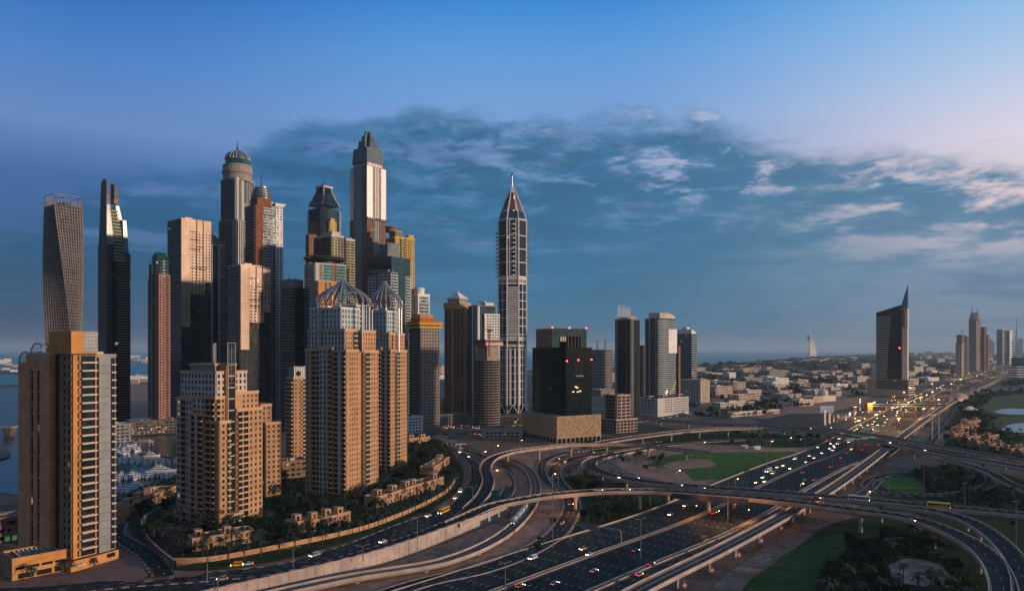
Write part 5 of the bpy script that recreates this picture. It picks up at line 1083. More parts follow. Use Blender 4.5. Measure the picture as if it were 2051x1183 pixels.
T.block(0, W, 0, L, 0, zt, 'glass_blue', right=[(0, .08, 'wall', wn('white_paint', d=.6)), (.08, .92, 'band', wn('pale_blue_panel', fl=5, sp=.9, d=.3)), (.92, 1, 'wall', wn('white_paint', d=.6))], left=[(0, .4, 'wall', wn('white_paint')), (.4, .8, 'win', wn('white_paint', bay=5)), (.8, 1, 'wall', wn('white_paint'))], parm='white_paint', par=3)
mb = MB(); mb.lathe([(7.5, zt), (7.5, T.z(580)), (8.2, T.z(579)), (8.2, T.z(576)), (6, T.z(575))], 'white_paint', 20, W*.35, L*.5); T.add('lantern', mb); T.done()

# towers under construction
T = Tower('unfinished_tower', 'grey concrete tower under construction with yellow tarpaulin round its top', 820, 842, 880, 940, ratio=.9, cat='construction')
W, L = T.W, T.L; zt = T.z(648)
op = wn('concrete', bay=4, wf=.5, hf=.5, fl=4, d=.7)
T.block(0, W, 0, L, 0, zt, 'glass_black', right=[(0, 1, 'win', op)], left=[(0, 1, 'win', wn('concrete_dark', bay=4, wf=.5, hf=.5, fl=4))])  # left grid repeats the right one in darker concrete, its shade painted in
for a, b, m in ((650, 645, 'yellow_tarp'), (657, 653, 'yellow_tarp'), (644.5, 642, 'orange_steel')):
    mb = MB(); mb.box(-3, W+3.4, -3, L+3, T.z(a), T.z(b), m); T.add('tarpaulin', mb)
mb = MB(); mb.box(1, W*.7, 2, L*.8, zt, T.z(629), 'tan_wall', 'roof_pale'); T.add('top_block', mb)
mb = MB(); mb.box(0, W*.8, 1, L*.9, T.z(640), T.z(636), 'orange_steel'); T.add('formwork', mb)
for i in range(12): mast(T, W*i/12+1, -1.5+(i % 2), T.z(642), T.z(636), .25, 'concrete_dark', 'rebar')
T.done()
T = Tower('unfinished_tower', 'rounded dark tower under construction with ring floors and a brown formwork top', 945, 975, 1004, 1010, ratio=1, cat='construction')
W, L = T.W, T.L; cx, cy = W*.5, L*.5; r = W*.66
mb = MB(); mb.lathe([(r*.86, 0), (r*.86, T.z(722))], 'dark_void', 28, cx, cy); T.add('core', mb)
nf = 24
for i in range(nf+1):
    mb = MB(); z = T.z(722)*i/nf; mb.lathe([(r*.84, z-.5), (r, z-.5), (r, z+.5), (r*.84, z+.5)], 'concrete', 28, cx, cy, True); T.add('floor_slab', mb)
for i in range(20):
    a = 2*math.pi*i/20; mb = MB(); mb.tube([(cx+r*.96*math.cos(a), cy+r*.96*math.sin(a), 0), (cx+r*.96*math.cos(a), cy+r*.96*math.sin(a), T.z(721))], .55, 'concrete_dark', 5); T.add('column', mb)
mb = MB(); mb.box(cx-9, cx+13, cy-10, cy+10, T.z(722), T.z(688), 'concrete'); T.add('shear_core', mb)
for x0, x1 in ((-15, 0), (1, 19)):
    mb = MB(); mb.box(cx+x0, cx+x1, cy-13, cy+12, T.z(692), T.z(680), 'rust_wall'); mb.box(cx+x0-.5, cx+x1+.5, cy-13.6, cy-13.02, T.z(691), T.z(686), 'off_white'); T.add('formwork', mb)
T.done()
def crane(label, x, y, z0, z1, jib, ang, m='orange_steel', w=1.6):
    t = thing('tower_crane', label, 'crane', (x, y, 0), ang); mb = MB(); n = max(4, int((z1-z0)/6))
    for sx, sy in ((-1, -1), (1, -1), (1, 1), (-1, 1)): mb.tube([(sx*w/2, sy*w/2, z0), (sx*w/2, sy*w/2, z1)], .28, m, 4)
    for i in range(n):
        a, b = z0+(z1-z0)*i/n, z0+(z1-z0)*(i+1)/n
        for s_ in (-1, 1): mb.tube([(-w/2, s_*w/2, a), (w/2, s_*w/2, b)], .15, m, 4); mb.tube([(s_*w/2, -w/2, b), (s_*w/2, w/2, a)], .15, m, 4)
    mb.build('crane_tower', t); mb = MB()
    mb.tube([(-jib*.3, 0, z1), (jib, 0, z1+1)], .35, m, 4); mb.tube([(0, 0, z1+7), (jib, 0, z1+1.4)], .14, m, 4); mb.tube([(0, 0, z1+7), (-jib*.3, 0, z1+.4)], .14, m, 4); mb.tube([(0, 0, z1), (0, 0, z1+7)], .4, m, 4)
    for i in range(8): mb.tube([(jib*i/8, 0, z1+.2), (jib*(i+.5)/8, 0, z1+1.8), (jib*(i+1)/8, 0, z1+.3)], .14, m, 4)
    mb.build('jib', t); mb = MB(); mb.box(-jib*.3-1, -jib*.3+2, -1, 1, z1-2, z1+.3, 'concrete'); mb.build('counterweight', t); mb = MB(); mb.box(.8, 2.8, -1, 1, z1-2.6, z1-.3, 'off_white'); mb.build('cab', t)
crane('orange tower crane rising beside the rounded tower under construction', xat(980, 985), 985, zat(715, 985), zat(660, 985), 14, R(150))

# pyramid-capped brown tower, blue and white tower
T = Tower('apartment_tower', 'brown stone tower with a white pyramid cap', 891, 921, 941, 1150, ratio=1.2)
W, L = T.W, T.L; zt = T.z(618)
bb = wn('concrete', bay=7, fl=4, wf=.8, hf=.62, bm='tan_dark', d=.8)
T.block(0, W, 0, L, 0, zt, 'glass_dark', right=[(0, .3, 'bal', bb), (.3, .6, 'wall', wn('tan_wall', d=1)), (.6, 1, 'bal', bb)], left=[(0, .4, 'bal', bb), (.4, .52, 'wall', wn('tan_wall', d=1)), (.52, 1, 'bal', bb)])
mb = MB(); mb.box(-1.5, W+1.5, -1.5, L+1.5, zt, T.z(605), 'tan_wall', 'roof_pale'); T.add('top_storeys', mb)
T.block(W*.12, W*.88, L*.12, L*.88, T.z(605), T.z(597), 'glass_dark', right=[(0, 1, 'win', wn('off_white', bay=5, wf=.6, hf=.6, fl=6))], left=[(0, 1, 'win', wn('off_white', bay=5, wf=.6, hf=.6, fl=6))])
mb = MB(); cx, cy = W/2, L/2; q = lambda h: [(cx-W*h, cy-L*h), (cx+W*h, cy-L*h), (cx+W*h, cy+L*h), (cx-W*h, cy+L*h)]
mb.prism(q(.47), T.z(597), T.z(584, cx, cy), 'white_paint', None, q(.02)); T.add('pyramid_roof', mb); mast(T, cx, cy, T.z(585, cx, cy), T.z(576, cx, cy), .4); T.done()
T = Tower('office_tower', 'blue glass tower with white grid wing and rooftop helipad, left of the white spired tower', 938, 957, 999, 1120, ratio=.9)
W, L = T.W, T.L
T.block(0, W*.86, 0, L, 0, T.z(612), 'glass_blue', right=[(0, .1, 'wall', wn('white_paint', d=.5))], left=[(.0, .08, 'wall', wn('white_paint', d=.5)), (.5, .58, 'wall', wn('white_paint', d=.5))], parm='slate_panel')
T.block(W*.28, W, -2.5, L*.5, 0, T.z(629), 'glass_dark', right=[(0, .12, 'wall', wn('white_paint')), (.12, 1, 'win', wn('white_paint', bay=4.6, wf=.62, hf=.5, fl=4.2))], left=[], back=[(0, 1, 'win', wn('white_paint', bay=4.6))], parm='white_paint')
mb = MB(); mb.box(W*.4, W*.8, 3, L*.6, T.z(612), T.z(605), 'white_paint', 'roof_pale'); T.add('plant_room', mb)
mb = MB(); mb.lathe([(1.5, T.z(605)), (1.5, T.z(603.5)), (8, T.z(603)), (8, T.z(602.4))], 'steel', 20, W*.4, L*.4); T.add('helipad', mb); T.done()

# the white spired tower
T = Tower('spired_tower', 'slender dark glass tower framed in white with balcony tiers and a needle spire', 998, 1019, 1056, 1230, ratio=1)
D = 1230
T.root.location = (xat(1026, D), D, 0); T.root.rotation_euler = (0, 0, R(2)); r = 25.0
oc = lambda k: [(r*k*math.cos(math.pi/8+i*math.pi/4), r*k*math.sin(math.pi/8+i*math.pi/4)) for i in range(8)]
Z = lambda py: zat(py, D-r)
mb = MB(); mb.prism(oc(.97), 0, Z(438), 'glass_dark'); mb.prism(oc(.97), Z(438), Z(420), 'glass_teal', None, oc(.78)); T.add('glazing', mb)
mb = MB()
for i in range(8):
    a = math.pi/8+i*math.pi/4; c, s_ = math.cos(a), math.sin(a)
    mb.tube([(r*c, r*s_, 0), (r*c, r*s_, Z(438)), (r*.80*c, r*.80*s_, Z(420)), (r*.12*c, r*.12*s_, Z(368))], [1.3, 1.3, 1.1, .6], 'white_paint', 5)
T.add('corner_frame', mb)
def ring(py, h, k=1.005, m='white_paint', nm='floor_band'):
    mb = MB(); z = Z(py); o1, o2 = oc(k), oc(.96)
    for i in range(8):
        j = (i+1) % 8
        mb.face([(*o1[i], z), (*o1[j], z), (*o1[j], z+h), (*o1[i], z+h)], m); mb.face([(*o1[i], z+h), (*o1[j], z+h), (*o2[j], z+h), (*o2[i], z+h)], m); mb.face([(*o1[j], z), (*o1[i], z), (*o2[i], z), (*o2[j], z)], m)
    T.add(nm, mb)
for py in (438, 471, 498, 525): ring(py, 1.2)
for py in (555, 559, 568, 678, 682, 694): ring(py, 2.4, 1.012)
for i in range(6): ring(585+i*17, 1.0)
for i in range(7): ring(700+i*16, 1.0)
for py in (437, 560, 688): ring(py+3, 2.0, 1.008, 'concrete_pale')
# facing front bay: balcony column above, louvre grid in the middle, window grid below
fx = 2*r*math.sin(math.pi/8)*.92; fy = -r*math.cos(math.pi/8)
fdirs = [R(-90), R(-45), R(-135), R(0), R(180)]
for fi, fa in enumerate(fdirs):
    rot = fa+math.pi/2
    def put(nm, mb):
        o = T.add(nm, mb); o.rotation_euler = (0, 0, rot)
    if fi == 0:
        mb = MB(); mb.box(-fx*.34, -fx*.26, fy-1.2, fy+.2, Z(553), Z(437), 'white_paint'); mb.box(fx*.26, fx*.34, fy-1.2, fy+.2, Z(553), Z(437), 'white_paint'); put('balcony_frame', mb)
        for i in range(12):
            z = Z(551)+(Z(440)-Z(551))*i/12; mb = MB(); mb.prism([(-fx*.25, fy), (fx*.25, fy), (fx*.25, fy-.7), (0, fy-2.8), (-fx*.25, fy-.7)][::-1], z, z+1.3, 'white_paint'); put('balcony', mb)
        for i in range(24):
            z = Z(676)+(Z(572)-Z(676))*i/24; mb = MB(); mb.box(-fx*.46, fx*.46, fy-1.0, fy+.2, z, z+1.9, 'white_paint'); put('louvre', mb)
        for u in (-.22, .22):
            mb = MB(); mb.box(fx*u-1.6, fx*u+1.6, fy-.7, fy+.2, Z(812), Z(697), 'white_paint'); put('pier', mb)
    elif fi in (3, 4):
        for i in range(12):
            z = Z(551)+(Z(455)-Z(551))*i/12; mb = MB(); mb.box(-fx*.4, fx*.4, fy-5.0, fy+.2, z, z+.9, 'off_white'); put('balcony', mb)
        for i in range(30):
            z = Z(676)+(Z(572)-Z(676))*i/30; mb = MB(); mb.box(-fx*.4, fx*.4, fy-1.4, fy+.2, z, z+1.2, 'off_white'); put('louvre', mb)
    else:
        mb = MB(); mb.box(-.6, .6, fy-.5, fy+.2, Z(812), Z(560), 'white_paint')
        for u in (-.38, .38): mb.box(fx*u-1.0, fx*u+1.0, fy-.6, fy+.2, Z(812), Z(697), 'white_paint')
        for i in range(34):
            z = Z(812)+(Z(697)-Z(812))*i/34
            for u in (-.38, .38): mb.box(fx*u-1.9, fx*u+1.9, fy-.4, fy+.2, z, z+1.1, 'off_white')
        put('pier', mb)
for i, a in enumerate((R(-90+22), R(-90-22), R(-90+67), R(-90-67))):
    c, s_ = math.cos(a), math.sin(a); c2, s2 = math.cos(a+R(36)), math.sin(a+R(36)); k0, k1 = r*.76, r*.22
    mb = MB(); mb.face([(k0*c, k0*s_, Z(419)), (k0*c2, k0*s2, Z(419)), (k1*c2, k1*s2, Z(380)), (k1*c, k1*s_, Z(380))], 'pink_wall'); mb.face([(k0*c, k0*s_, Z(419)), (k1*c, k1*s_, Z(380)), (k1*c2, k1*s2, Z(380)), (k0*c2, k0*s2, Z(419))], 'pink_wall'); T.add('spire_panel', mb)
mb = MB(); mb.lathe([(r*.2, Z(420)), (r*.16, Z(385)), (.9, Z(367)), (.7, Z(345))], 'silver_panel', 10); mb.lathe([(1.8, Z(344)), (1.8, Z(341)), (.4, Z(338))], 'dark_steel', 8); T.add('spire', mb)
mb = MB()                                             # braced legs at the foot
for i in range(8):
    a, b = math.pi/8+i*math.pi/4, math.pi/8+(i+1)*math.pi/4
    mb.tube([(r*1.08*math.cos(a), r*1.08*math.sin(a), Z(832)), (r*1.05*math.cos((a+b)/2), r*1.05*math.sin((a+b)/2), Z(810)), (r*1.08*math.cos(b), r*1.08*math.sin(b), Z(832))], .9, 'white_paint', 5)
T.add('leg_brace', mb); T.done()

# dark glass block on a carved stone podium
T = Tower('office_block', 'black glass office block with a notched top on a carved stone podium', 1045.7, 1115.4, 1203.8, 818, a=29, cat='office block')
W, L = T.W, T.L; zp = T.z(834)
hx0, hx1 = 2.0, W-9
mb = MB(); mb.box(1.5, W-1.5, 1.5, L-1.5, 0, 5.2, 'dark_void'); T.add('undercroft', mb)
for i in range(11):
    mb = MB(); mb.box(W*i/10.2, W*i/10.2+1.2, 0, 1.3, 0, 5.2, 'concrete'); T.add('column', mb)
    mb = MB(); mb.box(0, 1.3, 1.4+(L-3)*i/10.2, 2.6+(L-3)*i/10.2, 0, 5.2, 'concrete'); T.add('column', mb)
mb = MB(); mb.box(0, W, 0, L, 5.2, zp, 'carved_stone', 'roof_grey'); T.add('podium', mb)
rg = random.Random(3)
mb = MB()
for i in range(900):
    z = 5.4+rg.random()*(zp-8); h = rg.uniform(1, 2.6); w = rg.uniform(.3, .8); d = rg.uniform(.12, .4)
    if rg.random() < .62: u = rg.random()*(W-1); mb.box(u, u+w, -d, .0, z, z+h, 'carved_stone')
    else: u = rg.random()*(L-1); mb.box(-d, .0, u, u+w, z, z+h, 'carved_stone')
mb.build('stone_relief', T.root)
bx0, by0 = 9.0, 3.5
xA, xB = T.lx(1133.5, by0), T.lx(1185, by0); yA = T.ly(1066.6, xA)
zb = T.z(696, xA, by0)
T.block(xA, xB, by0, yA, zp, zb, 'glass_black', right=[(0, 1, 'rib', wn('glass_teal', bay=3, rw=.15, d=.12))], left=[(0, 1, 'rib', wn('glass_dark', bay=3, rw=.15, d=.12))], roof='roof_grey', parm='glass_black', par=.3)
xC, xD_ = T.lx(1105.6, by0+4), T.lx(1175, by0+4)
yC = T.ly(1073.6, xA); zh = T.z(657, xA, by0+4); yU0, yU1 = yA*.38, yA-.6
xU = xA+.8; yU0 = T.ly(1105.6, xU); yU1 = T.ly(1073.6, xU); xU1 = T.lx(1175, yU0)
zh = T.z(657, xU, yU0)
mb = MB(); n0, n1 = T.lx(1120, yU0), T.lx(1163, yU0); zn0, zn1 = zb+.05, T.z(673, xU, yU0)
mb.box(xU, n0, yU0, yU1, zb+.01, zh, 'glass_teal', 'roof_grey'); mb.box(n1, xU1, yU0, yU1, zb+.01, zh, 'glass_teal', 'roof_grey'); mb.box(n0, n1, yU0, yU1, zn1, zh, 'glass_teal', 'roof_grey'); mb.box(n0, n1, yU0+9, yU1, zb+.01, zn1, 'glass_black'); T.add('upper_block', mb)
mb = MB()
for i in range(4): u = n0+(n1-n0)*(.42+.16*i); mb.box(u, u+.8, yU0+.5, yU0+8, zn0, zn1, 'concrete_dark')
for i in range(3): mb.box(n0+2+i*3, n0+4+i*3, yU0+.5, yU0+.9, zn1-6, zn1-.3, 'off_white')
T.add('notch_frame', mb)
mb = MB(); mb.box(T.lx(1150, by0), T.lx(1168, by0), by0-.25, by0-.02, T.z(752, xA), T.z(722, xA), 'dark_void'); mb.box(T.lx(1153, by0), T.lx(1168, by0), by0-.6, by0-.26, T.z(754, xA), T.z(752.5, xA), 'off_white'); T.add('painted_recess', mb)  # dark plate on the glass, painted to read as a shaded hollow
for px, py in ((1151, 776), (1154, 778), (1146, 786), (1155, 786.5), (1160, 785)):
    mb = MB(); x = T.lx(px, by0); z = T.z(py, xA); mb.box(x, x+2.6, by0-.4, by0-.2, z, z+1.2, 'lit_room'); T.add('lit_window', mb)
for x, y, z in ((xU+.5, yU0, zh), ((xU+xU1)/2, yU0, zh), (xU1-.5, yU0, zh), (xA+1, by0-.6, T.z(724, xA, by0)), (T.lx(1158, by0), by0-.6, T.z(722, xA)), (xB-.5, by0-.6, T.z(721, xB))):
    mb = MB(); mb.lathe([(.3, z), (.9, z+.3), (1.0, z+.9), (.4, z+1.5)], 'beacon_red', 8, x, y); T.add('beacon', mb)
T.done()

T = Tower('unfinished_block', 'bare concrete block under construction on a wider frame podium, right of the stone podium', 1204, 1234.5, 1276, 920, a=35, cat='construction')
W, L = T.W, T.L; zl = T.z(841)
fr = wn('concrete_pale', bay=6, fl=4.2, wf=.86, hf=.76, d=.5)
T.block(0, W, 0, L, 0, zl, 'dark_void', right=[(0, 1, 'win', fr)], left=[(0, 1, 'win', fr)], roof='roof_pale', parm='concrete_pale')
xu0, xu1 = T.lx(1236, 3), T.lx(1262, 3); yu = T.ly(1209, xu0)
T.block(xu0, xu1, 3, yu, zl, T.z(792, xu0, 3), 'dark_void', right=[(0, 1, 'bal', wn('concrete_pale', bay=8, fl=4.4, wf=.8, hf=.66, bm='concrete_pale'))], left=[(0, .12, 'wall', wn('concrete_pale')), (.12, .85, 'win', wn('concrete', bay=22, fl=4.4, wf=.96, hf=.7)), (.85, 1, 'wall', wn('concrete_pale'))], roof='roof_pale', parm='concrete_pale')
roof_plant(T, xu0, xu1, 3, yu, T.z(792, xu0, 3), 6, 3, 'concrete_dark'); T.done()

# office towers right of the centre
T = Tower('office_tower', 'dark office tower with a fan of thin white fins on its roof', 1232, 1266, 1281, 1100, ratio=1.6)
W, L = T.W, T.L; zt = T.z(640)
T.block(0, W, 0, L, 0, zt, 'glass_black', right=[(0, .2, 'rib', wn('steel', bay=2.4, rw=.5, d=.6)), (.3, 1, 'rib', wn('slate_panel', bay=4, rw=.5, d=.5))], left=[(0, .12, 'rib', wn('silver_panel', bay=2, rw=.8, d=.8)), (.3, .34, 'wall', wn('slate_panel')), (.88, 1, 'rib', wn('off_white', bay=2, rw=.7, d=.7)), (.12, .88, 'band', wn('glass_dark', fl=4, sp=.6, d=.25))], parm='slate_panel')
mb = MB(); mb.box(3, W-3, L*.15, L*.75, zt, zt+5, 'tan_wall', 'roof_pale'); T.add('plant_room', mb)
for i in range(26):
    y = L*.1+L*.78*i/25; mb = MB(); hh = 19+5*i/25; mb.box(.8, 1.2, y, y+.35, zt+.3, zt+hh*(.8 if i % 2 else 1), 'white_paint'); mb.box(1.3, 3, y, y+.2, zt+.3, zt+2, 'white_paint'); T.add('roof_fin', mb)
T.done()
T = Tower('office_tower', 'slim tan-edged dark tower between the finned tower and the curved glass tower', 1280, 1287, 1294, 1250, ratio=.8)
T.block(0, T.W, 0, T.L, 0, T.z(691), 'glass_dark', right=[(.5, 1, 'wall', wn('tan_wall', d=.5))], left=[(0, 1, 'band', wn('slate_panel', fl=4))], roof='roof_grey'); T.done()

T = Tower('office_tower', 'curved blue-grey glass tower with a blank pale panel, over a white car park', 1269, 1317, 1379, 1139, a=40)
W, L = T.W, T.L; zp = T.z(799)
cp = wn('off_white', bay=4.4, fl=3.6, wf=.7, hf=.4, d=.5)
T.block(0, W, 0, L, 0, zp, 'dark_void', right=[(0, .22, 'wall', wn('off_white', d=.5)), (.22, .46, 'win', dict(cp, z0=5)), (.46, .5, 'wall', wn('off_white', d=.7)), (.5, 1, 'win', dict(cp, z0=5)), (.22, 1, 'wall', wn('off_white', d=.4, z1=5))], left=[(0, .12, 'wall', wn('off_white', d=.5)), (.12, 1, 'win', dict(cp, bay=7, z0=5)), (.12, 1, 'wall', wn('off_white', d=.4, z1=5))], roof='roof_pale', parm='off_white')
y0 = 8.0; xA = T.lx(1318, y0); xB = T.lx(1353, y0); yA = T.ly(1292, xA); zt = T.z(637, xA, y0); sag = 7.0
def arc(x0, x1, y, s_, n=12): return [(x0+(x1-x0)*i/n, y-s_*math.sin(math.pi*(.15+.7*i/n))+s_*math.sin(math.pi*.15)) for i in range(n+1)]
fa = arc(xA, xB, y0, sag); poly = fa+[(xB, yA), (xA, yA)]
mb = MB(); mb.prism(poly, zp, zt, 'glass_blue', 'roof_grey'); T.add('curved_glazing', mb)
nf = 40
for i in range(nf):
    z = zp+7+(zt-zp-8)*i/nf; mb = MB(); bh = .75; o1 = [(x, y-.5) for x, y in fa]
    for q in range(len(fa)-1):
        a, b, c, d = o1[q], o1[q+1], fa[q+1], fa[q]
        mb.face([(*a, z), (*b, z), (*b, z+bh), (*a, z+bh)], 'pale_blue_panel'); mb.face([(*a, z+bh), (*b, z+bh), (*c, z+bh), (*d, z+bh)], 'off_white'); mb.face([(*b, z), (*a, z), (*d, z), (*c, z)], 'off_white')
    mb.box(xA-.4, xA-.02, y0+8, yA, z, z+.7, 'slate_panel'); T.add('floor_band', mb)
mb = MB(); mb.box(xA-.9, xA+.2, y0+16, y0+17.4, zp, zt+3, 'off_white'); mb.box(xA-.7, xA-.1, yA-1.4, yA, zp, zt, 'off_white'); T.add('pier', mb)
p0, p1 = T.lx(1334, y0), T.lx(1351, y0); mb = MB(); mb.box(p0, p1, y0-sag*.72, y0-sag*.45, T.z(707, p0, y0), T.z(659, p0, y0), 'white_paint'); T.add('blank_panel', mb)
mb = MB(); cc = [(x, y+1.0) for x, y in fa[1:]]+[(xB-.6, yA-5), (xA+3, yA-5)]
mb.prism(cc, zt, [zt+9]*3+[zt+9-6*(i/9.)**1.6 for i in range(9)]+[zt+3, zt+9], 'cream_wall', 'roof_pale'); T.add('crown', mb); mast(T, xA+4, y0+10, zt+8, zt+26, .4)
for px in (1303, 1330, 1362):
    mb = MB(); x = T.lx(px, 4); mb.box(x-5, x+6, 2, 12, zp+4.4, zp+5.2, 'off_white'); mb.box(x-.5, x+.5, 5, 6, zp, zp+4.4, 'off_white'); T.add('canopy', mb)
T.done()
T = Tower('office_tower', 'slim dark slab with a tan edge, just right of the curved glass tower', 1354, 1359, 1362, 1300, ratio=1)
T.block(0, T.W, 0, T.L, 0, T.z(692), 'glass_black', right=[(0, .3, 'wall', wn('tan_wall', d=.6)), (.7, 1, 'wall', wn('tan_wall', d=.5))], left=[(.7, 1, 'wall', wn('tan_dark'))], roof='roof_grey'); T.done()
T = Tower('office_tower', 'teal banded glass office tower with a white sloping roof, near the sea', 1354, 1385, 1396, 1900, ratio=1.6)
W, L = T.W, T.L; zt = T.z(668)
T.block(0, W, 0, L, 0, zt, 'glass_teal', right=[(0, 1, 'band', wn('steel', fl=6, sp=1.8, d=.8))], left=[(0, 1, 'band', wn('slate_panel', fl=6, sp=1.6, d=.8))])
mb = MB(); mb.prism([(-.6, -.6), (W*.8, -.6), (W*.8, L), (-.6, L)], zt, [zt+12, zt+3, zt+3, zt+12], 'white_paint', 'roof_pale'); mb.box(0, W*.5, L*.3, L*.6, zt+12, zt+17, 'white_paint'); T.add('sloping_roof', mb); T.done()
T = Tower('apartment_block', 'beige mid-rise block with rows of small windows below the teal glass tower', 1364, 1403, 1421, 1437, ratio=1.3, cat='apartment block')
W, L = T.W, T.L
T.block(0, W, 0, L, 0, T.z(762), 'glass_window', right=[(0, .12, 'wall', wn('beige_wall')), (.12, .9, 'win', wn('beige_wall', bay=5, wf=.6, hf=.4, fl=4.4)), (.9, 1, 'wall', wn('beige_wall'))], left=[(0, .1, 'wall', wn('beige_wall')), (.1, 1, 'win', wn('beige_wall', bay=6, wf=.66, hf=.4, fl=4.4))], parm='beige_wall', roof='roof_pale')
roof_plant(T, 0, W, 0, L, T.z(762), 6, 2, 'beige_wall'); T.done()
T = Tower('unfinished_block', 'grey far block under construction behind the black glass office block', 1184, 1206, 1226, 2000, ratio=1, cat='construction')
T.block(0, T.W, 0, T.L, 0, T.z(700), 'dark_void', right=[(0, 1, 'win', wn('concrete', bay=9, fl=8, wf=.7, hf=.7))], left=[(0, 1, 'win', wn('concrete', bay=9, fl=8, wf=.7, hf=.7))]); T.done()
for px, py, lb in ((1196, 684, 'left'), (1212, 682, 'right')): crane(f'thin crane on the grey far block under construction, the {lb} of two', xat(px, 2010), 2010, zat(702, 2010), zat(py, 2010), 26, R(200 if px < 1200 else 20), 'concrete_dark', 2.4)

# right-hand landmarks
T = Tower('wedge_tower', 'dark striped office tower with a sloped roof and a blue spike over a red stripe', 1736, 1819, 1831, 1618, ratio=2.4)
W, L = T.W, T.L; zp = T.z(761)
gl = wn('blue_grey', fl=4.4, sp=2.0, d=.6)
T.block(0, W, 0, L, 0, zp, 'glass_black', right=[(0, 1, 'band', wn('off_white', fl=5, sp=2, d=.6))], left=[(0, .76, 'band', dict(gl, z0=16)), (.76, 1, 'wall', wn('concrete')), (0, .76, 'wall', wn('concrete', z1=16))], roof='roof_grey', parm='concrete')
x0 = 4.0; yc = T.ly(1806, x0); yb = T.ly(1755, x0); za, zb = T.z(610, x0, yc), T.z(626, x0, yb); xe = x0+14
mb = MB(); mb.prism([(x0, yc), (xe, yc), (xe, yb), (x0, yb)], zp, [za, za, zb, zb], 'glass_black', 'slate_panel'); T.add('shaft', mb)
n = 32
for i in range(n):
    z = zp+4+(zb-zp-10)*i/n; f = .42+.16*i/n; mb = MB(); mb.box(x0-1.0, x0-.02, yc+(yb-yc)*(1-f), yb, z, z+2.3, 'steel'); T.add('floor_band', mb)
ys = T.ly(1817, x0); mb = MB(); mb.box(x0+1, x0+9, ys, yc-.1, zp, T.z(655, x0, ys), 'off_white'); T.add('edge_pier', mb)
mb = MB(); mb.box(x0+.4, x0+9.6, ys+(yc-ys)*.45, yc-.06, T.z(655, x0, ys), T.z(618, x0, ys), 'red_panel'); T.add('red_stripe', mb); mb = MB(); mb.box(x0+.4, x0+9.6, ys-.6, ys+(yc-ys)*.45-.03, T.z(655, x0, ys), T.z(618, x0, ys), 'off_white'); T.add('edge_pier', mb)
mb = MB(); z0, z1 = T.z(618, x0, ys), T.z(571, x0, ys); mb.prism([(x0, ys-.6), (x0+10, ys-.6), (x0+10, yc+3), (x0, yc+3)], z0, z1, 'blue_panel', None, [(x0+4, ys-.3), (x0+5, ys-.3), (x0+5, ys+.6), (x0+4, ys+.6)]); T.add('spike', mb)
for i in range(7):
    t_ = i/7; z = z0+(z1-z0)*t_; mb = MB(); w = (yc+3-ys)*(1-t_); mb.box(x0+4*t_-.3, x0+10-5*t_+.3, ys-.9+.3*t_, ys+w-.2, z, z+1.1, 'steel'); T.add('spike_ring', mb)
mb = MB(); mb.lathe([(.8, T.z(698, x0, yc)), (1.5, T.z(696.5, x0, yc)), (.8, T.z(695, x0, yc))], 'beacon_red', 8, x0-1.2, yc+4); T.add('beacon', mb); T.done()

def far_tower(label, xl, xc, xr, D, ytop, m, right, left, name='far_tower', roof='roof_grey', ratio=1):
    T = Tower(name, label, xl, xc, xr, D, ratio=ratio); T.block(0, T.W, 0, T.L, 0, T.z(ytop), m, right=right, left=left, roof=roof, parm='concrete', par=2); return T
b1 = wn('concrete', fl=9, sp=3, d=1)
far_tower('far grey tower under construction, leftmost of the group by the road', 1916, 1926, 1932, 3300, 671, 'glass_dark', [(0, 1, 'band', b1)], [(0, 1, 'band', b1)]).done()
crane('far thin crane above the leftmost grey tower of the roadside group', xat(1928, 3320), 3320, zat(672, 3320), zat(663, 3320), 40, R(15), 'concrete_dark', 4)
far_tower('far grey-blue slab tower tucked behind the twin-spired tower', 1930, 1936, 1941, 3400, 673, 'glass_blue', [(0, 1, 'band', b1)], [(0, 1, 'band', b1)]).done()
far_tower('far beige apartment tower, lowest and nearest of the roadside group', 1914, 1926, 1934, 2900, 687, 'glass_dark', [(0, .5, 'win', wn('beige_wall', bay=8, fl=8)), (.5, 1, 'band', wn('beige_wall', fl=8))], [(0, 1, 'win', wn('beige_wall', bay=8, fl=8))]).done()
T = far_tower('far grey tower with a rounded ribbed head and two spires', 1940.5, 1955, 1964, 3600, 640, 'glass_dark', [(0, 1, 'win', wn('concrete', bay=9, fl=8, wf=.4))], [(0, 1, 'win', wn('concrete', bay=9, fl=8, wf=.4))], ratio=1.3)
cx, cy = T.W/2, T.L/2; r = T.W*.72
mb = MB(); mb.lathe([(r, T.z(640)), (r*.96, T.z(634)), (r*.75, T.z(629)), (r*.4, T.z(626))], 'steel', 16, cx, cy); T.add('rounded_head', mb)
for i in range(14):
    a = 2*math.pi*i/14; mb = MB(); mb.tube([(cx+r*p*math.cos(a), cy+r*p*math.sin(a), T.z(q)) for p, q in ((1.03, 642), (1.0, 635), (.78, 629), (.45, 625))], 1.6, 'off_white', 4); T.add('head_rib', mb)
for u in (-9, 9): mast(T, cx+u, cy-u, T.z(628), T.z(611 if u < 0 else 615), 2.6, 'steel', 'spire')
T.done()
far_tower('far dusky brown tower leaning on the right of the twin-spired tower', 1962, 1968, 1972, 3700, 655, 'glass_bronze', [(0, 1, 'band', b1)], [(0, 1, 'band', b1)]).done()
far_tower('far pinkish red tower, tallest of the red pair', 1967, 1972, 1977, 3650, 655, 'glass_bronze', [(0, 1, 'win', wn('red_panel', bay=9, fl=9))], [(0, 1, 'win', wn('red_panel', bay=9, fl=9))]).done()
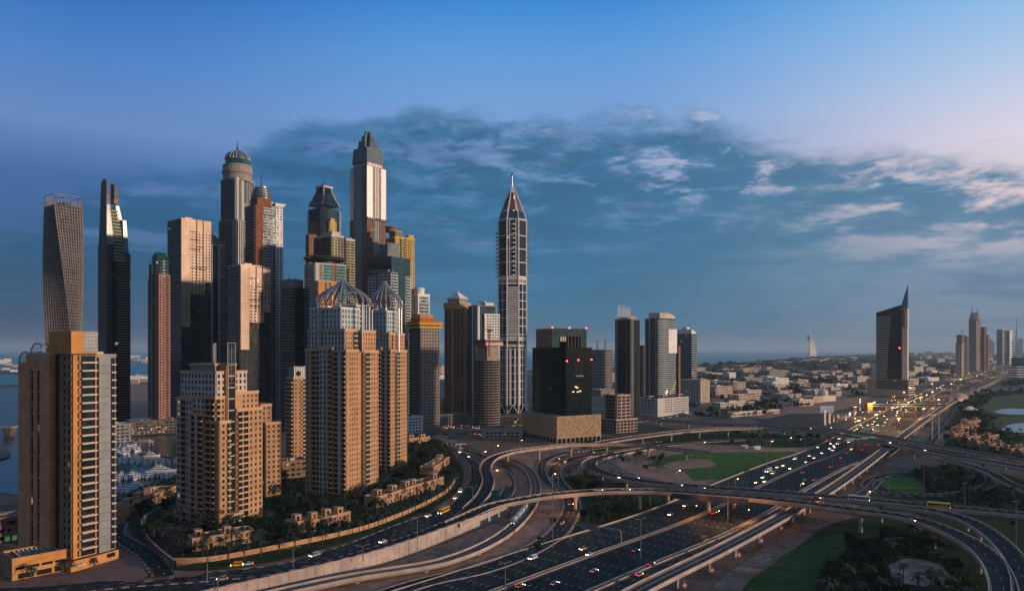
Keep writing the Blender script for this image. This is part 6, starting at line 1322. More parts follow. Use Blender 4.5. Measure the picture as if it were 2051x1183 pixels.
far_tower('far dark red tower, lower right of the red pair', 1975, 1978, 1981, 3600, 671, 'glass_bronze', [(0, 1, 'wall', wn('brown_wall'))], [(0, 1, 'band', b1)]).done()
far_tower('far blue-grey twin slab beside the motorway, the wider of two', 1996, 2008, 2014, 5000, 660, 'glass_blue', [(0, 1, 'band', wn('steel', fl=14, sp=5, d=1))], [(0, 1, 'band', wn('steel', fl=14, sp=5, d=1))]).done()
far_tower('far blue-grey twin slab beside the motorway, the narrower of two', 2015, 2022, 2027, 5000, 662, 'glass_blue', [(0, 1, 'band', wn('steel', fl=14, sp=5, d=1))], [(0, 1, 'band', wn('steel', fl=14, sp=5, d=1))]).done()
T = far_tower('pale banded office block with a dark top, cut by the right edge', 2019, 2036, 2075, 2600, 734, 'glass_teal', [(0, 1, 'band', wn('white_paint', fl=9, sp=4, d=1.5))], [(0, 1, 'band', wn('white_paint', fl=9, sp=4, d=1.5))], 'office_block')
mb = MB(); mb.box(8, T.W, 6, T.L*.9, T.z(734), T.z(716), 'glass_teal', 'roof_grey'); T.add('upper_block', mb); T.done()
# needle skyscraper on the far horizon, with its hazy neighbours
t = thing('needle_skyscraper', 'hazy needle skyscraper on the far right horizon', 'skyscraper', (xat(2036, 14000), 14000, 0)); k = 14000/F
mb = MB()
for i, (hw, y0_, y1_) in enumerate(((3.6, 712, 690), (2.8, 690, 676), (2.0, 676, 664), (1.2, 664, 652), (.5, 652, 636))): mb.lathe([(hw*k, zat(y0_, 14000)), (hw*k*.8, zat(y1_, 14000))], 'slate_panel', 10)
mb.build('shaft', t)
for i, (px, w, y) in enumerate(((1986, 3, 678), (1991, 2, 684), (2029, 3, 680), (2042, 3, 682), (2047, 4, 676))):
    mb = MB(); q = 12000/F; mb.box(-w*q/2, w*q/2, 0, 60, 0, zat(y, 12000)-12, 'slate_panel'); mb.box(-w*q/4, w*q/4, 10, 40, zat(y, 12000)-12, zat(y, 12000), 'slate_panel')
    o = mb.build('hazy_tower'); o.location = (xat(px, 12000), 12000, 0); tag(o, f'hazy block on the far right horizon, {nth(i)} from the left among those round the needle', 'tower', 'hazy far towers')

# sail-shaped hotel by the sea
D = 7300; t = thing('sail_hotel', 'white sail-shaped hotel tower standing by the sea', 'hotel', (xat(1622, D), D, 0), R(32)); k = D/F*1.12
zz = lambda py: zat(py, D); mb = MB(); n = 14; pr = []
for i in range(n+1):
    u = i/n; pr.append((4+(14.5*(1-u**2.1))*k if u < 1 else 4, zz(712)+(zz(672)-zz(712))*u))
for i in range(n):
    (xa, za), (xb, zb) = pr[i], pr[i+1]
    mb.face([(0, 0, za), (xa, -18, za), (xb, -18*(1-(i+1)/n*.8), zb), (0, 0, zb)], 'white_paint'); mb.face([(xa, -18, za), (xa*.95, 40, za), (xb*.95, 40, zb), (xb, -18*(1-(i+1)/n*.8), zb)], 'white_paint'); mb.face([(xa*.95, 40, za), (0, 0, za), (0, 0, zb), (xb*.95, 40, zb)], 'white_paint')
mb.build('sail', t)
mb = MB(); mb.tube([(0, 0, zz(712)), (0, 0, zz(672)), (.5*k, 0, zz(659))], [5, 4, 1.5], 'white_paint', 6); mb.tube([(x+2, -16*(1-i/n*.8), z) for i, (x, z) in enumerate(pr)], 5, 'white_paint', 5); mb.tube([(pr[n-4][0], -5, pr[n-4][1]), (6, 0, zz(668)), (0, 0, zz(658))], [4, 3, 1.5], 'white_paint', 5); mb.build('mast_frame', t)
for i in range(1, 12):
    z = zz(712)+(zz(676)-zz(712))*i/12; u = i/13; x = 4+14.5*(1-u**2.1)*k
    mb = MB(); mb.tube([(0, -3, z), (x, -20*(1-u*.6), z)], 2.2, 'off_white', 4); mb.build('cross_band', t)
mb = MB(); mb.lathe([(2, 0), (16, 4), (17, 8)], 'off_white', 14, -2*k, 0); mb.v = [(x, y, z+zz(677)) for x, y, z in mb.v]; mb.build('helipad', t)
# ---------------------------------------------------------------- villas, low buildings, town
def villa(label, pxl, pyb, n, seed, dirx=None, w=9.0, group='flat-roofed villas along the boulevard', zb=P, wallm='tan_wall'):
    """a terrace of flat-roofed volumes stepping in plan and height, with stair turrets and terraces"""
    rg = random.Random(seed); a = gp(pxl[0], pyb[0], zb); b = gp(pxl[1], pyb[1], zb); d = b-a; L = d.length; ang = math.atan2(d.y, d.x)
    t = thing('villa', label, 'villa', a, ang, group); u = L/n
    for i in range(n):
        y0 = rg.uniform(-1.5, 1.5); h = 6.6+rg.choice([0, 0, .5]); x0, x1 = i*u, (i+1)*u-.05; dp = rg.uniform(9, 12)
        mb = MB()
        # front wall with openings
        nx = 3; xs = [x0+(x1-x0)*k/nx for k in range(nx+1)]
        for (za, zb_, op) in ((0, .5, 0), (.5, 2.7, 1), (2.7, 4.0, 0), (4.0, 5.6, 1), (5.6, h, 0)):
            if not op: mb.box(x0, x1, y0, y0+.35, za, zb_, wallm)
            else:
                for k in range(nx):
                    m0, m1 = xs[k], xs[k+1]; g_ = (m1-m0)*.26
                    mb.box(m0, m0+g_, y0, y0+.35, za, zb_, wallm); mb.box(m1-g_, m1, y0, y0+.35, za, zb_, wallm)
        mb.box(x0, x0+.35, y0+.35, y0+dp, 0, h, wallm); mb.box(x1-.35, x1, y0+.35, y0+dp, 0, h, wallm); mb.box(x0+.35, x1-.35, y0+dp-.35, y0+dp, 0, h, wallm)
        mb.build('wall', t)
        mb = MB(); mb.box(x0+.35, x1-.35, y0+.7, y0+dp-.36, 0, h-.5, 'dark_void', 'roof_brown' if i % 2 else 'roof_pale'); mb.build('roof', t)
        mb = MB(); mb.box(x0-.15, x1+.15, y0-.15, y0+.5, h+.01, h+.35, 'tan_trim'); mb.box(x0-.15, x1+.15, y0+dp-.5, y0+dp+.15, h+.01, h+.35, 'tan_trim'); mb.box(x0-.15, x0+.45, y0+.5, y0+dp-.5, h+.01, h+.35, 'tan_trim'); mb.box(x1-.45, x1+.15, y0+.5, y0+dp-.5, h+.01, h+.35, 'tan_trim'); mb.build('parapet', t)
        for k in range(nx):
            m0, m1 = xs[k], xs[k+1]; g_ = (m1-m0)*.26
            for za, zb_ in ((.5, 2.7), (4.0, 5.6)):
                mb = MB(); mb.box(m0+g_, m1-g_, y0+.2, y0+.28, za, zb_, 'glass_window'); mb.box(m0+g_, m0+g_+.1, y0+.1, y0+.19, za, zb_, 'off_white'); mb.box((m0+m1)/2-.05, (m0+m1)/2+.05, y0+.1, y0+.19, za, zb_, 'off_white'); mb.build('window', t)
        if i % 2 == 0 or rg.random() < .4:
            tx = x0+rg.uniform(.1, .5)*u; ty = y0+rg.uniform(2, 5); mb = MB(); hh = h+rg.uniform(2.4, 3.2)
            mb.box(tx, tx+u*.42, ty, ty+4.2, h-.5, hh, wallm, 'roof_brown'); mb.box(tx-.2, tx+u*.42+.2, ty-.2, ty+4.4, hh, hh+.3, 'tan_trim', 'roof_pale'); tu = mb.build('stair_turret', t)
            mb = MB(); mb.box(tx+u*.1, tx+u*.3, ty-.06, ty-.01, h+.1, hh-.5, 'glass_window'); mb.build('turret_door', tu)
        if rg.random() < .7:
            bx = x0+u*rg.uniform(.1, .4); mb = MB(); mb.box(bx, bx+u*.5, y0-1.8, y0-.01, 0, 3.3, wallm); mb.box(bx-.2, bx+u*.5+.2, y0-2.0, y0-.16, 3.3, 3.7, 'tan_trim', 'roof_pale'); po = mb.build('porch', t)
            mb = MB(); mb.box(bx+u*.1, bx+u*.4, y0-1.87, y0-1.81, .2, 2.8, 'glass_window'); mb.build('door', po)
        mb = MB(); ax, ay = x0+rg.uniform(.3, .7)*u, y0+dp*.75; mb.box(ax, ax+1.2, ay, ay+1.0, h-.5, h+.5, 'off_white'); mb.box(ax+.2, ax+1.0, ay-.04, ay-.01, h-.3, h+.3, 'dark_steel'); mb.build('cooling_unit', t)
    return t
villa('flat-roofed tan villa terrace in front of the tree-screen tower', (384, 508), (1105, 1086), 4, 1)
villa('flat-roofed tan villa terrace between the tree-screen tower and the ribbed domes', (592, 702), (1072, 1049), 4, 2)
villa('long flat-roofed tan villa terrace below the ribbed dome towers', (752, 888), (1018, 974), 7, 3)
villa('tan villa terrace stepping back from the boulevard bend, nearest to the flyovers', (866, 902), (952, 930), 3, 4)
villa('small tan villa half hidden behind trees near the sand lot', (820, 860), (893, 886), 2, 5)
villa('broad dull tan villa above the marina boats, beside the left apartment tower', (262, 352), (1035, 992), 4, 6, zb=P)
# compound wall along the boulevard
t = thing('garden_wall', 'tan garden wall with flat coping behind the palms of the boulevard', 'wall', (0, 0, 0)); gw = catmull([gp(a, b, P) for a, b in [(330, 1130), (425, 1125), (560, 1100), (715, 1066), (800, 1036), (860, 1008), (900, 982), (915, 955)]], 5)
mb, cp = MB(), MB(); rail(mb, gw, -.2, .2, -.2, 2.6, 'tan_wall'); rail(cp, gw, -.3, .3, 2.6, 2.8, 'tan_trim'); mb.build('wall_face', t); cp.build('coping', t)
t = thing('garden_wall', 'dark stone wall round the pool garden of the tree-screen tower, by the side street', 'wall', (0, 0, 0)); gw = catmull([gp(a, b, P) for a, b in [(352, 1142), (318, 1115), (292, 1085), (285, 1055), (310, 1035), (352, 1020)]], 5)
mb, cp = MB(), MB(); rail(mb, gw, -.3, .3, -.2, 4.2, 'concrete_dark'); rail(cp, gw, -.45, .45, 4.2, 4.5, 'roof_pale'); mb.build('wall_face', t); cp.build('coping', t)
psheet('pavement', [(295, 1080), (315, 1040), (352, 1028), (375, 1050), (385, 1090), (340, 1110)], 'roof_brown', .1)
c = gp(345, 1068, P); t = thing('garden_pool', 'small dim turquoise pool in the garden at the foot of the tree-screen tower', 'pool', c); mb = MB(); mb.lathe([(6.6, 0), (6.6, .45), (5.9, .45)], 'roof_pale', 20); mb.build('rim', t); mb = MB(); mb.lathe([(5.9, .0), (5.9, .38)], 'pool_water', 20); mb.build('water', t)
# low marina buildings and the lit porch at far left
def lowblock(name, label, x0, x1, yb, h, m, zb=2.0, cat='building', depth=18, fl=3.6, lit=0, roof='roof_grey', ratio=None):
    T = Tower(name, label, x0-.01, x0, x1, dep(yb, zb), a=1 if x0 > 900 else 38, zb=zb, cat=cat); W = T.W
    T.block(0, W, 0, depth, 0, h, 'glass_window', right=[(0, .08, 'wall', wn(m)), (.08, .92, 'win', wn(m, bay=5, fl=fl, wf=.7, hf=.5)), (.92, 1, 'wall', wn(m))], left=[(0, 1, 'win', wn(m, bay=6, fl=fl, wf=.5, hf=.45))], parm=m, roof=roof); roof_plant(T, 0, W, 0, depth, h, 3, int(x0)); T.done(); return T
T = lowblock('porch_building', 'low pinkish hotel entrance with a glowing doorway, left edge behind the pool podium', 42, 108, 1090, 13, 'pink_wall', P, 'building', 14)
mb = MB()
for u in (.16, .3, .48, .62): mb.box(T.W*u, T.W*(u+.1), -1.2, -.6, .4, 3.4, 'lit_room')
T.add('lit_doorway', mb); mb = MB(); mb.box(1, T.W-2, -4, -.5, 4.2, 5.0, 'off_white'); T.add('canopy', mb)
T = lowblock('arcade', 'low banded pinkish arcade with green lights, at the far left edge', -40, 40, 1092, 12, 'pink_wall', P, 'building', 14)
mb = MB()
for u in (.62, .8): mb.box(T.W*u, T.W*(u+.12), -.9, -.55, .6, 3.0, 'lit_green')
T.add('lit_window', mb)
lowblock('marina_building', 'plain grey marina block behind the left apartment tower', 228, 262, 886, 20, 'grey_panel', 1)
T = lowblock('restaurant_terrace', 'dark waterfront terrace with a cluster of warm lights above the boats', 262, 362, 872, 16, 'concrete_dark', 1, 'restaurant', 30)
rg = random.Random(5)
for i in range(22):
    mb = MB(); x = rg.uniform(1, T.W*.7); z = rg.uniform(1, 9); mb.box(x, x+.45, -2.4, -2.0, z, z+.45, 'warm_bulb'); mb.build('lantern', T.root)
t = thing('tent', 'small pink pavilion roof on the marina quay above the yachts', 'pavilion', gp(290, 892, 1)); mb = MB(); mb.prism([(-8, -5), (8, -5), (8, 5), (-8, 5)], 4, 7, 'kerb_pink', None, [(-5, -1), (5, -1), (5, 1), (-5, 1)]); mb.build('roof', t)
for x, y in ((-7, -4), (7, -4), (7, 4), (-7, 4)): mb = MB(); mb.tube([(x, y, 0), (x, y, 4)], .3, 'off_white'); mb.build('post', t)
lowblock('dark_block', 'low dull block between the tree-screen tower and the ribbed domes', 565, 618, 968, 16, 'tan_dark', 3, 'building', 16)
lowblock('white_block', 'small white block with stacked balconies below the dark construction tower', 816, 846, 868, 20, 'white_paint', 1, 'building', 14)
lowblock('site_block', 'ochre site building at the foot of the brown pyramid-capped tower', 886, 915, 829, 24, 'yellow_wall', 0, 'building', 14)
lowblock('site_block', 'grey flat site hall below the brown pyramid-capped tower', 880, 940, 852, 14, 'concrete', 0, 'building', 20)
T = lowblock('site_block', 'long low tan shed left of the carved stone podium', 965, 1046, 878, 9, 'concrete_pale', 0, 'shed', 24)
lowblock('site_block', 'dark unfinished ground floor frame under the white spired tower', 985, 1064, 848, 9, 'concrete_dark', 0, 'construction', 24)
t = thing('tram_station', 'long flat-roofed light-rail station shelter beside the boulevard bend', 'station', gp(900, 893, 3), R(-58)); mb = MB(); mb.box(-26, 26, -6, 6, 4.6, 5.2, 'steel', 'roof_grey'); mb.build('roof', t); mb = MB(); mb.box(-26, 26, -4, 4, 0, 1, 'concrete'); mb.build('platform', t)
for i in range(6): mb = MB(); mb.box(-24+i*9.6, -23.5+i*9.6, -.3, .3, 1.0, 4.6, 'steel'); mb.build('post', t)
for i, (x0, x1, y0, y1) in enumerate(((1262, 1275, 866, 880), )): pass
# left horizon: bridge and dark spit
t = thing('road_bridge', 'dim low road bridge crossing the marina water at the left edge', 'bridge', (xat(-30, 880), 880, 0)); mb = MB(); mb.box(-120, 36, -6, 6, 11, 13, 'concrete'); mb.build('deck', t)
for i in range(5): mb = MB(); mb.prism([(-110+i*34, -5), (-104+i*34, -5), (-104+i*34, 5), (-110+i*34, 5)], 0, 11, 'concrete_dark', None, [(-113+i*34, -5), (-101+i*34, -5), (-101+i*34, 5), (-113+i*34, 5)]); mb.build('pier', t)
sheet('quay', [(-60, 890), (0, 893), (16, 903), (20, 912), (0, 920), (-60, 922)], 'concrete_dark', .5)

# ---- the low town towards the sea
rg = random.Random(21); town = []; DONE = []
def near_hw(p, m=80):
    return min(((p.x-q.x)**2+(p.y-q.y)**2) for q in HW[::20]) < m*m
def town_block(c, w, dpt, h, m, rz, roofm, near):
    t = thing('town_building', '', 'building', c, rz) if near else None
    body = MB(); body.box(-w/2, w/2, -dpt/2, dpt/2, 0, h, m, roofm)
    pr = MB(); e = .7
    for q in ((-w/2-.2, w/2+.2, -dpt/2-.2, -dpt/2+e), (-w/2-.2, w/2+.2, dpt/2-e, dpt/2+.2), (-w/2-.2, -w/2+e, -dpt/2+e, dpt/2-e), (w/2-e, w/2+.2, -dpt/2+e, dpt/2-e)): pr.box(*q, h+.01, h+1.1, m)
    if rg.random() < .7:
        ax, ay = rg.uniform(-.3, .1)*w, rg.uniform(-.3, .1)*dpt; pr.box(ax, ax+w*.22, ay, ay+dpt*.25, h+.01, h+3.4, m, roofm)
    for i in range(3): ax, ay = rg.uniform(-.4, .35)*w, rg.uniform(-.4, .35)*dpt; pr.box(ax, ax+2, ay, ay+2, h+.02, h+1.6, 'steel')
    fl = max(3.6, h/5); nf = max(1, int(h/fl)); wins = []
    for k in range(nf):
        z = (k+.32)*h/nf; hh = h/nf*.42; nb = max(2, int(w/6)); wb = MB()
        for j in range(nb):
            x = -w/2+w*(j+.22)/nb; wb.box(x, x+w/nb*.56, -dpt/2-.12, -dpt/2+.3, z, z+hh, 'glass_window')
        nb = max(2, int(dpt/6))
        for j in range(nb):
            y = -dpt/2+dpt*(j+.22)/nb; wb.box(-w/2-.12, -w/2+.3, y, y+dpt/nb*.56, z, z+hh, 'glass_window')
        wins.append(wb)
    if near:
        wl = body.build('wall', t); pr.build('parapet', t)
        for wb in wins: wb.build('window_row', wl)
        return t
    for s_ in [pr]+wins:
        n = len(body.v); body.v += s_.v; mp = [body.mid(q) for q in s_.mats]; body.f += [tuple(n+i for i in f) for f in s_.f]; body.mi += [mp[i] for i in s_.mi]
    o = body.build('town_building'); o.location = c; o.rotation_euler = (0, 0, rz); o['category'] = 'building'; return o
COLS = [('beige', 'beige_wall'), ('cream', 'cream_wall'), ('white', 'white_paint'), ('grey', 'concrete'), ('pinkish', 'concrete_pale'), ('dark glass', 'glass_dark')]
def blocked(p, r):
    if near_hw(p, 95): return True
    for q, s in DONE:
        if (p-q).length < r+s: return True
    return False
def add_town(pxx, py, w, dpt, h, ci, rz=None, zone='', force=False):
    p = gp(pxx, py, 0); r = max(w, dpt)*.55
    if not force and blocked(p, r): return
    DONE.append((p, r)); near = p.y < 2300
    o = town_block(p, w, dpt, h, COLS[ci][1], R(rg.uniform(28, 42)) if rz is None else rz, rg.choice(['roof_pale', 'roof_grey', 'roof_pale', 'white_paint']), near)
    town.append((o, COLS[ci][0], zone, pxx, h, py))
for o in list(COL.objects):                            # keep clear of the towers
    if o.type == 'EMPTY' and o.get('category') in ('tower', 'office block', 'apartment block', 'construction', 'hotel', 'shed', 'building') and o.location.y > 700: DONE.append((Vector((o.location.x, o.location.y, 0)), 52))
# some that can be picked out
Z1 = 'the town left of the motorway'
for a in ((1547, 757, 90, 50, 30, 3), (1590, 757, 70, 40, 34, 5), (1500, 748, 110, 40, 26, 3), (1560, 738, 150, 60, 34, 5), (1645, 742, 130, 50, 30, 5), (1700, 745, 90, 60, 40, 5), (1440, 795, 55, 30, 24, 4), (1465, 786, 60, 36, 26, 4), (1490, 804, 60, 30, 14, 0), (1530, 787, 100, 44, 14, 2), (1575, 800, 60, 30, 12, 0), (1425, 812, 60, 26, 10, 1), (1400, 822, 50, 24, 12, 1), (1470, 815, 90, 20, 9, 1), (1605, 812, 44, 22, 11, 1), (1628, 806, 40, 22, 12, 4), (1680, 792, 60, 24, 10, 1), (1510, 831, 120, 8, 6, 1), (1340, 775, 50, 30, 20, 2), (1215, 790, 60, 36, 12, 3), (1205, 765, 100, 40, 30, 4), (1300, 762, 70, 40, 30, 0), (1325, 748, 90, 40, 30, 4), (1555, 772, 60, 40, 22, 2), (1500, 768, 80, 40, 18, 3)): add_town(*a, zone=Z1, force=False)
for k in range(420):
    if len(town) > 150: break
    py = 712+ (rg.random()**1.6)*84; pxx = rg.uniform(1285, 1742)
    if py < 734-(pxx-1400)*.055 or (py > 780 and rg.random() < .5): continue
    D = dep(py); s = (.6+D/2600); add_town(pxx, py, rg.uniform(18, 44)*s, rg.uniform(14, 26)*s, rg.choice([7, 9, 11, 14, 20])*(.8+D/9000), rg.choice([0, 0, 1, 1, 2, 3, 3, 4, 4, 5]), zone=Z1)
Z2 = 'the town right of the wedge tower'
for k in range(260):
    if len(town) > 235: break
    py = 709+(rg.random()**1.4)*74; pxx = rg.uniform(1770, 2000)
    D = dep(py); s = (.6+D/2600); add_town(pxx, py, rg.uniform(22, 50)*s, rg.uniform(14, 28)*s, rg.choice([8, 10, 14, 18, 26])*(.8+D/9000), rg.choice([0, 0, 1, 2, 3, 3, 4, 5]), zone=Z2)
Z3 = 'the far left shore'
for k in range(60):
    reg = rg.choice([(0, 34, 717, 748), (264, 300, 717, 727), (264, 300, 756, 770), (-60, 0, 717, 748), (880, 890, 735, 760)]); pxx, py = rg.uniform(reg[0], reg[1]), rg.uniform(reg[2], reg[3]); D = dep(py); s = (.4+D/3400)
    add_town(pxx, py, rg.uniform(16, 36)*s, rg.uniform(12, 20)*s, rg.choice([7, 9, 12, 20])*(.7+D/9000), rg.choice([1, 2, 2, 3, 4]), zone=Z3)
by = {}
for r_ in town: by.setdefault((r_[1], r_[2]), []).append(r_)
for (cn, zn), L in by.items():
    L.sort(key=lambda r_: (r_[3], r_[5]))
    for i, r_ in enumerate(L):
        sz = 'low' if r_[4] < 16 else 'taller'
        tag(r_[0], f'{sz} {cn} building in {zn}, {nth(i)} {cn} one'+(' from left' if cn != 'dark glass' else ''), 'building', 'buildings of the low town')
c = gp(1648, 803, 0); t = thing('mosque', 'domed mosque among low cream buildings left of the motorway', 'mosque', c, R(35)); mb = MB(); mb.box(-24, 24, -14, 14, 0, 12, 'cream_wall', 'roof_pale'); mb.build('hall', t); mb = MB(); mb.lathe([(10, 12), (10, 15), (9.6, 18), (7.5, 22), (4, 25), (.2, 26.5)], 'cream_wall', 20); mb.build('dome', t); mb = MB(); mb.tube([(20, 10, 0), (20, 10, 28), (20, 10, 32)], [2, 1.8, .2], 'cream_wall', 8); mb.build('minaret', t)
t = thing('billboard', 'blue roadside billboard screen beside the motorway exit', 'billboard', gp(1656, 832, 0), R(20)); mb = MB(); mb.box(-14, 14, -.4, .4, 5, 16, 'blue_panel'); mb.box(-14.4, 14.4, -.2, .6, 4.6, 5, 'dark_steel'); mb.build('screen', t); mb = MB(); mb.tube([(-9, 0, 0), (-9, 0, 5)], .5, 'steel'); mb.build('post', t); mb = MB(); mb.tube([(9, 0, 0), (9, 0, 5)], .5, 'steel'); mb.build('post', t)
for i, (a, b, hh) in enumerate(((1722, 822, 20), (1652, 851, 20), (1661, 848, 14))):
    t = thing('advert_pylon', f'tall pale advertising pylon beside the motorway, {nth(i)} of the three by size', 'sign', gp(a, b, 0), R(25)); mb = MB(); mb.box(-1.6, 1.6, -.6, .6, 0, hh, 'off_white'); mb.box(-1.9, 1.9, -.75, .75, hh, hh+.5, 'steel'); mb.build('slab', t); mb = MB(); mb.box(-2.4, 2.4, -1.2, 1.2, 0, .8, 'concrete'); mb.build('base', t)
# villas of the golf resort and the tent canopy
gr = 'terracotta villas of the golf resort'
for i, (xa, xb, ya, yb, n, d_) in enumerate(((1938, 1966, 855, 850, 3, 'highest up the slope'), (1925, 1962, 866, 861, 4, 'just below the top row'), (1912, 1942, 880, 876, 3, 'at the left end beside the sand'), (1935, 1962, 888, 884, 3, 'behind the lowest pair'), (1956, 1980, 896, 894, 2, 'at the lower left front'), (1980, 2012, 902, 900, 3, 'in the middle of the lowest row'), (2028, 2058, 912, 909, 3, 'at the lower right, cut by the frame'), (1980, 2004, 884, 881, 2, 'between the trees in the middle'))):
    villa(f'flat terracotta resort villa, {d_}', (xa, xb), (ya, yb), n, 40+i, group=gr, zb=.3, wallm='orange_shade')
t = thing('tent_canopy', 'white peaked tent canopy on legs beside the metro station', 'canopy', gp(1944, 829, 0), R(10)); mb = MB(); mb.prism([(-9, -8), (9, -8), (9, 8), (-9, 8)], 7, 13, 'white_paint', None, [(-3, -1), (1, -1), (1, 1), (-3, 1)])
mb.build('canopy_roof', t)
for x, y in ((-9, -8), (9, -8), (9, 8), (-9, 8)): mb = MB(); mb.tube([(x*1.15, y*1.15, 0), (x, y, 7.2)], [.5, .9], 'white_paint'); mb.build('leg', t)
# metro station shell over the viaduct, with the covered footbridge
mp = PATHS['metro']; ci = min(range(len(mp)), key=lambda i: abs(mp[i].y-1465)); c = mp[ci]; dv = (mp[ci+6]-mp[ci-6]); ang = math.atan2(dv.y, dv.x)
t = thing('metro_station', 'golden shell-roofed metro station straddling the viaduct', 'station', (c.x, c.y, 0), ang); mb = MB(); n, q = 24, 14
rows = [[(52*u, 15.5*math.sqrt(max(.0, 1-abs(u)**2.6))*math.cos(math.pi*k/q), 5+15*math.sqrt(max(.12, 1-abs(u)**2.4))*math.sin(math.pi*k/q)) for k in range(q+1)] for u in [-.97+1.94*i/n for i in range(n+1)]]
for i in range(n):
    for k in range(q): mb.face([rows[i][k], rows[i][k+1], rows[i+1][k+1], rows[i+1][k]], 'bronze_panel')
mb.build('shell_roof', t); mb = MB(); mb.box(-40, 40, -9, 9, 0, 5.4, 'glass_dark', 'concrete'); mb.build('concourse', t)
for i in range(0, n+1, 3): mb = MB(); mb.tube([(x, y*1.01, z*1.01) for x, y, z in rows[i]], .35, 'tan_trim', 4); mb.build('roof_rib', t)
A_, B_ = gp(1745, 812, 9), gp(1893, 812, 9); dd = B_-A_
t = thing('footbridge', 'long covered footbridge spanning the motorway to the metro station', 'footbridge', (A_.x, A_.y, 0), math.atan2(dd.y, dd.x)); mb = MB(); mb.box(0, dd.length, -2.6, 2.6, 8, 8.8, 'concrete_pale'); mb.build('deck', t); mb = MB(); mb.box(0, dd.length, -2.4, 2.4, 8.8, 11.4, 'glass_bronze'); mb.build('glazing', t); mb = MB(); mb.box(-.5, dd.length+.5, -2.9, 2.9, 11.4, 12, 'bronze_panel'); mb.build('roof', t)
for i in range(6): mb = MB(); mb.tube([(dd.length*i/5.01+.6, 0, 0), (dd.length*i/5.01+.6, 0, 8)], .9, 'concrete_pale', 8); mb.build('pier', t)
mb = MB(); mb.box(-9, -.6, -6, 6, 0, 14, 'tan_wall', 'bronze_panel'); mb.build('stair_tower', t)

# ---------------------------------------------------------------- trees
def palm_mesh(seed, h):
    rg = random.Random(seed); tr, cr = MB(), MB(); bend = rg.uniform(-.6, .6)
    tr.tube([(bend*u*u, .2*u, h*u) for u in (0, .25, .5, .75, 1)], [.34, .26, .23, .22, .3], 'bark', 6)
    for i in range(20):
        a = 2*math.pi*i/20+rg.uniform(-.15, .15); up = rg.uniform(-.35, 1.1) ; L = rg.uniform(2.7, 3.6); pts = []
        for k in range(7):
            u = k/6; pts.append(Vector((bend+math.cos(a)*L*u*math.cos(up*(1-u*.6)), .2+math.sin(a)*L*u*math.cos(up*(1-u*.6)), h+L*(math.sin(up)*u-.62*u*u))))
        sd_ = Vector((-math.sin(a), math.cos(a), 0))
        for k in range(6):
            p, q = pts[k], pts[k+1]; w = .62*math.sin(math.pi*(k+.8)/7)+.1
            for sg in (-1, 1):
                m_ = (p+q)/2; tip = m_+sd_*sg*w+(q-p)*.7+Vector((0, 0, -.22*w))
                cr.face([tuple(p), tuple(q), tuple(tip)], 'palm_leaf'); cr.face([tuple(p), tuple(p*.5+q*.5), tuple(p+sd_*sg*w*.95+(q-p)*.35+Vector((0, 0, -.3*w)))], 'palm_leaf')
    return tr.mesh('trunk'), cr.mesh('crown')
def tree_mesh(seed, h, r, leafm='leaf_dark', n=700):
    rg = random.Random(seed); tr, cr = MB(), MB()
    tr.tube([(0, 0, 0), (.1, 0, h*.3), (0, .1, h*.62)], [.32, .24, .1], 'bark', 6); lobes = []
    for i in range(rg.randint(6, 9)):
        a = rg.uniform(0, 6.28); d = r*rg.uniform(.1, .72); c = Vector((d*math.cos(a), d*math.sin(a), h*rg.uniform(.42, .86))); lobes.append((c, r*rg.uniform(.3, .52)))
        tr.tube([(0, 0, h*rg.uniform(.2, .42)), tuple(c*.6+Vector((0, 0, h*.2))), tuple(c)], [.14, .09, .04], 'bark', 4)
    for i in range(n):
        c, lr = rg.choice(lobes); v = Vector((rg.gauss(0, 1), rg.gauss(0, 1), rg.gauss(0, .8))).normalized()*lr*rg.uniform(.6, 1.08); p = c+v; s = rg.uniform(.2, .48)
        nx = Vector((rg.uniform(-1, 1), rg.uniform(-1, 1), rg.uniform(-.4, 1))).normalized(); t1 = nx.orthogonal().normalized(); t2 = nx.cross(t1)
        cr.face([tuple(p-t1*s), tuple(p+t2*s*.8), tuple(p+t1*s), tuple(p-t2*s*.8)], leafm if rg.random() < .75 else 'leaf_mid')
    return tr.mesh('trunk'), cr.mesh('crown')
PALMS = [palm_mesh(i, h) for i, h in enumerate((6.5, 7.5, 8.5, 9.5, 8.0))]
TREES = [tree_mesh(i+20, h, r, lm) for i, (h, r, lm) in enumerate(((7, 3.8, 'leaf_dark'), (8.5, 4.6, 'leaf_dark'), (6, 3.4, 'leaf_dark'), (9.5, 5.2, 'leaf_dark'), (5, 3.0, 'leaf_mid')))]
SHR = [tree_mesh(i+50, h, r, lm, 260) for i, (h, r, lm) in enumerate(((2.2, 1.7, 'leaf_dark'), (2.8, 2.0, 'leaf_mid')))]
plants = []
def plant(kind, p, zone, sc=1.0):
    T_, nm = {'palm': (PALMS, 'palm_tree'), 'tree': (TREES, 'leafy_tree'), 'shrub': (SHR, 'shrub')}[kind]; tm, cm = T_[rt.randrange(len(T_))]
    r = thing(nm, '', nm.replace('_', ' '), p, rt.uniform(0, 6.28)); s = sc*rt.uniform(.82, 1.2); r.scale = (s, s, s*rt.uniform(.9, 1.1)); inst('trunk', tm, r); inst('crown', cm, r); plants.append((r, nm, zone, p)); return r
rt = random.Random(77)
def inside(p, poly):
    c = False; n = len(poly)
    for i in range(n):
        (x1, y1), (x2, y2) = poly[i], poly[(i+1) % n]
        if (y1 > p[1]) != (y2 > p[1]) and p[0] < (x2-x1)*(p[1]-y1)/(y2-y1)+x1: c = not c
    return c
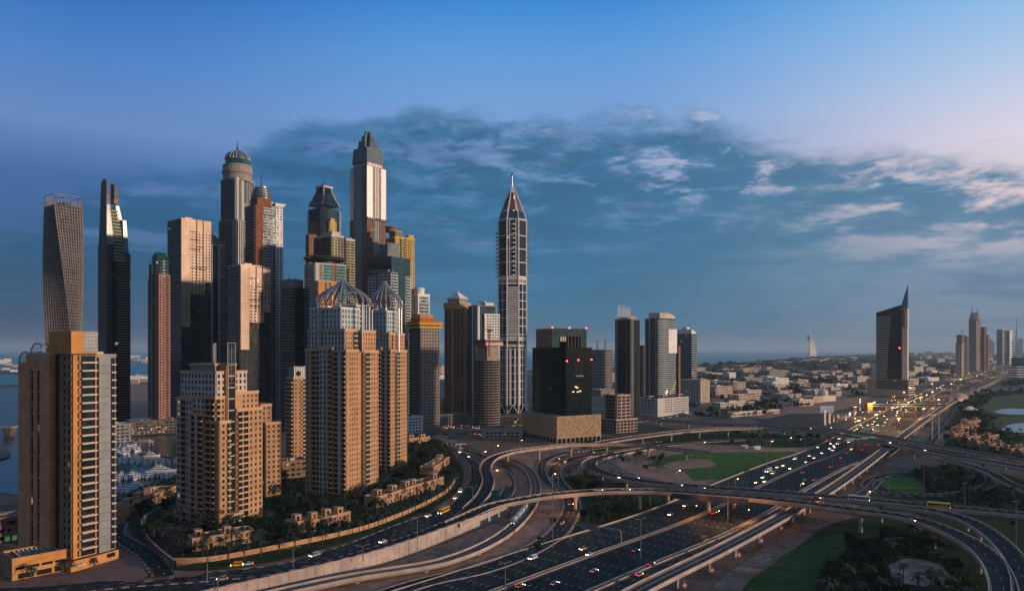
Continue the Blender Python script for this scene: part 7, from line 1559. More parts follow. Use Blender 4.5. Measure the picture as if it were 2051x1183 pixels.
ROADS = [(p.x, p.y, w) for k, w in (('slip', 8), ('slip_left', 7), ('loop', 7), ('tram', 7), ('metro', 7), ('A', 9), ('B', 8), ('C', 8), ('D', 7), ('FO', 10), ('FO2', 9), ('S', 7), ('low', 6), ('side', 8), ('bl', 12), ('bl_left', 4)) for p in PATHS[k][::3]]
BOX = []
for o in list(COL.objects):
    if o.type == 'EMPTY' and o.get('category') in ('apartment tower', 'villa', 'podium', 'pool', 'building'):
        pts = [o.matrix_basis @ Vector(v) for ch in o.children if ch.type == 'MESH' and len(ch.data.vertices) for v in (ch.matrix_basis @ Vector(bb) for bb in ch.bound_box)]
        if pts: BOX.append((o.matrix_basis.inverted(), min((o.matrix_basis.inverted() @ q).x for q in pts)-1.5, max((o.matrix_basis.inverted() @ q).x for q in pts)+1.5, min((o.matrix_basis.inverted() @ q).y for q in pts)-1.5, max((o.matrix_basis.inverted() @ q).y for q in pts)+1.5))
HOLES = [[(q.x, q.y) for q in (gp(a, b) for a, b in h_)] for h_ in ([(1775, 1135), (1820, 1112), (1890, 1126), (1905, 1165), (1850, 1180), (1785, 1165)], [(1480, 1190), (1540, 1120), (1620, 1070), (1705, 1060), (1690, 1110), (1640, 1140), (1625, 1190)], [(1750, 968), (1790, 950), (1835, 955), (1862, 975), (1845, 990), (1780, 990)], [(1690, 1060), (1760, 1050), (1770, 1075), (1715, 1085)])]
def free(p, r=0):
    if any(inside(p, h_) for h_ in HOLES): return False
    for x, y, w in ROADS:
        if abs(p.x-x) < w+r and abs(p.y-y) < w+r and (p.x-x)**2+(p.y-y)**2 < (w+r)**2: return False
    for m, a, b, c, d in BOX:
        q = m @ p
        if a < q.x < b and c < q.y < d: return False
    return not any((p.x-q.x)**2+(p.y-q.y)**2 < (35+r)**2 for q in HW[::5]) 
def scatter(px_poly, n, kinds, zone, z=0.0, sc=1.0, gap=4.0):
    """random places on the ground inside an outline, kept apart and off the roads and buildings"""
    w = [gp(a, b, z) for a, b in px_poly]; wp = [(q.x, q.y) for q in w]; x0, x1 = min(q[0] for q in wp), max(q[0] for q in wp); y0, y1 = min(q[1] for q in wp), max(q[1] for q in wp); put = []
    for k in range(n*40):
        if len(put) >= n: break
        p = Vector((rt.uniform(x0, x1), rt.uniform(y0, y1), z))
        if not inside(p, wp) or any((p-q).length < gap for q in put) or not free(p): continue
        put.append(p); plant(rt.choice(kinds), p, zone, sc)
scatter([(270, 1085), (330, 1040), (380, 1060), (540, 1050), (590, 1065), (700, 1040), (760, 1015), (790, 1030), (700, 1062), (560, 1096), (430, 1120), (330, 1125)], 80, ['palm', 'palm', 'tree'], 'tree-screen tower garden', P)
scatter([(530, 1040), (560, 960), (610, 1000), (700, 1005), (760, 985), (800, 940), (860, 940), (750, 1010), (650, 1040)], 60, ['tree', 'palm'], 'dome towers garden', P)
scatter([(800, 940), (820, 890), (900, 893), (915, 920), (905, 960), (880, 975), (866, 950)], 54, ['tree', 'tree', 'palm'], 'boulevard bend grove', P)
scatter([(240, 1030), (262, 1000), (352, 985), (360, 1030), (300, 1040)], 22, ['tree', 'palm'], 'marina quayside garden', P, gap=3)
bw = catmull([gp(a, b, P) for a, b in [(440, 1134), (560, 1110), (700, 1076), (790, 1044), (855, 1014), (895, 990), (918, 960)]], 4); acc = 0
for i in range(len(bw)-1):
    acc += (bw[i+1]-bw[i]).length
    if acc > 7.2: acc = 0; plant('palm', bw[i]+Vector((rt.uniform(-.6, .6), rt.uniform(-.6, .6), 0)), 'garden wall row', .95)
for a, b in ((60, 1172), (125, 1168), (185, 1150), (247, 1140), (0, 1176)): plant('palm', gp(a, b, P), 'left tower forecourt', .9)
scatter([(1620, 1240), (1700, 1080), (1800, 1060), (1900, 1095), (1960, 1150), (1985, 1240)], 74, ['tree', 'palm', 'palm', 'shrub'], 'lower right park', 0, 1.05)
scatter([(1820, 955), (1920, 940), (1985, 985), (1960, 1010), (1850, 992)], 46, ['tree', 'tree', 'palm', 'shrub'], 'right ground loop')
scatter([(1960, 1000), (2090, 1000), (2090, 1060), (2000, 1050)], 22, ['tree', 'palm', 'shrub'], 'right ramp strip')
scatter([(1870, 905), (1925, 850), (1990, 845), (2051, 870), (2100, 920), (1960, 908)], 55, ['tree', 'palm'], 'golf villa resort')
scatter([(1905, 835), (1960, 782), (1990, 790), (1960, 818), (1990, 832), (1960, 850)], 34, ['tree'], 'golf course near the metro', gap=6, sc=1.2)
scatter([(1960, 785), (2100, 768), (2100, 782), (1990, 790)], 16, ['tree'], 'far golf edge', gap=8, sc=1.4)
scatter([(1150, 1040), (1200, 1010), (1280, 1010), (1250, 1050), (1180, 1080)], 16, ['tree', 'palm'], 'slip road lawn')
scatter([(1120, 960), (1180, 945), (1250, 970), (1180, 1000)], 26, ['shrub', 'tree', 'palm'], 'near flyover slope')
scatter([(1190, 905), (1260, 890), (1330, 900), (1350, 960), (1250, 940)], 16, ['palm', 'tree'], 'left ground loop')
scatter([(1290, 885), (1400, 868), (1640, 868), (1640, 885), (1400, 892)], 34, ['tree', 'palm'], 'far flyover strip')
scatter([(1420, 840), (1540, 808), (1640, 812), (1560, 825), (1480, 845)], 34, ['tree', 'tree', 'palm'], 'park beyond far flyover', gap=6, sc=1.3)
for a, b in ((1110, 1045), (1076, 1100), (940, 1022), (1080, 1080), (1230, 880), (1700, 1000), (1790, 905)): plant('shrub', gp(a, b, 0), 'sand between ramps')
gz = {}
for r in plants: gz.setdefault((r[1], r[2]), []).append(r)
for (nm, zn), L in gz.items():
    L.sort(key=lambda r: r[3].x/r[3].y)
    for i, r in enumerate(L):
        k = {'palm_tree': 'palm', 'leafy_tree': 'dark leafy tree', 'shrub': 'low shrub'}[nm]; lab = f'{k} in the {zn}, {nth(i)} from the left'
        r[0]['label'] = ' '.join(lab.split()[:16]) if len(lab.split()) <= 16 else f'{k}, {nth(i)} from left in the {zn}'
        r[0]['group'] = f'{k}s in the {zn}'
# ground cover and far woods, too many to count
def cover(name, px_poly, n, s0, s1, h0, h1, z=0.0, mats=('leaf_dark', 'leaf_mid'), k=9, avoid=True, seed=1):
    rg = random.Random(seed); w = [gp(a, b, z) for a, b in px_poly]; wp = [(q.x, q.y) for q in w]; x0, x1 = min(q[0] for q in wp), max(q[0] for q in wp); y0, y1 = min(q[1] for q in wp), max(q[1] for q in wp); mb = MB(); done = 0
    for t_ in range(n*14):
        if done >= n: break
        p = Vector((rg.uniform(x0, x1), rg.uniform(y0, y1), z))
        if not inside(p, wp) or (avoid and not free(p, -1.5)) or (not avoid and blocked(p, 0)): continue
        done += 1; s = rg.uniform(s0, s1); h = rg.uniform(h0, h1); m = rg.choice(mats)
        for j in range(k):
            v = Vector((rg.uniform(-1, 1)*s, rg.uniform(-1, 1)*s, h*rg.random())); q = s*rg.uniform(.3, .6); nx = Vector((rg.uniform(-1, 1), rg.uniform(-1, 1), rg.uniform(0, 1))).normalized(); t1 = nx.orthogonal().normalized(); t2 = nx.cross(t1); c = p+v
            mb.face([tuple(c-t1*q), tuple(c+t2*q), tuple(c+t1*q), tuple(c-t2*q)], m)
    o = mb.build(name); o['kind'] = 'stuff'; return o
cover('undergrowth', [(330, 1130), (270, 1085), (300, 1050), (560, 950), (800, 900), (900, 895), (915, 930), (900, 975), (850, 1005), (700, 1060), (560, 1096), (430, 1122)], 2600, .5, 1.3, .4, 2.4, P, k=6)
cover('undergrowth', [(1600, 1240), (1690, 1085), (1780, 1055), (1900, 1090), (1965, 1150), (1985, 1240)], 1700, .5, 1.5, .4, 2.6, k=6, seed=2)
cover('undergrowth', [(1780, 990), (1800, 948), (1920, 935), (2000, 955), (2100, 990), (2100, 1020), (1950, 1012)], 1500, .5, 1.4, .3, 2, k=6, seed=3)
cover('undergrowth', [(1120, 962), (1190, 945), (1300, 975), (1380, 1000), (1250, 1040), (1150, 1085), (1160, 1010)], 700, .4, 1.2, .3, 1.6, k=6, seed=4)
cover('undergrowth', [(1870, 908), (1905, 845), (1960, 790), (2100, 775), (2100, 785), (1990, 795), (1955, 825), (1985, 840), (1960, 862), (2100, 872), (2100, 920)], 1600, 1, 3, .8, 4.5, k=7, seed=5)
cover('reeds', [(1625, 1170), (1650, 1130), (1690, 1120), (1700, 1160), (1670, 1200)], 900, .4, .9, .5, 2.2, mats=('leaf_dry',), k=5, seed=6)
cover('woodland', [(1290, 790), (1420, 735), (1740, 712), (1750, 790), (1600, 815), (1420, 840)], 6500, 3.5, 10, 3, 10, avoid=False, k=7, seed=7)
cover('woodland', [(1400, 735), (1700, 713), (1900, 706), (2051, 706), (2051, 715), (1900, 722), (1700, 733), (1500, 745)], 3600, 14, 44, 8, 20, avoid=False, k=6, seed=8)
cover('woodland', [(1770, 780), (1850, 728), (1990, 716), (2000, 722), (1930, 745), (1840, 790)], 3200, 5, 13, 4, 11, avoid=False, k=6, seed=9)
cover('woodland', [(2040, 752), (2110, 735), (2110, 770), (2000, 775)], 700, 4, 9, 5, 11, avoid=False, k=6, seed=10)

rg = random.Random(55); mb = MB()                     # scattered lights of the far town
for k in range(260):
    reg = rg.choice([(1400, 1750, 716, 800), (1820, 2000, 708, 780), (1980, 2051, 706, 716)]); a, b = rg.uniform(reg[0], reg[1]), rg.uniform(reg[2], reg[3]); p = gp(a, b, 7); s_ = .25+p.y/9000; mb.box(p.x-s_, p.x+s_, p.y-s_, p.y+s_, 7, 7+s_, 'warm_bulb'); mb.box(p.x-s_*.2, p.x+s_*.2, p.y-s_*.2, p.y+s_*.2, 0, 7, 'pole_metal')
o = mb.build('town_light'); o['kind'] = 'stuff'

cover('scrub', [(600, 1183), (860, 1100), (1010, 1040), (1030, 960), (1100, 960), (1150, 1010), (1110, 1080), (960, 1138), (800, 1190)], 130, .25, .7, .2, .8, k=7, seed=11)
cover('scrub', [(1400, 1200), (1600, 1045), (1760, 935), (1800, 945), (1700, 1045), (1560, 1130), (1470, 1200)], 150, .25, .8, .2, .9, mats=('leaf_mid', 'leaf_dry'), k=7, seed=12)
cover('scrub', [(1240, 905), (1300, 890), (1600, 885), (1500, 965), (1300, 965)], 110, .3, .8, .2, .9, mats=('leaf_mid', 'leaf_dry'), k=7, seed=13)
# ---------------------------------------------------------------- yachts
def yacht_parts(L, B, tiers):
    hull, deck, cab, win, rl = MB(), MB(), MB(), MB(), MB(); n = 10; secs = []
    for i in range(n+1):
        u = i/n; w = B/2*(1-max(0, (u-.45)/.55)**2.2); k = .86+.14*(1-u); secs.append((L*(u-.5), w, w*.72*k, .2, 1.5+.5*u))
    for i in range(n):
        (x0, w0, b0, z0, t0), (x1, w1, b1, z1, t1) = secs[i], secs[i+1]
        for s_ in (1, -1):
            q = [(x0, s_*b0, -.6), (x1, s_*b1, -.6), (x1, s_*w1, t1), (x0, s_*w0, t0)]; hull.face(q if s_ < 0 else q[::-1], 'boat_hull')
        deck.face([(x0, -w0, t0-.05), (x1, -w1, t1-.05), (x1, w1, t1-.05), (x0, w0, t0-.05)], 'boat_hull' if i > 6 else 'boat_deck')
    x0, w0, b0, z0, t0 = secs[0]; hull.face([(x0, -b0, -.6), (x0, -w0, t0), (x0, w0, t0), (x0, b0, -.6)][::-1], 'boat_hull')
    z = 1.5
    for k in range(tiers):
        a, b = -L*(.34-.07*k), L*(.22-.13*k); w = B*(.38-.05*k); h = 1.7-.2*k
        cab.prism([(a, -w), (b, -w), (b, w), (a, w)], z, z+h, 'boat_hull', None, [(a, -w*.94), (b-h*.9, -w*.9), (b-h*.9, w*.9), (a, w*.94)])
        zz = z+h*.42; win.prism([(a+.4, -w-.03), (b-h*.42+.12, -w*.96-.03), (b-h*.42+.12, w*.96+.03), (a+.4, w+.03)], zz, zz+h*.36, 'glass_dark', None, [(a+.4, -w*.97-.03), (b-h*.74+.12, -w*.93-.03), (b-h*.74+.12, w*.93+.03), (a+.4, w*.97+.03)])
        z += h+.02
    rl.tube([(-L*.2, -B*.28, z-.6), (-L*.22, -B*.22, z+1), (-L*.22, B*.22, z+1), (-L*.2, B*.28, z-.6)], .12, 'boat_hull', 5); rl.tube([(-L*.22, 0, z+1), (-L*.22, 0, z+2.6)], .06, 'steel', 4)
    rl.tube([(L*.2, -B*.36, 2.5), (L*.46, -B*.1, 2.8), (L*.49, 0, 2.8), (L*.46, B*.1, 2.8), (L*.2, B*.36, 2.5)], .04, 'steel', 4)
    return [('hull', hull.mesh('hull')), ('deck', deck.mesh('deck')), ('cabin', cab.mesh('cabin')), ('windscreen', win.mesh('windscreen')), ('radar_arch', rl.mesh('radar_arch'))]
YT = [yacht_parts(13, 3.9, 2), yacht_parts(15, 4.4, 2), yacht_parts(10, 3.4, 1), yacht_parts(27, 6.2, 3)]
def yacht(px_, py_, k, rz, label, group):
    t = thing('yacht', label, 'yacht', gp(px_, py_, .15), rz, group)
    for n_, m_ in YT[k]:
        q_ = inst(n_, m_, cb_ if n_ == 'windscreen' else t)
        if n_ == 'cabin': cb_ = q_
rb = random.Random(9)
rows = [('farthest crowded row below the quay', 893, [232, 238, 244, 250, 256, 262, 268], 2), ('second crowded row behind the boat jetties', 902, [233, 240, 247, 254, 261, 268, 275], 0), ('third row, left of the dark jetty', 912, [234, 241, 249, 257], 0), ('row along the upper jetty', 929, [240, 251, 264, 278, 290, 303, 314, 326, 338, 350], 1), ('row along the middle jetty', 961, [236, 244, 253, 262, 271, 280, 289, 298, 307, 316], 1), ('short right end of the middle jetty', 959, [325, 334, 343, 352], 2), ('nearest row by the quayside villa', 985, [234, 241, 249, 257, 265, 274, 283], 0)]
for nm, y, xs, k in rows:
    for i, x in enumerate(xs): yacht(x, y+rb.uniform(-2.5, 2.5)-(i*.5 if y > 950 else 0), rb.choice([k, k, 2 if k != 2 else 0]), -math.pi/2+rb.uniform(-.25, .25)+.35, f'white motor yacht in the {nm}, {nth(i)} from the left', 'yachts moored in the marina')
yacht(327, 944, 3, R(8), 'large three-decked white yacht lying broadside between the jetties', 'yachts moored in the marina')
yacht(305, 914, 1, R(6), 'white yacht lying broadside at the upper dark jetty', 'yachts moored in the marina'); yacht(262, 925, 0, R(14), 'white yacht lying broadside at the left end of the upper jetty', 'yachts moored in the marina')
for i, (xa, ya, xb, yb, w) in enumerate(((232, 921, 356, 921, 2.2), (232, 953, 356, 949, 2.2), (232, 975, 300, 972, 2), (280, 908, 356, 916, 5), (230, 899, 275, 899, 2))):
    a, b = gp(xa, ya, .2), gp(xb, yb, .2); d = b-a; mb = MB(); t = thing('jetty', f'dark floating jetty among the marina yachts, {nth(i)} of the five by build order' if 0 else ['dark jetty behind the row of ten yachts', 'dark jetty behind the middle row of yachts', 'short dark jetty before the nearest yachts', 'wide dark quay jetty at the upper right of the marina', 'short jetty in the farthest crowd of yachts'][i], 'jetty', a, math.atan2(d.y, d.x)); mb.box(0, d.length, -w/2, w/2, 0, .5, 'concrete_dark'); mb.build('deck', t)
    for k in range(int(d.length/12)): mb = MB(); mb.tube([(k*12+3, w/2+.3, -1), (k*12+3, w/2+.3, 2.4)], .2, 'off_white', 5); mb.build('mooring_post', t)
# ---------------------------------------------------------------- vehicles
def vehicle_parts(col, kind):
    pm = 'paint_'+col; b, g_, w = MB(), MB(), []
    if kind == 'car':
        prof = [(-2.2, .35), (-2.25, .8), (-1.9, .98), (1.2, .98), (2.05, .78), (2.2, .35)]
        for i in range(len(prof)-1):
            (x0, z0), (x1, z1) = prof[i], prof[i+1]; b.face([(x0, .88, z0), (x1, .88, z1), (x1, -.88, z1), (x0, -.88, z0)][::-1], pm)
        for s_ in (1, -1): q = [(x, s_*.88, z) for x, z in prof]; b.face(q if s_ > 0 else q[::-1], pm)
        b.prism([(-1.1, -.62), (.35, -.62), (.35, .62), (-1.1, .62)], 1.42, 1.47, pm)
        g_.prism([(-1.85, -.8), (1.15, -.8), (1.15, .8), (-1.85, .8)], .98, 1.42, 'glass_car', None, [(-1.15, -.62), (.4, -.62), (.4, .62), (-1.15, .62)]); Lh, Wd, hz = 2.22, .88, .66; wx = 1.35
    elif kind == 'van':
        b.prism([(-2.6, -1), (2.5, -1), (2.5, 1), (-2.6, 1)], .4, 1.2, pm); b.prism([(-2.6, -1), (1.9, -1), (1.9, 1), (-2.6, 1)], 1.2, 2.25, pm, None, [(-2.5, -.9), (1.2, -.9), (1.2, .9), (-2.5, .9)])
        g_.prism([(-2.3, -1.02), (1.85, -1.02), (1.85, 1.02), (-2.3, 1.02)], 1.35, 1.9, 'glass_car', None, [(-2.3, -.95), (1.45, -.95), (1.45, .95), (-2.3, .95)]); Lh, Wd, hz = 2.52, 1, .8; wx = 1.6
    else:
        b.box(-5.8, 5.8, -1.25, 1.25, .4, 1.4, pm); b.box(-5.8, 5.8, -1.25, 1.25, 2.5, 3.1, pm)
        for i in range(7): b.box(-5.8+i*1.9, -5.55+i*1.9, -1.25, 1.25, 1.4, 2.5, pm)
        g_.box(-5.7, 5.75, -1.2, 1.2, 1.38, 2.52, 'glass_car'); Lh, Wd, hz = 5.82, 1.25, .8; wx = 3.9
    out = [('body', b.mesh('body'), (0, 0, 0)), ('window', g_.mesh('window'), (0, 0, 0))]
    wm = MB(); nn = 10; rr = .33 if kind == 'car' else .42
    for s_ in (-.1, .1):
        q = [(rr*math.cos(2*math.pi*k/nn), s_, rr*math.sin(2*math.pi*k/nn)) for k in range(nn)]; wm.face(q if s_ < 0 else q[::-1], 'rubber')
    for k in range(nn):
        a0, a1 = 2*math.pi*k/nn, 2*math.pi*(k+1)/nn; wm.face([(rr*math.cos(a0), -.1, rr*math.sin(a0)), (rr*math.cos(a0), .1, rr*math.sin(a0)), (rr*math.cos(a1), .1, rr*math.sin(a1)), (rr*math.cos(a1), -.1, rr*math.sin(a1))], 'rubber')
    wm = wm.mesh('wheel')
    for x in (-wx, wx):
        for y in (-Wd+.08, Wd-.08): out.append(('wheel', wm, (x, y, rr)))
    hm = MB(); hm.box(0, .05, -.24, .24, -.12, .12, 'head_light'); hm = hm.mesh('headlight'); tm = MB(); tm.box(-.05, 0, -.22, .22, -.1, .1, 'tail_light'); tm = tm.mesh('tail_light')
    for y in (-Wd+.28, Wd-.28): out += [('headlight', hm, (Lh, y, hz)), ('tail_light', tm, (-Lh-.02, y, hz+.1))]
    return out
VP_, VEH = {}, []
def car(p, hd, col, kind, place, full=True):
    key = (col, kind)
    if key not in VP_: VP_[key] = vehicle_parts(*key)
    t = thing({'car': 'car', 'van': 'van', 'bus': 'bus'}[kind], '', kind, p, hd)
    for n_, m_, l_ in (VP_[key] if full else [q for q in VP_[key] if q[0] in ('body', 'headlight', 'tail_light')]): inst(n_, m_, t, l_)
    VEH.append((t, col, kind, place, p)); return t
rv = random.Random(31)
HY_ = [p.y for p in HW]
def hwat(y, off, lift=.55):
    i = min(range(len(HW)), key=lambda k: abs(HY_[k]-y)); s_ = side(HW, i); d = HW[min(i+1, len(HW)-1)]-HW[max(0, i-1)]
    return HW[i]+s_*off+Vector((0, 0, lift)), math.atan2(d.y, d.x)
CC = ['white']*6+['silver']*3+['yellow']*3+['beige', 'black', 'red', 'blue']
LN = {1: 'motorway lanes coming this way', 2: 'motorway lanes heading away', 3: 'motorway service road', 4: 'outer slip lanes of motorway'}
taken = []
def hcar(y, off, col, kind, sec, full=True):
    p, a = hwat(y, off)
    if any((p-q).length < 9 for q in taken): return
    taken.append(p); car(p, a+(math.pi if sec in (1, 4) else 0), col, kind, LN[sec], full)
def lane(sec): return {1: -28+3.75*rv.randint(0, 6)+1.2, 2: 4.4+3.75*rv.randint(0, 6), 3: rv.choice([36, 39, 42]), 4: rv.choice([-58, -54, -50, -41, -37])}[sec]
def near_px(a, b, col, kind, sec):
    p = gp(a, b, 0); i = min(range(len(HW)), key=lambda k: (HW[k]-p).length); s_ = side(HW, i); o = (p-HW[i]).dot(s_); hcar(HW[i].y, o, col, kind, sec)
for q in ((1165, 1103, 'yellow', 'car', 1), (1184, 1112, 'white', 'car', 1), (1068, 1121, 'white', 'van', 1), (1097, 1125, 'silver', 'car', 1), (1187, 1148, 'white', 'car', 2), (1108, 1174, 'silver', 'car', 2), (1282, 1154, 'silver', 'car', 3), (1306, 1132, 'red', 'car', 3), (1273, 1106, 'black', 'car', 2), (1342, 1033, 'white', 'car', 1), (1371, 1016, 'yellow', 'car', 1), (1430, 1030, 'red', 'car', 2), (1411, 1083, 'yellow', 'van', 3), (1041, 1178, 'red', 'car', 2), (1354, 1000, 'white', 'car', 1), (1475, 1012, 'red', 'car', 2),
          (1515, 968, 'yellow', 'car', 1), (1528, 958, 'white', 'car', 1), (1538, 957, 'yellow', 'car', 1), (1532, 966, 'white', 'car', 1), (1540, 945, 'white', 'bus', 1), (1548, 950, 'yellow', 'van', 1), (1556, 938, 'silver', 'car', 1), (1570, 934, 'white', 'car', 1), (1583, 940, 'yellow', 'car', 1), (1592, 921, 'white', 'van', 1), (1614, 927, 'yellow', 'car', 1), (1623, 914, 'yellow', 'car', 1), (1631, 919, 'white', 'car', 1), (1646, 909, 'white', 'car', 1), (1662, 900, 'yellow', 'car', 1), (1672, 897, 'white', 'car', 1), (1668, 903, 'silver', 'car', 1), (1684, 898, 'white', 'car', 1), (1664, 890, 'yellow', 'car', 1),
          (1609, 948, 'silver', 'car', 2), (1613, 965, 'silver', 'van', 2), (1632, 963, 'red', 'car', 2), (1663, 937, 'silver', 'car', 2), (1685, 919, 'white', 'car', 2), (1697, 908, 'silver', 'car', 2), (1709, 899, 'red', 'car', 2), (1727, 902, 'red', 'car', 2), (1736, 892, 'red', 'car', 2), (1576, 986, 'white', 'car', 2)): near_px(*q)
for k in range(62): hcar(760+940*rv.random()**1.2, lane(1), rv.choice(CC), rv.choice(['car']*6+['van', 'bus']), 1)
for k in range(36): hcar(780+940*rv.random(), lane(2), rv.choice(CC), rv.choice(['car']*6+['van']), 2)
for k in range(26): hcar(850+900*rv.random(), lane(4), rv.choice(CC), 'car', 4)
for k in range(62): s_ = rv.choice([1, 1, 1, 2]); hcar(1750+3300*rv.random()**1.3, lane(s_), rv.choice(CC), 'car', s_, False)
def on(key, a, b, z, col, kind, place, rev=False):
    pa = PATHS[key]; p = gp(a, b, z); i = min(range(1, len(pa)-1), key=lambda k: (pa[k].x-p.x)**2+(pa[k].y-p.y)**2); d = pa[i+1]-pa[i-1]; car(Vector((p.x, p.y, pa[i].z+.1)), math.atan2(d.y, d.x)+(math.pi if rev else 0), col, kind, place)
for q in (('bl', 474, 1134, P, 'yellow', 'van'), ('bl', 497, 1131, P, 'white', 'car'), ('bl', 858, 1034, P, 'white', 'car'), ('bl', 886, 1019, P, 'white', 'car'), ('bl', 889, 1026, P, 'yellow', 'bus'), ('bl', 912, 998, P, 'white', 'car'), ('bl', 922, 985, P, 'white', 'van'), ('bl', 445, 1161, P, 'silver', 'car'), ('bl', 630, 1114, P, 'silver', 'van'), ('bl', 640, 1106, P, 'blue', 'car'), ('bl', 767, 1086, P, 'white', 'car'), ('bl', 938, 915, P, 'red', 'car'), ('bl', 920, 906, P, 'white', 'van')): on(*q, 'boulevard above the retaining wall', True)
for q in (('A', 1720, 1002, 12.4, 'white', 'bus'), ('A', 1405, 978, 12.4, 'beige', 'car'), ('A', 1275, 957, 10, 'white', 'car'), ('A', 1237, 957, 9, 'silver', 'car'), ('A', 1635, 998, 12.4, 'red', 'car'), ('A', 1360, 972, 12.3, 'silver', 'car')): on(*q, 'near flyover')
on('A', 1880, 1016, 12.4, 'yellow', 'bus', 'near flyover'); on('B', 1825, 1043, 12, 'beige', 'car', 'near flyover branch with the tight bend'); on('B', 1200, 983, 12, 'white', 'car', 'near flyover branch with the tight bend'); on('B', 1255, 982, 12, 'beige', 'car', 'near flyover branch with the tight bend')
for q in ((1133, 927, 'white', 'van'), (1126, 1049, 'silver', 'car'), (1140, 1010, 'yellow', 'car'), (1600, 880, 'white', 'car'), (1545, 884, 'white', 'car')): on('slip', q[0], q[1], 0, q[2], q[3], 'slip road', False)
on('FO2', 1620, 858, 10.3, 'red', 'car', 'far flyover'); on('FO', 1850, 902, 10, 'silver', 'car', 'far flyover'); on('FO', 1780, 887, 10, 'white', 'car', 'far flyover')
for k in range(30):
    a, b = rv.choice([(rv.uniform(885, 960), rv.uniform(852, 858)), (rv.uniform(935, 1010), rv.uniform(869, 874))]); p = gp(a, b, 0)
    if any((p-q).length < 5 for q in taken): continue
    taken.append(p); car(p+Vector((0, 0, .1)), rv.uniform(.4, .7), rv.choice(CC), 'car', 'parking strip left of the carved podium', False)
gv = {}
for r in VEH: gv.setdefault((r[1], r[2], r[3]), []).append(r)
for (c_, k_, pl), L in gv.items():
    L.sort(key=lambda r: r[4].y)
    for i, r in enumerate(L): r[0]['label'] = f'{c_} {k_} on the {pl}, '+(f'{nth(i)} {c_} one from front' if len(L) > 1 else f'only {c_} {k_} there'); r[0]['group'] = f'vehicles on the {pl}'
# trains
def train(name, label, key, y0, n, L, W_, Hh, m, gm, zoff, off=0.0):
    pa = offset(PATHS[key], off); i = min(range(len(pa)), key=lambda k: abs(pa[k].y-y0)+ (0 if pa[k].x > -30 else 500)); t = thing(name, label, 'train', (pa[i].x, pa[i].y, pa[i].z+zoff)); org = t.location.copy()
    for c in range(n):
        j = i; acc = 0
        while acc < L and j < len(pa)-2: acc += (pa[j+1]-pa[j]).length; j += 1
        a, b = pa[i], pa[j]; mid = (a+b)/2; ang = math.atan2(b.y-a.y, b.x-a.x); ll = L-.7; mb = MB()
        mb.box(-ll/2, ll/2, -W_/2, W_/2, .5, 1.5, m); mb.box(-ll/2, ll/2, -W_/2, W_/2, 2.6, Hh-.3, 'off_white'); mb.prism([(-ll/2, -W_/2), (ll/2, -W_/2), (ll/2, W_/2), (-ll/2, W_/2)], Hh-.3, Hh, 'off_white', None, [(-ll/2, -W_/2+.4), (ll/2, -W_/2+.4), (ll/2, W_/2-.4), (-ll/2, W_/2-.4)])
        for k in range(6): mb.box(-ll/2+k*(ll-.4)/5, -ll/2+.4+k*(ll-.4)/5, -W_/2, W_/2, 1.5, 2.6, m if k % 2 else 'off_white')
        o = mb.build('carriage', t); o.location = Vector((mid.x, mid.y, mid.z+zoff))-org; o.rotation_euler = (0, 0, ang)
        mb = MB(); mb.box(-ll/2+.1, ll/2-.1, -W_/2+.06, W_/2-.06, 1.48, 2.62, gm); mb.build('window', o)
        if c == 0: mb = MB(); mb.box(-ll/2-.06, -ll/2-.01, -W_/2+.4, -W_/2+.8, .8, 1.1, 'lamp_white'); mb.box(-ll/2-.06, -ll/2-.01, W_/2-.8, W_/2-.4, .8, 1.1, 'lamp_white'); mb.build('headlight', o)
        i = j
train('tram', 'teal and white tram on the low viaduct below the retaining wall', 'tram', dep(1052, 2.6), 4, 9.5, 2.6, 3.6, 'sign_green', 'glass_aqua', .3, -1.6)
# ---------------------------------------------------------------- street lamps, masts, signs
def lamp(px_, ytop, ybase, z, label, lit=False, arms=2, grp='street lamps of the interchange', power=0, ang=None):
    p = gp(px_, ybase, z); h = zat(ytop, p.y)-z
    t = thing('street_lamp', label, 'street lamp', p, R(35) if ang is None else ang, grp); mb = MB(); mb.tube([(0, 0, 0), (0, 0, h*.5), (0, 0, h)], [.24, .18, .12], 'pole_metal', 6); mb.build('pole', t)
    for s_ in ((-1, 1) if arms == 2 else (1,)):
        mb = MB(); mb.tube([(0, 0, h-.1), (s_*.8, 0, h+.35), (s_*2.4, 0, h+.5)], .08, 'pole_metal', 5); ar = mb.build('arm', t)
        mb = MB(); mb.box(s_*2.7-.55, s_*2.7+.55, -.25, .25, h+.38, h+.62, 'pole_metal'); mb.build('lamp_head', ar)
        if lit: mb = MB(); mb.box(s_*2.7-.5, s_*2.7+.5, -.22, .22, h+.1, h+.37, 'lamp_amber'); mb.build('lamp_glass', ar)
    if power:
        l = bpy.data.lights.new('street_light', 'POINT'); l.energy = power; l.color = (1, .5, .16); l.shadow_soft_size = .5; o = bpy.data.objects.new('street_light', l); COL.objects.link(o); o.parent = t; o.location = (0, 0, h-.4)
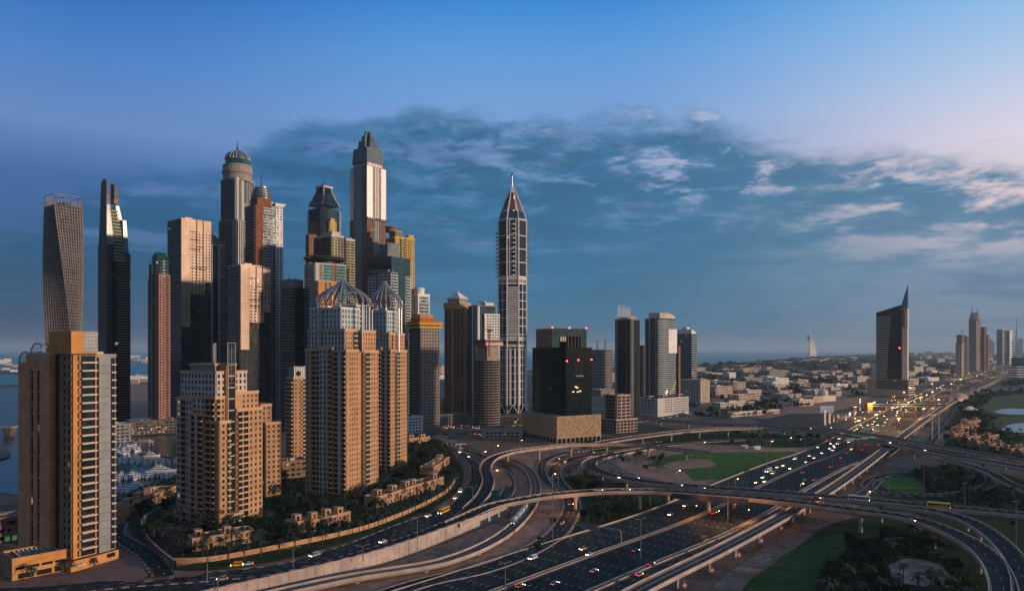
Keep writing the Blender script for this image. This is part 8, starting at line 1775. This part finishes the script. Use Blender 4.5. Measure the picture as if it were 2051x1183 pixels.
LAMPS = [(1012, 1128, 1186, 0), (1107, 958, 1098, 0), (1283, 1040, 1131, 0), (1172, 905, 945, 0), (1302, 985, 1026, 0), (1458, 985, 1048, 0), (1381, 913, 968, 0), (1422, 920, 964, 0), (1535, 884, 936, 0), (1667, 905, 952, 0), (1612, 866, 904, 0), (1551, 925, 975, 0), (1850, 928, 992, 0), (1779, 955, 992, 0), (1932, 968, 1014, 0), (2035, 1004, 1098, 0), (1998, 915, 965, 0), (1926, 890, 925, 0), (415, 1124, 1166, P), (587, 1098, 1136, P), (436, 1156, 1185, P), (836, 1036, 1112, 0), (727, 1093, 1123, P), (947, 975, 1003, P), (1187, 880, 912, 0), (1269, 872, 915, 0), (1435, 862, 898, 0), (1086, 925, 960, 0), (1118, 938, 985, 0), (1720, 872, 905, 0), (1500, 840, 870, 0), (1390, 832, 862, 0)]
for i, (a, b, c, z) in enumerate(sorted(LAMPS)): lamp(a, b, c, z, f'tall unlit double-armed lamp post in the interchange, {nth(i)} unlit one from the left')
LIT = [(1357, 943, 982, 0), (1473, 960, 996, 0), (1604, 969, 1008, 0), (1738, 985, 1020, 0), (1408, 886, 912, 0), (1106, 950, 985, 0), (967, 905, 935, P), (993, 893, 912, 4), (1041, 882, 896, 0), (1543, 884, 905, 0), (1582, 877, 898, 0), (1702, 900, 930, 0)]
for i, (a, b, c, z) in enumerate(sorted(LIT)): lamp(a, b, c, z, f'amber lit lamp post in the interchange, {nth(i)} lit one from the left', True, 1, power=1500)
FARL = [(1751, 805), (1790, 794), (1788, 816), (1755, 830), (1811, 786), (1819, 805), (1846, 795), (1831, 778), (1867, 785), (1713, 815), (1886, 778), (1905, 768), (1925, 760), (1941, 747), (1957, 752), (1972, 742), (1985, 746), (1995, 735), (2008, 738), (2018, 729), (2030, 726), (1866, 768), (1915, 750), (1720, 842), (1800, 838), (1850, 818), (1880, 800)]
for i, (a, b) in enumerate(sorted(FARL)):
    p = gp(a, b, 16); yb = HY+F*H/p.y
    lamp(a, b, yb, 0, f'amber lit double lamp post along the far motorway, {nth(i)} of its row from the left', True, 2, 'lit lamps along the far motorway', 60000 if p.y < 2400 else 120000)
for a, b, m_ in ((1867, 832, 880), (1880, 824, 884)):
    p = gp(a, m_, 0); t = thing('mast', f'tall plain pale mast beside the metro viaduct, the {"shorter" if a < 1870 else "taller"} of two', 'mast', p); mb = MB(); h = zat(b, p.y); mb.tube([(0, 0, 0), (0, 0, h)], [.8, .6], 'off_white', 8); mb.build('shaft', t); mb = MB(); mb.box(-1, 1, -1, 1, h-3, h, 'off_white'); mb.build('antenna_head', t)
# warm light of lamps under the decks, as the photo shows on the road there
for (a, b, z, e, q) in ((1148, 1008, 7, 3000, 'lighting the slip road'), (1440, 1022, 9, 6000, 'middle one over the motorway'), (1500, 1020, 9, 6000, 'right one over the motorway'), (1395, 1012, 9, 3500, 'left one over the motorway'), (996, 940, 6.5, 3000, 'lighting the S-shaped ramp'), (1190, 905, 5, 2500, 'lighting the left ground loop'), (1120, 918, 5, 3000, 'lighting the upper slip bend')):
    t = thing('under_deck_lamp', f'amber lamp fixed under a flyover deck, {q}', 'lamp', gp(a, b, z))
    mb = MB(); mb.box(-.4, .4, -.2, .2, 0, .2, 'pole_metal'); mb.tube([(0, 0, .2), (0, 0, 1.6)], .06, 'pole_metal', 5); mb.build('housing', t); mb = MB(); mb.box(-.35, .35, -.17, .17, -.12, -.01, 'lamp_amber'); mb.build('lamp_glass', t)
    l = bpy.data.lights.new('deck_light', 'POINT'); l.energy = e; l.color = (1, .42, .12); l.shadow_soft_size = .4; o = bpy.data.objects.new('deck_light', l); COL.objects.link(o); o.parent = t; o.location = (0, 0, -.5)
def gantry(label, ax, ay, az_, bx_, by_, hgt, panels, m='sign_grey'):
    a, b = gp(ax, ay, az_), gp(bx_, by_, az_); d = b-a; t = thing('sign_gantry', label, 'sign gantry', a, math.atan2(d.y, d.x)); Lg = d.length; mb = MB(); mb.tube([(0, 0, 0), (0, 0, hgt-1.5), (.6, 0, hgt-.3), (2, 0, hgt), (Lg-2, 0, hgt), (Lg-.6, 0, hgt-.3), (Lg, 0, hgt-1.5), (Lg, 0, 0)], .3, 'steel', 8); mb.build('frame', t)
    for u0, u1 in panels: mb = MB(); mb.box(Lg*u0, Lg*u1, -.55, -.32, hgt-1.8, hgt+1.6, m); sp_ = mb.build('sign_panel', t); mb = MB(); mb.box(Lg*u0, Lg*u1, -.31, -.27, hgt-1.5, hgt+1.3, 'steel'); mb.build('back_brace', sp_)
gantry('grey sign gantry reaching over the nearest motorway lanes', 1144, 1082, 0, 1244, 1094, 9, [(.2, .55)])
gantry('grey double sign gantry over the left ground loop', 1183, 946, 2.5, 1246, 948, 10, [(.22, .42), (.5, .85)])
gantry('green sign gantry across the far motorway by the metro viaduct', 1690, 902, 0, 1757, 896, 11, [(.05, .3), (.5, .9)], 'sign_green')
gantry('green sign gantry behind the far flyover', 1725, 882, 0, 1775, 880, 14, [(.05, .35), (.5, .95)], 'sign_green')
t = thing('road_sign', 'blue-green road sign board standing between the ramps', 'sign', gp(992, 1003, 6.4), R(-12)); mb = MB(); mb.box(-2.6, 2.6, -.1, .1, 1.5, 7, 'sign_green'); mb.build('board', t); mb = MB(); mb.tube([(-1.5, .2, 0), (-1.5, .2, 6.5)], .12, 'steel'); mb.build('post', t); mb = MB(); mb.tube([(1.5, .2, 0), (1.5, .2, 6.5)], .12, 'steel'); mb.build('post', t)
pb = PATHS['B']; ia, ib = [min(range(len(pb)), key=lambda k: (pb[k]-gp(a, b, 12)).length) for a, b in ((1345, 985), (1505, 997))]
t = thing('overhead_sign', 'long dark blue sign band fixed along the side of the near flyover', 'sign', (0, 0, 0)); mb = MB(); rail(mb, [p for p in pb], 5.4, 5.75, -3.0, .6, 'sign_blue', None, 1, ia, ib); mb.build('band', t); mb = MB(); rail(mb, pb, 5.36, 5.8, .6, .8, 'off_white', None, 1, ia, ib); mb.build('frame', t)
pm_ = PATHS['metro']
for i, (a, b) in enumerate(((1371, 1171), (1426, 1141), (1480, 1110), (1525, 1082), (1565, 1057), (1602, 1033))):
    q = gp(a, b, 4.2); t = thing('pier_sign', f'small red-rimmed oval sign hanging beside the metro viaduct, {nth(i)} from the bottom edge', 'sign', q, R(10), 'oval signs along the metro viaduct'); mb = MB(); mb.lathe([(1.2, 0), (1.2, .15)], 'red_panel', 16); o = mb.build('rim', t); o.rotation_euler = (R(80), 0, 0); mb = MB(); mb.lathe([(.75, .16), (.75, .2)], 'off_white', 16); o = mb.build('face', t); o.rotation_euler = (R(80), 0, 0); mb = MB(); mb.tube([(0, 0, 1), (-.3, .6, 2.4)], .08, 'steel', 5); mb.build('bracket', t)
for i, (a, b) in enumerate(((1490, 897), (1515, 899))):
    t = thing('site_cabin', ['small lit cream cabin at the edge of the round lawn', 'small white cabin right of the lit one at the round lawn'][i], 'cabin', gp(a, b, 0), R(20)); mb = MB(); mb.box(-4, 4, -1.6, 1.6, .2, 3.2, ['cream_wall', 'white_paint'][i], 'roof_pale'); mb.build('wall', t); mb = MB(); mb.box(-3, -1.6, -1.68, -1.61, .3, 2.4, 'glass_window'); mb.box(.5, 2.4, -1.68, -1.61, 1.2, 2.4, 'glass_window'); mb.build('window', t); mb = MB(); mb.box(-4.2, 4.2, -1.8, 1.8, 3.21, 3.4, 'off_white'); mb.build('roof', t)
# crowd of small advert lights by the motorway exit
rl_ = random.Random(4)
for i in range(16):
    a, b = rl_.uniform(1664, 1722), 0; b = 850-(a-1664)*.36+rl_.uniform(-6, 6); t = thing('flag_banner', f'small red or white banner on a pole beside the motorway exit, {nth(i)} as placed', 'banner', gp(a, b, 0), rl_.uniform(0, 1), 'banners beside the motorway exit'); t['label'] = 'small bright banner on a pole in the cluster beside the motorway exit'; mb = MB(); mb.tube([(0, 0, 0), (0, 0, 8)], .1, 'pole_metal', 5); mb.build('pole', t); mb = MB(); mb.box(.1, 2.2, -.04, .04, 3.4, 7.8, rl_.choice(['neon_pink', 'white_paint', 'red_panel', 'lamp_white', 'white_paint'])); mb.build('flag', t)
# ---------------------------------------------------------------- air
hz = MB(); hz.box(-56000, 56000, -1200, 56000, -1.5, 445, 'white_paint'); hm = bpy.data.materials.new('haze'); hm.use_nodes = True; T_ = NT(hm.node_tree); T_.n.clear(); pv = T_.new('ShaderNodeVolumePrincipled'); pv.inputs['Color'].default_value = (.62, .84, 1.0, 1); pv.inputs['Density'].default_value = 3.8e-5; pv.inputs['Anisotropy'].default_value = .1
T_.l.new(pv.outputs[0], T_.new('ShaderNodeOutputMaterial').inputs['Volume']); MATS['haze'] = hm; hz.mats = ['haze']; o = hz.build('haze'); o['kind'] = 'stuff'
